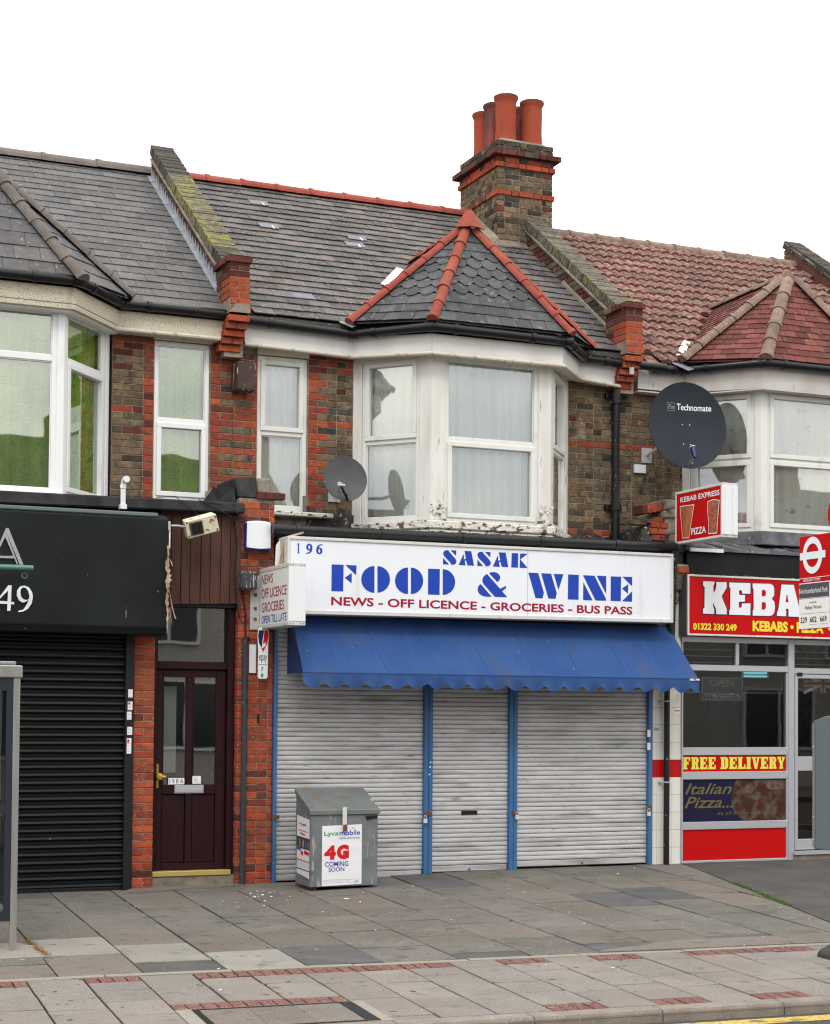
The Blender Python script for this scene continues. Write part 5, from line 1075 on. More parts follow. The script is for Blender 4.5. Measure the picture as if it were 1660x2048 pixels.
for i in range(n+1):
    a = i/n; x = 5.715+(10.40-5.715)*a; sc_ = abs(math.sin(a*math.pi*20.5)); wv = math.sin(a*math.pi*20.5*2+.6)+.5*math.sin(a*31+1)
    for j in range(6):
        t = j/5; drop = .092+.058*sc_+.005*math.sin(a*13)
        vs.append((x, -.622-.006*t-.016*wv*t*t, 1.985-drop*t))
fs = [(i*6+j, (i+1)*6+j, (i+1)*6+j+1, i*6+j+1) for i in range(n) for j in range(5)]
val = mk('valance', vs, fs, M['awning'], aw, True)
b = B(); b.tube([(5.72, -.615, 1.990), (10.40, -.615, 1.992)], .009, 8); b.ok('front_bar', M['awning_side'], aw)
b = B(); b.prism([(5.745, -.06, 2.56), (5.745, -.60, 1.985), (5.745, -.06, 1.985)], (.004, 0, 0)); b.ok('side_flap', M['awning_side'], aw)
b = B(); b.prism([(10.34, -.06, 2.56), (10.38, -.60, 1.985), (10.36, -.06, 1.985)], (.004, 0, 0)); b.ok('side_flap', M['awning_side'], aw)
b = B(); b.box(10.28, 10.405, -.632, -.610, 1.972, 1.995); b.box(5.80, 5.845, -.222, -.20, 2.40, 2.43); b.ok('torn_corner', M['peel'], aw)
for a_ in (.175, .30, .43, .55, .67, .80):
    b = B(); x = 5.77+4.56*a_
    b.prism([(x, -.104, 2.601), (x+.005, -.104, 2.601), (x+.105, -.622, 1.987), (x+.100, -.622, 1.987)], (0, -.0010, .0010)); b.ok('canvas_seam', M['seam'], aw)
b = B(); b.tube([(5.80, -.07, 2.58), (10.33, -.07, 2.60)], .04, 10); b.box(5.70, 10.36, -.10, -.005, 2.56, 2.64); b.ok('roller', M['black_metal'], aw)

# ---------------------------------------------------------------- signs
s2 = thing('shop_sign', (7.9, -.25, 2.6), 'long white fascia sign with blue stencil lettering FOOD & WINE', 'shop sign')
XL, XR = 5.617, 10.20; ZBL, ZBR, ZTL, ZTR = 2.592, 2.624, 3.387, 3.402
def sg(x, top, ins=0): a = (x-XL)/(XR-XL); return (ZTL+(ZTR-ZTL)*a-ins) if top else (ZBL+(ZBR-ZBL)*a+ins)
def sbox(b, x0, x1, i0, i1, y0, y1):      # between inset heights measured from bottom (i0<0 means from top)
    f = lambda x, i: sg(x, True) if i == 'T' else (sg(x, True, -i) if i < 0 else sg(x, False, i))
    b.hexa([(x0, y0, f(x0, i0)), (x1, y0, f(x1, i0)), (x1, y1, f(x1, i0)), (x0, y1, f(x0, i0)), (x0, y0, f(x0, i1)), (x1, y0, f(x1, i1)), (x1, y1, f(x1, i1)), (x0, y1, f(x0, i1))])
b = B(); sbox(b, XL+.02, 8.366, .02, -.02, -.395, -.15); b.ok('sign_panel', M['sign_white'], s2)
b = B(); sbox(b, 8.370, XR-.02, .02, -.02, -.395, -.15); b.ok('sign_panel', M['sign_white'], s2)
b = B(); sbox(b, XL, XR, 0, .042, -.41, -.12); sbox(b, XL, XR, -.032, 'T', -.41, -.12); sbox(b, XL, XL+.03, .042, -.032, -.41, -.12); sbox(b, XR-.03, XR, .042, -.032, -.41, -.12); b.ok('sign_frame', M['sign_frame'], s2, bevel=.004)
bx('panel_joint', M['ink_grey'], s2, 8.366, 8.370, -.3965, -.3955, 2.66, 3.36)
i = 0
for n_ in (3, 2, 2, 2, 3, 3, 1, 3, 4): glyphs(G_FW[i:i+n_], -.3975, M['ink_blue'], s2, 'letter'); i += n_
i = 0
for n_ in (3, 2, 3, 2, 2): glyphs(G_SA[i:i+n_], -.3975, M['ink_blue'], s2, 'letter'); i += n_
textbox('NEWS - OFF LICENCE - GROCERIES - BUS PASS', 6.10, 9.675, 2.693, 2.783, -.3975, M['ink_red'], s2, .024, slope=.007)
DG = {'1': [[.3, 0, .7, 0, .7, .04, .6, .06, .6, 1, .5, 1, .28, .9, .28, .86, .42, .88, .42, .06, .3, .04]]}
b = B(); x, z, w_, h_ = 5.70, 3.215, .075, .103
for g_ in DG['1']: b.flat([(x+g_[i]*w_, -.3975, z+g_[i+1]*h_) for i in range(0, len(g_), 2)])
def ringd(b, cx, cz, rx, rz_, k, y, a0=0, a1=360, n=22, thick=(.62, .30)):
    for i in range(n):
        t0, t1 = R(a0+(a1-a0)*i/n), R(a0+(a1-a0)*(i+1)/n); f_2 = lambda t: 1-(thick[0]*abs(math.cos(t))+thick[1]*abs(math.sin(t)))
        b.add([(cx+rx*math.cos(t0), y, cz+rz_*math.sin(t0)), (cx+rx*math.cos(t1), y, cz+rz_*math.sin(t1)), (cx+rx*math.cos(t1)*f_2(t1), y, cz+rz_*math.sin(t1)*f_2(t1)), (cx+rx*math.cos(t0)*f_2(t0), y, cz+rz_*math.sin(t0)*f_2(t0))], [(0, 1, 2, 3)])
def tail(b, cx, cz, rx, rz_, sgn, y, a0, a1, n=14):
    for i in range(n):
        t0, t1 = R(a0+(a1-a0)*i/n), R(a0+(a1-a0)*(i+1)/n); q0 = 1-.45*(1-i/n*.7); q1 = 1-.45*(1-(i+1)/n*.7)
        b.add([(cx+rx*math.cos(t0), y, cz+rz_*math.sin(t0)), (cx+rx*math.cos(t1), y, cz+rz_*math.sin(t1)), (cx+rx*math.cos(t1)*q1, y, cz+rz_*math.sin(t1)*q1), (cx+rx*math.cos(t0)*q0, y, cz+rz_*math.sin(t0)*q0)], [(0, 1, 2, 3)])
b.ok('lettering', M['ink_blue'], s2); b = B(); ringd(b, 5.855, 3.283, .034, .036, 1, -.3975); tail(b, 5.835, 3.27, .054, .056, 1, -.3976, 15, -110)
b.ok('lettering', M['ink_blue'], s2); b = B(); ringd(b, 5.965, 3.25, .034, .036, 1, -.3975); tail(b, 5.985, 3.262, .054, .056, 1, -.3976, 195, 70)
b.ok('lettering', M['ink_blue'], s2)
# torn brown tape at the sign's left end
b = B(); b.prism([(5.60, -.30, 3.36), (5.57, -.32, 3.2), (5.545, -.30, 3.0), (5.56, -.28, 2.92), (5.60, -.28, 3.0), (5.615, -.30, 3.25), (5.66, -.33, 3.40), (5.80, -.36, 3.445), (5.81, -.36, 3.43), (5.68, -.34, 3.385)], (.01, .03, 0)); meta(b.ok('torn_wrapping', M['tape'], None), 'torn brown wrapping stuck behind the left end of the white fascia sign', 'wrapping')
b = B(); b.prism([(5.585, -.25, 3.35), (5.55, -.25, 3.3), (5.54, -.25, 3.1), (5.57, -.25, 3.05), (5.60, -.25, 3.2)], (0, .02, 0)); b.ok('loose_flap', M['sign_cream'], s2)
# projecting box sign left of the fascia
s3 = thing('projecting_sign', (5.53, 0, 2.43), 'white projecting box sign reading OPEN TILL LATE, beside the fascia', 'sign')
YA, YB, ZB, ZT, XA, XB = .02, -.935, 2.447, 3.068, 5.45, 5.63
b = B(); b.box(XA+.006, XB-.006, YB+.02, YA-.02, ZB+.03, ZT-.03); b.ok('sign_panel', M['sign_cream'], s3)
b = B(); bz = .04
for z0, z1 in ((ZB, ZB+bz), (ZT-bz, ZT)): b.box(XA, XB, YB, YA, z0, z1)
b.box(XA, XB, YA-.02, YA, ZB+bz, ZT-bz); b.ok('sign_frame', M['sign_frame'], s3, bevel=.004)
b = B(); b.box(XA, XB, YB-.004, YB+.018, ZB+bz+.0, ZT-bz); b.ok('end_panel', M['plastic_w'], s3, bevel=.003)
for z in (ZB+.02, ZT-.02):
    for x in (XA+.02, XB-.02, XA+.05, XB-.05): bx('screw', M['rust'], s3, x-.004, x+.004, YB-.006, YB-.003, z-.004, z+.004)
bx('bracket', M['plastic_g'], s3, 5.352, 5.45, -.012, -.002, 2.44, 3.0)
for z in (2.55, 2.66, 2.80): bx('bracket_bolt', M['rust'], s3, 5.39, 5.42, -.022, -.012, z-.014, z+.014)
def ltext(s, ya, yb, z0, z1, x, mt, par, bold=.008): return text(s, (x, ya, z0), (x, yb, z0), (x, ya, z1), mt, par, bold)
ltext('NEWS', -.07, -.43, 2.90, 2.998, 5.4545, M['ink_red'], s3); ltext('OFF LICENCE', -.07, -.862, 2.755, 2.855, 5.4545, M['ink_red'], s3); ltext('GROCERIES', -.075, -.79, 2.612, 2.712, 5.4545, M['ink_red'], s3); ltext('OPEN TILL LATE', -.075, -.866, 2.495, 2.578, 5.4545, M['ink_blue'], s3)
def rtext(s, ya, yb, z0, z1, x, mt, par, bold=.008): return text(s, (x, yb, z0), (x, ya, z0), (x, yb, z1), mt, par, bold)
rtext('NEWS', -.49, -.86, 2.90, 2.998, 5.6255, M['ink_red'], s3); rtext('OFF LICENCE', -.07, -.862, 2.755, 2.855, 5.6255, M['ink_red'], s3); rtext('GROCERIES', -.075, -.79, 2.612, 2.712, 5.6255, M['ink_red'], s3); rtext('OPEN TILL LATE', -.075, -.866, 2.495, 2.578, 5.6255, M['ink_blue'], s3)
# small epay blade
s4 = thing('payment_sign', (5.47, -.02, 1.93), 'small white rounded epay sign on the brick pier', 'sign')
b = B(); b.prism([(5.413, -.085, 2.43), (5.408, -.085, 2.37), (5.418, -.085, 2.2), (5.415, -.085, 1.945), (5.43, -.085, 1.93), (5.505, -.085, 1.93), (5.52, -.085, 1.95), (5.525, -.085, 2.3), (5.533, -.085, 2.38), (5.525, -.085, 2.43), (5.50, -.085, 2.46), (5.43, -.085, 2.46)], (0, -.012, 0)); b.ok('board', M['plastic_w'], s4, bevel=.002)
bx('bracket', M['plastic_w'], s4, 5.345, 5.418, -.02, -.004, 1.99, 2.285)
b = B(); b.flat([(5.42, -.0985, 2.43), (5.412, -.0985, 2.37), (5.425, -.0985, 2.29), (5.452, -.0985, 2.25), (5.462, -.0985, 2.34), (5.475, -.0985, 2.43)]); b.ok('logo', M['ink_navy'], s4)
b = B(); b.flat([(5.482, -.0985, 2.43), (5.515, -.0985, 2.43), (5.527, -.0985, 2.38), (5.512, -.0985, 2.30), (5.47, -.0985, 2.205), (5.448, -.0985, 2.245), (5.468, -.0985, 2.25), (5.49, -.0985, 2.27), (5.498, -.0985, 2.31), (5.483, -.0985, 2.30), (5.466, -.0985, 2.29), (5.47, -.0985, 2.34)]); b.ok('logo', M['ink_bright'], s4)
textbox('epay', 5.426, 5.512, 2.09, 2.175, -.0985, M['ink_navy'], s4); bx('rule', M['ink_navy'], s4, 5.42, 5.512, -.0985, -.0972, 2.073, 2.078)
bx('logo', M['ink_green'], s4, 5.448, 5.472, -.0985, -.0972, 1.945, 1.985); textbox('?', 5.450, 5.472, 2.01, 2.055, -.0985, M['ink_black'], s4)
# red fascia sign of the kebab shop
s5 = thing('shop_sign', (12.9, -.15, 2.5), 'wide red fascia sign with big white KEBA lettering outlined in navy', 'shop sign')
bx('sign_panel', M['red_sign'], s5, 10.535, 15.2, -.200, -.04, 2.52, 3.18)
b = B(); bars(b, 10.515, 15.22, 2.50, 3.20, .022, -.21, -.185); b.ok('sign_frame', M['sign_frame'], s5, bevel=.003); b = B(); bars(b, 10.518, 15.217, 2.503, 3.197, .016, -.184, -.01); b.ok('sign_side', M['box_grey'] if 0 else M['dish'], s5)
outline(G_KE, -.2032, .008, M['ink_navy'], s5); [glyphs([q_], -.2052, M['ink_white'], s5, 'letter') for q_ in G_KE]; outline(G_KH, -.2062, .004, M['ink_navy'], s5); glyphs(G_KH, -.2072, M['red_sign'], s5, 'letter_counter')
# a further B and the rest of the lower line continue beyond the bus stop flag
text('B EXPRESS', (12.48, -.2052, 2.745), (14.7, -.2052, 2.745), (12.48, -.2052, 3.09), M['ink_white'], s5, .05)
textbox('01322 330 249', 10.589, 11.180, 2.564, 2.646, -.2052, M['ink_yellow'], s5, .04)
textbox('KEBABS', 11.399, 11.892, 2.568, 2.694, -.2052, M['ink_yellow'], s5, .05); textbox('PIZZA', 12.017, 12.40, 2.568, 2.694, -.2052, M['ink_yellow'], s5, .05); textbox('BURGERS', 12.58, 13.2, 2.568, 2.694, -.2052, M['ink_yellow'], s5, .05)
b = B()
for x in (11.951, 12.49): b.flat([(x+.024*math.cos(t*.45), -.2052, 2.632+.024*math.sin(t*.45)) for t in range(14)])
b.ok('lettering', M['ink_yellow'], s5)
bx('fascia', M['black_panel'], HC, 10.60, 15.3, -.06, -.005, 3.20, 3.49); b = B()
for i in range(70):
    if rnd.random() < .6: x = 10.56+i*.05; b.box(x, x+rnd.uniform(.02, .05), -.12, -.06, 3.199, 3.203+rnd.uniform(.004, .02))
b.ok('bird_lime', M['render'], HC)
# kebab projecting sign
s6 = thing('projecting_sign', (10.55, 0, 3.55), 'red lit box sign KEBAB EXPRESS PIZZA jutting out below the big dish', 'sign')
XA, XB, YA, YB, ZB, ZT = 10.452, 10.655, -.03, -1.0, 3.55, 4.155
b = B(); b.box(XA+.006, XB-.006, YB+.02, YA-.02, ZB+.02, ZT-.02); b.ok('sign_panel', M['red_sign'], s6)
b = B()
for z0, z1 in ((ZB, ZB+.03), (ZT-.03, ZT)): b.box(XA, XB, YB, YA, z0, z1)
b.box(XA, XB, YA-.025, YA, ZB+.03, ZT-.03); b.ok('sign_frame', M['sign_frame'], s6, bevel=.004)
b = B(); b.box(XA, XB, YB-.006, YB+.03, ZB+.03, ZT-.03).box(XA+.03, XA+.07, YB-.016, YB-.006, ZB+.03, ZT-.03).box(XB-.07, XB-.03, YB-.016, YB-.006, ZB+.03, ZT-.03); b.ok('end_panel', M['plastic_w'], s6, bevel=.003)
ltext('KEBAB EXPRESS', -.142, -.944, 4.022, 4.083, 10.4545, M['ink_white'], s6, .02); ltext('PIZZA', -.375, -.672, 3.63, 3.706, 10.4545, M['ink_white'], s6, .02)
def quad_yz(pts, x, mt, nm, par): b = B(); b.flat([(x, y, z) for y, z in pts]); return b.ok(nm, mt, par)
d1 = [(-.13, 3.985), (-.434, 3.975), (-.325, 3.60), (-.185, 3.61)]; d2 = [(-.705, 3.975), (-.82, 3.99), (-.944, 3.965), (-.925, 3.85), (-.895, 3.60), (-.72, 3.61), (-.725, 3.75), (-.70, 3.88)]
def shrink(p, k): cy_, cz_ = sum(a for a, _ in p)/len(p), sum(b_ for _, b_ in p)/len(p); return [(cy_+(a-cy_)*k, cz_+(b_-cz_)*(1-(1-k)*.6)) for a, b_ in p]
quad_yz(d1, 10.4548, M['ink_white'], 'picture_border', s6); quad_yz(shrink(d1, .93), 10.4542, M['kebab'], 'picture', s6)
quad_yz(d2, 10.4548, M['ink_white'], 'picture_border', s6); quad_yz(shrink(d2, .92), 10.4542, M['kebab2'], 'picture', s6)
for z in (3.7, 4.0): bx('bracket', M['steel'], s6, 10.52, 10.59, -.06, .32, z, z+.03)

# ---------------------------------------------------------------- kebab shopfront
b = B(); y0, y1 = -.02, .06
for z0, z1 in ((-.12, -.09), (.266, .355), (.845, .935), (1.125, 1.215), (2.105, 2.175), (2.435, 2.50)): b.box(10.565, 12.034, y0+.002, y1, z0, z1)
b.box(12.036, 12.122, y0, y1, -.15, 2.50).box(10.560, 10.578, y0, y1, -.12, 2.5).box(11.296, 11.345, y0+.004, y1, 2.177, 2.433).box(12.010, 12.034, y0+.006, y1, -.09, 2.10)
for z0, z1 in ((2.09, 2.16), (2.435, 2.5)): b.box(12.124, 15.2, y0+.002, y1, z0, z1)
for x in (13.02, 14.2, 15.15): b.box(x, x+.08, y0, y1, -.15, 2.5)
for z0, z1 in ((.266, .355), (1.125, 1.215)): b.box(13.1, 15.15, y0+.002, y1, z0, z1)
sf = b.ok('shopfront', M['alu'], HC, bevel=.004)
for x0, x1, z0, z1 in ((10.578, 12.010, 1.215, 2.105), (11.345, 12.010, 2.175, 2.435), (10.578, 11.296, 2.175, 2.435), (12.122, 13.02, 2.16, 2.435), (13.1, 14.2, 1.215, 2.09), (14.28, 15.15, 1.215, 2.09), (13.1, 14.2, .355, 1.125), (14.28, 15.15, .355, 1.125), (13.1, 15.15, 2.16, 2.435)):
    B().add([(x0, .02, z0), (x1, .02, z0), (x1, .02, z1), (x0, .02, z1)], [(0, 1, 2, 3)]).ok('pane', GLASS_DARK, sf)
for x0, x1 in ((10.59, 11.28), (12.14, 13.0)):
    for k_ in range(3): bx('louvre', M['steel'], sf, x0, x1, .03, .09, 2.20+.075*k_, 2.205+.075*k_)
red = bx('stall_riser', M['red_sign'], sf, 10.58, 12.008, .0, .05, -.088, .264); bx('red_strip', M['red_sign'], sf, 10.58, 12.008, .0, .05, .937, 1.123)
pz = bx('printed_panel', M['pizza_blue'], sf, 10.58, 12.008, .005, .05, .357, .843)
b = B(); b.flat([(11.30+.10*math.sin(t*.35)*0+(0.0 if t < 0 else 0), 0, 0) for t in range(0)]) if 0 else None
pts = [(12.006, .36), (12.006, .84), (11.32, .84)]+[(11.32-.07*math.sin(k_/8*3.14), .84-.44*k_/8) for k_ in range(1, 8)]+[(11.42, .36)]
b.flat([(x, .0035, z) for x, z in pts]); b.ok('pizza_picture', M['pizza'], sf)
b = B(); b.flat([(11.50+.07*math.cos(t*.52), .0025, .735+.06*math.sin(t*.52)) for t in range(12)]); b.ok('pizza_topping', M['pizza_dim'], sf)
B().flat([(11.85+.12*math.cos(t*.52), .0026, .77+.06*math.sin(t*.52)) for t in range(12)]).ok('pizza_topping', M['pizza_dim'], sf)
textbox('Italian', 10.615, 11.255, .672, .80, .001, M['ink_olive'], sf, .012, .35); textbox('Pizza...', 10.61, 11.27, .512, .645, .001, M['ink_olive'], sf, .012, .35); textbox('its all in the baking', 11.05, 11.77, .418, .47, .001, M['ink_olive'], sf, 0, .35)
SLB = {   # slab-serif capitals, unit box
 'F': [[0, 0, .62, 0, .62, .12, .52, .14, .52, .42, .66, .42, .66, .36, .76, .36, .76, .66, .66, .66, .66, .60, .52, .60, .52, .84, .78, .84, .84, .68, .98, .68, .98, 1, 0, 1, 0, .88, .1, .86, .1, .14, 0, .12]],
 'E': [[0, 0, 1, 0, 1, .34, .86, .34, .8, .16, .52, .16, .52, .42, .66, .42, .66, .36, .76, .36, .76, .66, .66, .66, .66, .60, .52, .60, .52, .84, .78, .84, .84, .68, .98, .68, .98, 1, 0, 1, 0, .88, .1, .86, .1, .14, 0, .12]],
 'L': [[0, 0, 1, 0, 1, .38, .86, .38, .8, .16, .54, .16, .54, .86, .66, .88, .66, 1, 0, 1, 0, .88, .1, .86, .1, .14, 0, .12]],
 'I': [[0, 0, 1, 0, 1, .12, .85, .14, .85, .86, 1, .88, 1, 1, 0, 1, 0, .88, .15, .86, .15, .14, 0, .12]],
 'R': [[0, 0, .58, 0, .58, .12, .5, .14, .5, .44, .56, .42, .62, 0, 1, 0, 1, .12, .93, .14, .88, .42, .8, .5, .93, .6, .97, .75, .93, .9, .75, 1, 0, 1, 0, .88, .1, .86, .1, .14, 0, .12]],
 'D': [[0, 0, .7, 0, .9, .08, 1, .25, 1, .75, .9, .92, .7, 1, 0, 1, 0, .88, .1, .86, .1, .14, 0, .12]],
 'V': [[.36, 0, .66, 0, .92, .86, 1, .88, 1, 1, .6, 1, .6, .88, .68, .86, .55, .35, .44, .86, .52, .88, .52, 1, 0, 1, 0, .88, .09, .86]],
 'Y': [[.26, 0, .76, 0, .76, .12, .68, .14, .68, .42, .92, .86, 1, .88, 1, 1, .6, 1, .6, .88, .66, .86, .54, .6, .44, .86, .5, .88, .5, 1, 0, 1, 0, .88, .08, .86, .34, .42, .34, .14, .26, .12]]}
HOLE = {'R': [.52, .60, .60, .62, .62, .72, .60, .82, .52, .84], 'D': [.5, .16, .58, .2, .6, .3, .6, .7, .58, .8, .5, .84]}
def slabword(wd, x0, x1, z0, z1, y, mt, mth, par):
    ww = {'I': .62}; tot = sum(ww.get(c, 1) for c in wd)+.10*(len(wd)-1); u = (x1-x0)/tot; x = x0; b = B(); h = B()
    for c in wd:
        cw = ww.get(c, 1)*u
        for g_ in SLB[c]: b.flat([(x+g_[i]*cw, y, z0+g_[i+1]*(z1-z0)) for i in range(0, len(g_), 2)])
        if c in HOLE: g_ = HOLE[c]; h.flat([(x+g_[i]*cw, y-.001, z0+g_[i+1]*(z1-z0)) for i in range(0, len(g_), 2)])
        x += cw+.10*u
    b.ok('lettering', mt, par); 
    if h.v: h.ok('letter_counter', mth, par)
slabword('FREE', 10.582, 11.031, .963, 1.103, -.0015, M['ink_lime'], M['red_sign'], sf); slabword('DELIVERY', 11.095, 11.998, .963, 1.103, -.0015, M['ink_lime'], M['red_sign'], sf)
# door of the kebab shop
d = B(); d.box(12.135, 12.18, -.01, .04, .0, 2.085).box(12.96, 13.01, -.01, .04, .0, 2.085).box(12.18, 12.96, -.01, .04, 2.035, 2.085).box(12.18, 12.96, -.01, .04, .935, 1.105).box(12.18, 12.96, -.01, .04, .0, .125); dC = d.ok('door', M['alu'], HC, bevel=.004)
for z0, z1 in ((.125, .935), (1.105, 2.035)): B().add([(12.18, .015, z0), (12.96, .015, z0), (12.96, .015, z1), (12.18, .015, z1)], [(0, 1, 2, 3)]).ok('pane', GLASS_DARK, dC)
b = B(); b.tube([(12.40, -.01, 1.06), (12.40, -.05, 1.06), (12.40, -.05, .96), (12.40, -.01, .96)], .008, 8); b.ok('handle', M['alu'], dC); bx('hinge', M['black_metal'], dC, 12.165, 12.235, -.022, -.01, 2.06, 2.105)
bx('door_sill', M['alu'], HC, 12.10, 13.1, -.06, .06, -.055, -.012); bx('door_step', M['render'], HC, 12.11, 13.1, -.04, .3, -.2, -.056)
# inside the shop
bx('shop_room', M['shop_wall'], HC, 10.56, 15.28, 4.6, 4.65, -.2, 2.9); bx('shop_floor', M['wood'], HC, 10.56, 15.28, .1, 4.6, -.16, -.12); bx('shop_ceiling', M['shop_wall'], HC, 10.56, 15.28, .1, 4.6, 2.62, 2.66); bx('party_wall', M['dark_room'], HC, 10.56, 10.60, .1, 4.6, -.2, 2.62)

for i, (a, c) in enumerate(((10.75, 1.45), (11.35, 1.5), (13.2, 1.5), (13.9, 1.5))): bx('menu_board', M[('kebab2', 'ink_red', 'ink_olive', 'ink_mid')[i]], HC, a, a+.45, 4.56, 4.6, c, c+.42)
bx('drinks_fridge', M['ink_grey'], HC, 11.35, 11.8, 3.6, 4.2, -.12, 1.45); bx('shop_counter', M['wood'], HC, 10.9, 14.2, 2.2, 2.8, -.12, .95); bx('menu_board', M['ink_grey'], HC, 12.4, 13.0, 4.55, 4.6, 1.6, 2.0); bx('inner_doorway', M['ink_black'], HC, 12.0, 12.8, 4.56, 4.6, -.12, 1.75); bx('cable_trunking', M['ink_grey'], HC, 10.6, 12.9, 1.0, 1.03, 1.86, 1.885)
for z in (2.135, 2.09): b = B(); b.tube([(12.44, 1.5, z), (12.79, 1.5, z)], .011, 8); b.ok('light_tube', M['tube'], HC)
bx('light_fitting', M['plastic_g'], HC, 12.40, 12.83, 1.515, 1.55, 2.07, 2.16)
ob = thing('open_sign', (11.15, .05, 1.75), 'unlit dotted OPEN welcome sign hanging inside the kebab shop window', 'sign')
bx('board', M['led_board'], ob, 10.86, 11.44, .05, .07, 1.752, 2.04); b = B()
def dots(pts, r=.0045):
    for x, z in pts: b.add([(x-r, .0485, z), (x, .0485, z-r), (x+r, .0485, z), (x, .0485, z+r)], [(0, 1, 2, 3)])
for k_ in range(30): dots([(10.88+.019*k_, 2.022), (10.88+.019*k_, 1.772)])
for k_ in range(13): dots([(10.88, 1.772+.0195*k_), (11.43, 1.772+.0195*k_)])
def dotword(s, x0, x1, z0, z1):
    uv, fs = tmesh(s, 0.); seen = set(); 
    for f in fs:
        for a, c in zip(f, f[1:]+f[:1]):
            if (c, a) in seen: seen.discard((c, a)); continue
            seen.add((a, c))
    for a, c in seen:
        p, q = uv[a], uv[c]; L_ = math.hypot((p[0]-q[0])*(x1-x0), (p[1]-q[1])*(z1-z0)); n = max(1, int(L_/.013))
        dots([(x0+(x1-x0)*(p[0]+(q[0]-p[0])*t/n), z0+(z1-z0)*(p[1]+(q[1]-p[1])*t/n)) for t in range(n)], .0036)
dotword('OPEN', 10.978, 11.302, 1.93, 2.003); dotword('welcome', 10.913, 11.396, 1.795, 1.868)
b.ok('lettering', M['led'], ob); b = B(); b.tube([(10.87, .06, 1.75), (10.93, .06, 1.67), (11.05, .06, 1.63), (11.17, .06, 1.66), (11.26, .06, 1.75)], .004, 6); b.ok('flex', M['bark'], ob)
fl = thing('flag', (12.7, .3, 1.87), 'union flag pinned up inside the kebab shop door glass', 'flag')
fx0, fx1, fz0, fz1 = 12.485, 13.05, 1.867, 2.10
bx('field', M['ink_navy'], fl, fx0, fx1, .30, .304, fz0, fz1); cxm, czm = (fx0+fx1)/2, (fz0+fz1)/2
b = B()
for (ax, az), (bx_, bz_) in (((fx0, fz0), (fx1, fz1)), ((fx0, fz1), (fx1, fz0))):
    dx, dz_ = (bx_-ax), (bz_-az); L_ = math.hypot(dx, dz_); nx, nz_ = -dz_/L_*.018, dx/L_*.018; b.flat([(ax+nx, .2985, az+nz_), (ax-nx, .2985, az-nz_), (bx_-nx, .2985, bz_-nz_), (bx_+nx, .2985, bz_+nz_)])
b.box(cxm-.035, cxm+.035, .2972, .298, fz0, fz1).box(fx0, fx1, .2973, .2981, czm-.035, czm+.035); b.ok('white_cross', M['ink_white'], fl)
b = B(); b.box(cxm-.02, cxm+.02, .2955, .2965, fz0, fz1).box(fx0, fx1, .2956, .2966, czm-.02, czm+.02); b.ok('red_cross', M['ink_bright'], fl)
# ---------------------------------------------------------------- dishes, boxes and lamps on the walls
def dish(name, lab, c, nrm, rad, depth, mt, anchor, grp=None):
    c, nrm = V(c), V(nrm).normalized(); rt = nrm.cross(V((0, 0, 1))).normalized()*-1; up = rt.cross(nrm)*-1
    if up.z < 0: up = -up
    if rt.x < 0: rt = -rt
    t = thing(name, c, lab, 'satellite dish', grp)
    pt = lambda a, b_, h=0: c+rt*a+up*b_+nrm*(depth*((a*a+b_*b_)/rad/rad)+h)
    vs = []; K = 56; ring = (0, .15, .35, .55, .75, .9, .985, 1.0)
    for q in ring:
        for k_ in range(K): a = 2*math.pi*k_/K; vs.append(pt(q*rad*math.cos(a), q*rad*1.04*math.sin(a)))
    for q, h in ((1.0, -.012), (.985, -.014), (.9, -.014), (.5, -.014), (.0, -.014)):
        for k_ in range(K): a = 2*math.pi*k_/K; vs.append(pt(q*rad*math.cos(a), q*rad*1.04*math.sin(a), h))
    n = len(vs)//K; fs = [(i*K+k_, i*K+(k_+1) % K, (i+1)*K+(k_+1) % K, (i+1)*K+k_) for i in range(n-1) for k_ in range(K)]
    mk('reflector', vs, fs, mt, t, True); b = B(); b.tube([pt(0, -rad*.1, -.02), c-nrm*.14+up*-.05, V(anchor)], .02, 10); b.box(anchor[0]-.07, anchor[0]+.07, anchor[1]-.01, anchor[1]+.005, anchor[2]-.09, anchor[2]+.09); b.ok('wall_bracket', M['plastic_g'], t); return t, pt, nrm, rt, up
t, pt, nrm, rt, up = dish('satellite_dish', 'big dark navy satellite dish lettered Technomate above the kebab sign', (10.765, .24, 4.985), (-.10, -1, .10), .50, .055, M['dish_navy'], (10.62, .89, 4.72))
uv, fs = tmesh('Technomate', .012); x0, x1, z0, z1 = -.115, .325, .19, .265
mk('lettering', [pt(x0+(x1-x0)*a, z0+(z1-z0)*c+.0*a, .003) for a, c in uv], fs, M['ink_white'], t)
uv, fs = tmesh('Tm', .0, .5); mk('logo', [pt(-.235+.09*a, .195+.05*c, .003) for a, c in uv], fs, M['ink_grey'], t)
b = B()
for a0, b0, a1, b1 in ((-.245, .175, -.145, .178), (-.245, .265, -.145, .268), (-.245, .175, -.243, .267), (-.147, .175, -.145, .267)): b.add([pt(a0, b0, .003), pt(a1, b0, .003), pt(a1, b1, .003), pt(a0, b1, .003)], [(0, 1, 2, 3)])
b.ok('logo', M['ink_grey'], t)
for a, c in ((-.045, .02), (.05, .02), (-.045, -.22), (.045, -.22), (.04, -.45)): B().add([pt(a+.007*math.cos(k_), c+.007*math.sin(k_), .004) for k_ in range(6)], [tuple(range(6))]).ok('bolt', M['ink_white'], t)
b = B(); e0 = pt(-.02, -.49, -.01); e1 = pt(-.03, -.42, .22); b.tube([e0, e1], .014, 8); b.ok('feed_arm', M['steel'], t); b = B(); q = pt(-.03, -.36, .20); b.tube([e1+up*-.02, q, q+up*.05-nrm*.02], [.022, .028, .034], 14); b.ok('feed_horn', M['plastic_n'], t, smooth=True)
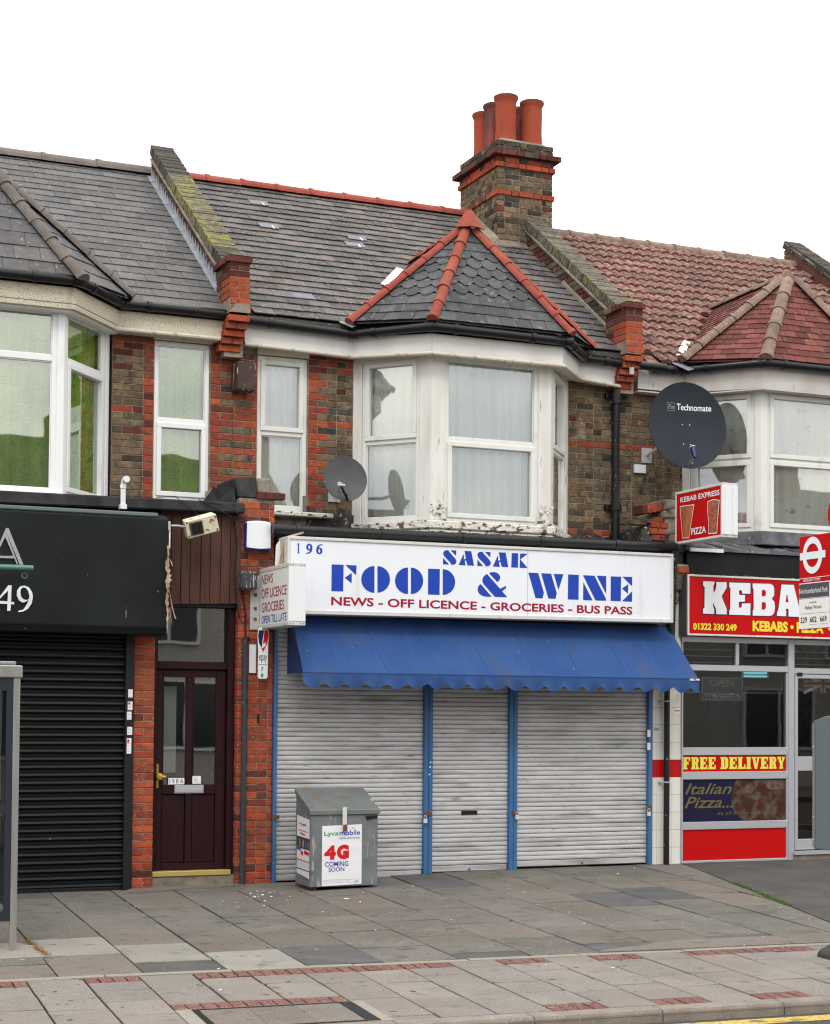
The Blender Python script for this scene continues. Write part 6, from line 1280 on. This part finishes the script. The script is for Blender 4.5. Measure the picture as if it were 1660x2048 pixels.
b = B(); q2 = q+up*.05-nrm*.02; b.tube([q2, q2+up*.006-nrm*.004], .036, 14); b.ok('horn_cap', M['plastic_w'], t)
bx('mount_plate', M['ink_white'], t, 10.44, 10.60, .86, .888, 4.50, 4.60); b = B(); b.tube([(10.66, .8, 4.6), (10.70, .7, 4.3), (10.69, .85, 3.9)], .004, 5); b.ok('cable', M['bark'], t)
t, pt, nrm, rt, up = dish('satellite_dish', 'small scratched grey satellite dish on the brick pillar beside the white bay', (6.545, .42, 4.12), (-.12, -1, .22), .245, .035, M['dish'], (6.60, .89, 4.02))
b = B(); e0 = pt(.02, -.245, -.005); e1 = pt(-.09, -.13, .16); b.tube([e0, e1], .013, 8); b.ok('feed_arm', M['black_metal'], t); b = B(); b.tube([e1, e1+nrm*-.05+up*.03+rt*-.0], .028, 12); b.tube([e1-rt*.035, e1+rt*.045], .016, 10); b.ok('feed_horn', M['plastic_g'], t, smooth=True)
b = B(); b.tube([e1, e1-rt*.03-up*.08, pt(.0, -.19, .06), e0], .004, 5); b.ok('cable', M['bark'], t)
for a in (-.045, .035): B().add([pt(a+.01*math.cos(k_), -.02+.01*math.sin(k_), .003) for k_ in range(6)], [tuple(range(6))]).ok('bolt', M['plastic_b'], t)
t = thing('alarm_box', (5.41, -.1, 3.28), 'white alarm box with a blue rim on the brick pier', 'alarm box')
b = B(); vs = []
for z, kx in ((3.283, 1.), (3.30, 1.01), (3.53, .985), (3.548, .975)):
    for i in range(9): a = -1+i/4; vs.append((5.407+.128*a*kx, -.125+.022*a*a+(0 if z < 3.54 else .003), z-(.012*(1-a*a) if z < 3.4 else -.010*(1-a*a))))
k_ = len(vs); vs += [(x, -.0, z) for x, y, z in vs]; fs = [(r*9+i, r*9+i+1, (r+1)*9+i+1, (r+1)*9+i) for r in range(3) for i in range(8)]
for r in range(3): fs += [(r*9, (r+1)*9, k_+(r+1)*9, k_+r*9), (r*9+8, k_+r*9+8, k_+(r+1)*9+8, (r+1)*9+8)]
fs += [(27+i, 28+i, k_+28+i, k_+27+i) for i in range(8)]+[(i, k_+i, k_+i+1, i+1) for i in range(8)]
mk('cover', vs, fs, M['plastic_w'], t)
b = B(); b.box(5.276, 5.537, -.095, -.003, 3.262, 3.535); b.prism([(5.272, -.1, 3.275), (5.41, -.118, 3.258), (5.54, -.1, 3.275), (5.54, -.04, 3.26), (5.272, -.04, 3.26)], (0, 0, .012)); b.ok('backplate', M['plastic_b'], t)
t = thing('floodlight', (4.72, -.3, 3.45), 'rusty cream floodlight hanging crooked in front of the brown boards', 'floodlight')
X = T((4.73, -.30, 3.455)) @ Matrix.Rotation(R(-15), 4, 'Y') @ Matrix.Rotation(R(12), 4, 'X')
b = B(X); b.hexa([(-.17, -.06, -.095), (.175, -.05, -.085), (.165, .07, -.075), (-.16, .07, -.085), (-.175, -.06, .085), (.165, -.05, .095), (.155, .06, .105), (-.165, .05, .095)]); b.ok('housing', M['flood'], t, bevel=.008)
b = B(X); b.box(-.135, .005, -.072, -.055, -.07, .065); b.ok('bezel', M['rust'], t, bevel=.004); b = B(X); b.box(-.12, -.01, -.077, -.071, -.055, .05); b.ok('lens', M['black_panel'], t)
for a, c in ((.15, .07), (.15, -.06), (-.155, .07), (-.155, -.07)): b = B(X); b.box(a-.008, a+.008, -.066, -.05, c-.008, c+.008); b.ok('screw', M['rust'], t)
b = B(); b.tube([(4.40, -.40, 3.43), (4.48, -.38, 3.435), (4.58, -.32, 3.43)], .010, 8); b.tube([(4.375, -.42, 3.47), (4.378, -.42, 3.38)], .012, 8); b.ok('arm', M['plastic_g'], t)
b = B(); b.tube([(4.385, -.41, 3.43), (4.383, -.415, 3.35), (4.38, -.42, 3.20)], .007, 6); b.ok('cable', M['plastic_w'], t)
b = B(); path = [(4.372, -.42, 3.23), (4.362, -.42, 3.05), (4.375, -.42, 2.9), (4.362, -.42, 2.75), (4.37, -.42, 2.55), (4.368, -.42, 2.36)]
vs = []
for i in range(41):
    tt = i/40; k_ = min(4, int(tt*5)); f2 = tt*5-k_; p = V(path[k_]).lerp(V(path[k_+1]), f2); wd = (.008+.017*math.sin(min(1, tt*1.3)*math.pi)+.005*math.sin(i*1.9))*(1 if tt < .9 else .5); tw = i*.35
    vs += [p+V((-wd*abs(math.cos(tw))-.004, -wd*.5*math.sin(tw), 0)), p+V((wd*.3, -.012*math.cos(tw), .004)), p+V((wd*(.8+.4*math.sin(i*2.3)), .01*math.sin(tw), rnd.uniform(-.01, .01)))]
b.add(vs, [(i*3+j, i*3+j+1, i*3+j+4, i*3+j+3) for i in range(40) for j in (0, 1)])
b.add([(4.372, -.43, 2.85), (4.40, -.43, 2.70), (4.435, -.43, 2.56), (4.455, -.43, 2.50), (4.44, -.43, 2.51), (4.405, -.43, 2.62)], [(0, 1, 2, 3, 4, 5)]); b.add([(4.38, -.431, 2.62), (4.405, -.431, 2.5), (4.42, -.431, 2.43), (4.40, -.431, 2.5)], [(0, 1, 2, 3)]); b.add([(4.38, -.431, 3.10), (4.405, -.431, 3.06), (4.415, -.431, 3.02), (4.40, -.431, 3.04)], [(0, 1, 2, 3)])
meta(b.ok('torn_wrapping', M['tape'], None), 'ragged strip of brown wrapping dangling at the end of the black fascia', 'wrapping')
t = thing('wall_box', (5.50, .8, 5.05), 'weathered brown box splashed with paint under the left brick corbel', 'box')
bx('body', M['box_brown'], t, 5.395, 5.60, .66, W-.004, 5.055, 5.365, bevel=.012)

# ---------------------------------------------------------------- newspaper bin with posters
t = thing('newspaper_bin', (6.12, -.55, -.16), 'grey metal newspaper bin with a sloping lid and Lycamobile posters', 'newspaper bin')
k = (16.8-.78)/(16.8-.62); q_ = lambda x, z: (x*k, 1.6-(1.6-z)*k)
YF, YBk = -.78, -.33; xl, xr = 5.762, 6.485; zb = GZ(6.1, -.78)+.03; zf, zk = .612, .815
b = B(); b.prism([(xl, YF, zb), (xl, YBk, zb), (xl, YBk, zk-.035), (xl, YF, zf-.04)], (xr-xl, 0, 0)); body = b.ok('body', M['galv'], t, bevel=.006)
b = B(); b.prism([(xl-.015, YF-.02, zf-.05), (xl-.015, YF-.02, zf+.002), (xl-.015, YBk+.01, zk+.002), (xl-.015, YBk+.01, zk-.055)], (xr-xl+.03, 0, 0)); b.ok('lid', M['galv_lid'], t, bevel=.006)
for x in (xl+.05, xr-.08): bx('foot', M['rust'], t, x, x+.04, YF+.05, YBk-.05, zb-.045, zb)
x, z = q_(6.175, .5); b = B(); b.box(x-.022, x+.022, YF-.034, YF-.012, z-.11, z+.125); b.ok('hasp', M['sign_frame'], t, bevel=.003)
b = B(); b.box(x-.02, x+.024, YF-.045, YF-.02, z-.115, z-.045); b.ok('rusty_lock', M['rust'], t, bevel=.004)
b = B(); b.prism([(xr-.14, YF-.006, .545), (xr-.01, YF-.006, .55), (xr-.01, YF-.006, .525), (xr-.13, YF-.006, .505)], (0, -.002, 0)); b.ok('bumper_mark', M['ink_black'], t)
px0, pz0 = q_(5.941, -.165); px1, pz1 = q_(6.372, .441)
sl = .012; y = YF-.004
b = B(); n = 14; vs = []
for i in range(n+1):
    zz = pz0+(pz1-pz0)*i/n
    for j in range(7): xx = px0+(px1-px0)*j/6; vs.append((xx, y-.0015*math.sin(i*2.1+j*.4), zz+sl*j/6))
pst = b.add(vs, [(i*7+j, i*7+j+1, (i+1)*7+j+1, (i+1)*7+j) for i in range(n) for j in range(6)]).ok('poster', M['poster'], t, smooth=True)
y -= .003
def pt_(s, x0, z0, x1, z1, mt, bold=0., shear=0., nm='lettering'):
    a, c = q_(x0, z0), q_(x1, z1); return textbox(s, a[0], c[0], a[1], c[1], y, M[mt], pst, bold, shear, slope=.004, name=nm)
pt_('Lyca', 5.963, .330, 6.12, .385, 'ink_green', .014); pt_('mobile', 6.128, .343, 6.352, .392, 'ink_blue', .014); pt_('Call the world for less', 6.124, .305, 6.348, .328, 'ink_mid', .0)
pt_('4', 5.964, .098, 6.09, .242, 'ink_bright', .06); pt_('G', 6.10, .100, 6.232, .248, 'ink_bright', .07)
pt_('COMING', 5.975, .030, 6.226, .080, 'ink_blue', .006); pt_('SOON', 6.013, -.022, 6.183, .022, 'ink_blue', .006)
pt_('( )', 6.262, .405, 6.295, .425, 'ink_black'); b = B()
for r, n_ in ((-.105, 15), (-.118, 11), (-.135, 13)):
    for i in range(n_):
        a, c = q_(5.96+.026*i, r); b.box(a, a+rnd.uniform(.012, .022), y-.0002, y, c, c+.0035)
b.ok('small_print', M['ink_grey'], pst); pt_('Chat', 6.29, -.14, 6.345, -.115, 'ink_mid', 0, .3)
# side poster on the bin's left face
sp = B(); xs_ = xl-.003; sp.add([(xs_, -.375, -.04), (xs_, -.755, -.075), (xs_, -.755, .515), (xs_, -.375, .545)], [(0, 1, 2, 3)]); sp = sp.ok('side_poster', M['poster'], t)
def sq(y0, y1, z0, z1, mt, dx=.002, nm='poster_print'): return B().add([(xs_-dx, y0, z0), (xs_-dx, y1, z0-.012), (xs_-dx, y1, z1-.012), (xs_-dx, y0, z1)], [(0, 1, 2, 3)]).ok(nm, M[mt], sp)
ltext('Lyca', -.44, -.52, .452, .478, xs_-.0025, M['ink_green'], sp, .02); ltext('mobile', -.52, -.66, .445, .470, xs_-.0025, M['ink_blue'], sp, .02)
sq(-.42, -.70, .395, .402, 'ink_bright'); sq(-.48, -.62, .36, .375, 'ink_bright'); sq(-.376, -.754, .22, .335, 'dark_room'); sq(-.38, -.50, .20, .24, 'ink_mid', .0025); sq(-.45, -.50, .24, .31, 'kebab2', .003); sq(-.62, -.66, .235, .30, 'ink_mid', .003); sq(-.70, -.74, .23, .30, 'kebab2', .003); sq(-.56, -.59, .235, .31, 'ink_grey', .003)
sq(-.50, -.57, .155, .195, 'ink_bright'); sq(-.60, -.74, .165, .20, 'ink_bright'); sq(-.376, -.754, .098, .106, 'ink_red'); sq(-.376, -.754, .005, .017, 'ink_mid')
b = B()
for r in range(6):
    for c in (-.40, -.49, -.58, -.67): b.add([(xs_-.002, c, .03+r*.012), (xs_-.002, c-.05, .028+r*.012), (xs_-.002, c-.05, .031+r*.012), (xs_-.002, c, .033+r*.012)], [(0, 1, 2, 3)])
b.ok('small_print', M['ink_grey'], sp)

# ---------------------------------------------------------------- phone kiosk at the left edge
t = thing('phone_kiosk', (1.9, -3.2, -.24), 'steel and dark glass phone kiosk at the left edge of the pavement', 'phone kiosk')
x0, x1, y0, y1 = 1.40, 2.365, -3.62, -2.72
for (x, y) in ((x0, y0), (x1-.05, y0), (x0, y1-.05), (x1-.05, y1-.05)): bx('post', M['steel'], t, x, x+.05, y, y+.05, GZ(x, y)-.02, 1.84, bevel=.006)
bx('header', M['steel'], t, x0-.005, x1+.015, y0-.01, y1+.01, 1.84, 1.935, bevel=.008); bx('roof', M['steel'], t, x0+.02, x1-.03, y0+.02, y1-.02, 1.937, 1.965, bevel=.006)
b = B()
for z0, z1 in ((-.02, .05), (1.74, 1.84), (.80, .87)): b.box(x0+.05, x1-.05, y0+.012, y0+.045, z0, z1)
b.box(x1-.10, x1-.052, y0+.01, y0+.046, -.02, 1.84).box(x0+.052, x0+.1, y0+.01, y0+.046, -.02, 1.84); b.ok('door_frame', M['kiosk'], t)
for z0, z1 in ((.05, .8), (.87, 1.74)):
    B().add([(x0+.1, y0+.03, z0), (x1-.1, y0+.03, z0), (x1-.1, y0+.03, z1), (x0+.1, y0+.03, z1)], [(0, 1, 2, 3)]).ok('pane', GLASS_DARK, t)
    B().add([(x1-.02, y0+.05, z0), (x1-.02, y1-.05, z0), (x1-.02, y1-.05, z1), (x1-.02, y0+.05, z1)], [(0, 1, 2, 3)]).ok('pane', GLASS_DARK, t)
bx('back_panel', M['kiosk'], t, x0+.05, x1-.05, y1-.04, y1-.02, -.1, 1.84); bx('phone_unit', M['black_panel'], t, 1.7, 2.05, y1-.2, y1-.04, .75, 1.4, bevel=.01); b = B(); b.tube([(1.73, y1-.23, 1.05), (1.73, y1-.25, 1.12), (1.73, y1-.25, 1.22), (1.73, y1-.23, 1.29)], .02, 8); b.ok('handset', M['plastic_b'], t)

# ---------------------------------------------------------------- bus stop at the right edge
t = thing('bus_stop', (8.22, -5.97, -.27), 'bus stop with red roundel flag REQUEST STOP and grey timetable case', 'bus stop')
X8 = 8.2; b = B(); b.tube([(8.24, -5.97, -.26), (8.24, -5.97, 3.35)], .038, 14); b.ok('pole', M['steel'], t, smooth=True)
fl_ = bx('flag_panel', M['red_sign'], t, X8+.004, X8+.05, -5.905, -5.508, 2.285, 3.028, bevel=.002)
def fq(y0, y1, z0, z1, mt, dx, nm='tile'): b = B(); b.box(X8-dx, X8+.004, y1, y0, z0, z1); return b.ok(nm, M[mt], fl_)
fq(-5.509, -5.904, 2.528, 2.652, 'ink_white', .001); fq(-5.512, -5.900, 2.532, 2.645, 'dish', .002); fq(-5.509, -5.904, 2.408, 2.524, 'sign_cream', .001)
for i in range(3): fq(-5.509-.1325*i, -5.639-.1325*i, 2.287, 2.405, 'sign_cream', .001)
bx('rule', M['ink_white'], fl_, X8-.0005, X8+.002, -5.903, -5.510, 2.688, 2.692)
b = B(); cy_, cz_ = -5.685, 2.868
for i in range(40):
    a0, a1 = 2*math.pi*i/40, 2*math.pi*(i+1)/40; b.add([(X8-.001, cy_+.128*math.cos(a0), cz_+.147*math.sin(a0)), (X8-.001, cy_+.128*math.cos(a1), cz_+.147*math.sin(a1)), (X8-.001, cy_+.083*math.cos(a1), cz_+.094*math.sin(a1)), (X8-.001, cy_+.083*math.cos(a0), cz_+.094*math.sin(a0))], [(0, 1, 2, 3)])
b.add([(X8-.0015, -5.522, 2.838), (X8-.0015, -5.853, 2.838), (X8-.0015, -5.853, 2.896), (X8-.0015, -5.522, 2.896)], [(0, 1, 2, 3)]); b.ok('roundel', M['ink_white'], fl_)
lt = lambda s, ya, yb, z0, z1, mt, bold=0.: ltext(s, ya, yb, z0, z1, X8-.003, M[mt], fl_, bold)
lt('REQUEST STOP', -5.57, -5.79, 2.660, 2.682, 'ink_white', .01); lt('Northumberland Park', -5.515, -5.885, 2.568, 2.608, 'ink_white', 0); lt('towards', -5.64, -5.74, 2.487, 2.503, 'ink_navy'); lt('Abbey Wood', -5.585, -5.80, 2.432, 2.470, 'ink_navy')
for s, ya in (('229', -5.53), ('602', -5.655), ('669', -5.785)): lt(s, ya, ya-.085, 2.335, 2.380, 'ink_black', .01)
for ya in (-5.648, -5.78): lt('School Journeys', ya, ya-.1, 2.312, 2.321, 'ink_black')
b = B(); b.tube([(8.24, -5.97, 2.95), (8.225, -5.9, 2.95)], .012, 8); b.tube([(8.24, -5.97, 2.40), (8.225, -5.9, 2.40)], .012, 8); b.ok('flag_arm', M['steel'], t)
b = B(); b.lathe([(0, -.012), (.185, -.012), (.19, 0), (.185, .012), (0, .012)], (0, 0, 0), 32); b.X = None; v2 = [(8.22+p.z, -6.055+p.x, 3.17+p.y) for p in b.v]; mk('disc', v2, b.f, M['red_sign'], t)
b = B(); b.prism([(8.16, -5.752, .55), (8.16, -6.30, .56), (8.16, -6.30, 1.60), (8.16, -5.90, 1.592), (8.16, -5.755, 1.555)], (.10, 0, 0)); cs_ = b.ok('timetable_case', M['teal'], t, bevel=.006)
bx('edge_strip', M['steel'], cs_, 8.152, 8.159, -5.775, -5.748, .57, 1.54)
for z in (.62, .80, 1.35): bx('screw', M['ink_white'], cs_, 8.148, 8.152, -5.768, -5.760, z, z+.008)
b = B(); v1 = []; zg = GZ(8.4, -5.9)
for r_k, h in ((1., -.03), (1., .03), (.93, .055), (.55, .12), (.12, .15)):
    for i in range(8): a = math.pi/8+i*math.pi/4; v1.append((8.47+.34*r_k*math.cos(a), -5.92+.30*r_k*math.sin(a), zg+h))
b.add(v1, [(i*8+j, i*8+(j+1) % 8, (i+1)*8+(j+1) % 8, (i+1)*8+j) for i in range(4) for j in range(8)]+[tuple(range(32, 40))])
meta(b.ok('rubber_base', M['rubber'], None, bevel=.008), 'dark rubber weight block on the paving by the bus stop foot', 'rubber block')

# ---------------------------------------------------------------- inspection cover, weeds and litter
t = thing('inspection_cover', (*XY(3.88, -6.44), GZ(*XY(3.88, -6.44))), 'paved inspection cover in a dark metal frame beside the kerb', 'manhole cover')
def upoly(pts, dz, th, nm, mt):
    b = B(); b.prism([(*XY(u, v), GZ(*XY(u, v))+dz) for u, v in pts], (0, 0, th)); return b.ok(nm, mt, t)
upoly([(3.26, -6.755), (4.50, -6.755), (4.50, -6.10), (3.26, -6.10)], -.010, .014, 'cement_bed', M['edging'])
for p in ([(3.36, -6.16), (4.42, -6.16), (4.42, -6.125), (3.36, -6.125)], [(3.36, -6.74), (3.40, -6.74), (3.40, -6.16), (3.36, -6.16)], [(4.33, -6.74), (4.42, -6.74), (4.42, -6.16), (4.33, -6.16)], [(3.4, -6.745), (4.33, -6.745), (4.33, -6.72), (3.4, -6.72)]): upoly(p, -.004, .012, 'frame', M['black_metal'])
for i in range(3): upoly([(3.405+.3083*i, -6.715), (3.705+.3083*i, -6.715), (3.705+.3083*i, -6.165), (3.405+.3083*i, -6.165)] if i < 3 else [], -.004, .0115, 'inlay_slab', M['pave_pink'])
def blades(name, lab, spots, mt, hgt, n):
    b = B()
    for i in range(n):
        (u, v), sp_ = spots[rnd.randrange(len(spots))]; x, y = XY(u+rnd.gauss(0, sp_*.5), v+rnd.gauss(0, sp_)); z = GZ(x, y); a = rnd.uniform(0, 6.28); h = hgt*rnd.uniform(.3, 1); w_ = .003; l = h*rnd.uniform(.2, .9)
        dx, dy = math.cos(a), math.sin(a); b.add([(x-dy*w_, y+dx*w_, z), (x+dy*w_, y-dx*w_, z), (x+dx*l, y+dy*l, z+h)], [(0, 1, 2)])
    o = b.ok(name, mt, None); o['kind'] = 'stuff'; o['label'] = lab; o['category'] = 'weeds'
edge = lambda v: (10.42+.2084*v+.015, v)
blades('grass', 'green grass growing along the edge of the asphalt', [(edge(-1.15-.06*i), .03) for i in range(9)]+[(edge(-1.75-.13*i), .05) for i in range(8)], M['grass'], .028, 1500)
blades('dry_weeds', 'dry brown weeds in the paving joint by the phone kiosk', [((2.72+.006*i, -3.05-.09*i), .03) for i in range(9)], M['dry'], .04, 420)
blades('moss', 'thin moss in the paving joints', [((3.93, -3.9-.1*i), .04) for i in range(6)]+[((3.33, -3.6-.1*i), .04) for i in range(5)]+[((4.53+.02*i, -2.4), .02) for i in range(6)], M['grass'], .010, 260)
def scrap(x, y, mt, s, lab, cat, nm, grp=None):
    z = GZ(x, y)+.004; q = [(x+s*math.cos(k_*1.2566+rnd.uniform(-.3, .3))*rnd.uniform(.6, 1.2), y+s*.6*math.sin(k_*1.2566)*rnd.uniform(.6, 1.2), z+rnd.uniform(0, .006)) for k_ in range(5)]
    b = B(); b.add(q+[(a, c, d-.003) for a, c, d in q], [(0, 1, 2, 3, 4), (9, 8, 7, 6, 5)]+[(i, 5+i, 5+(i+1) % 5, (i+1) % 5) for i in range(5)]); meta(b.ok(nm, M[mt], None), lab, cat, grp)
for i in range(22): scrap(5.18+rnd.gauss(0, .16), -.95+rnd.gauss(0, .22), 'ink_white', rnd.uniform(.008, .020), 'tiny scrap of white paper on the paving in front of the brick pier', 'paper scrap', 'paper_scrap', 'paper scraps by the brick pier')
scrap(5.62, -.38, 'ink_green', .035, 'crumpled green wrapper at the foot of the brick pier', 'wrapper', 'wrapper')
scrap(5.88, -1.48, 'ink_white', .028, 'white folded paper on the joint in front of the newspaper bin', 'paper scrap', 'paper_scrap')
for i in range(26): scrap(rnd.uniform(3.2, 10.8), rnd.uniform(-6.3, -.3), 'ink_white' if i % 4 else 'poster', rnd.uniform(.006, .014), 'scattered speck of white litter on the pavement', 'litter', 'litter_speck', 'specks of litter over the pavement')
for (u, v, lab) in ((8.02, -6.35, 'orange cigarette end on the light paving near the kerb'), (9.30, -.20, 'orange cigarette end below the white tiled pier')):
    x, y = XY(u, v); b = B(); b.tube([(x, y, GZ(x, y)+.008), (x+.035, y+.006, GZ(x, y)+.008)], .005, 6); meta(b.ok('cigarette_end', M['ink_yellow'], None), lab, 'cigarette end')
for x_, y_, l in ((2.48, -3.42, .07),):
    b = B(); b.tube([(x_, y_, GZ(x_, y_)+.006), (x_+l*.6, y_-.06, GZ(x_, y_)+.012), (x_+l, y_-.05, GZ(x_, y_)+.006)], .006, 6); meta(b.ok('twig', M['plastic_g'], None), 'short pale twig beside the foot of the phone kiosk', 'twig')
PA.done(wallA, 300, 'brickwork'); PB.done(wallB, 300, 'brickwork'); PC.done(wallC, 300, 'brickwork')
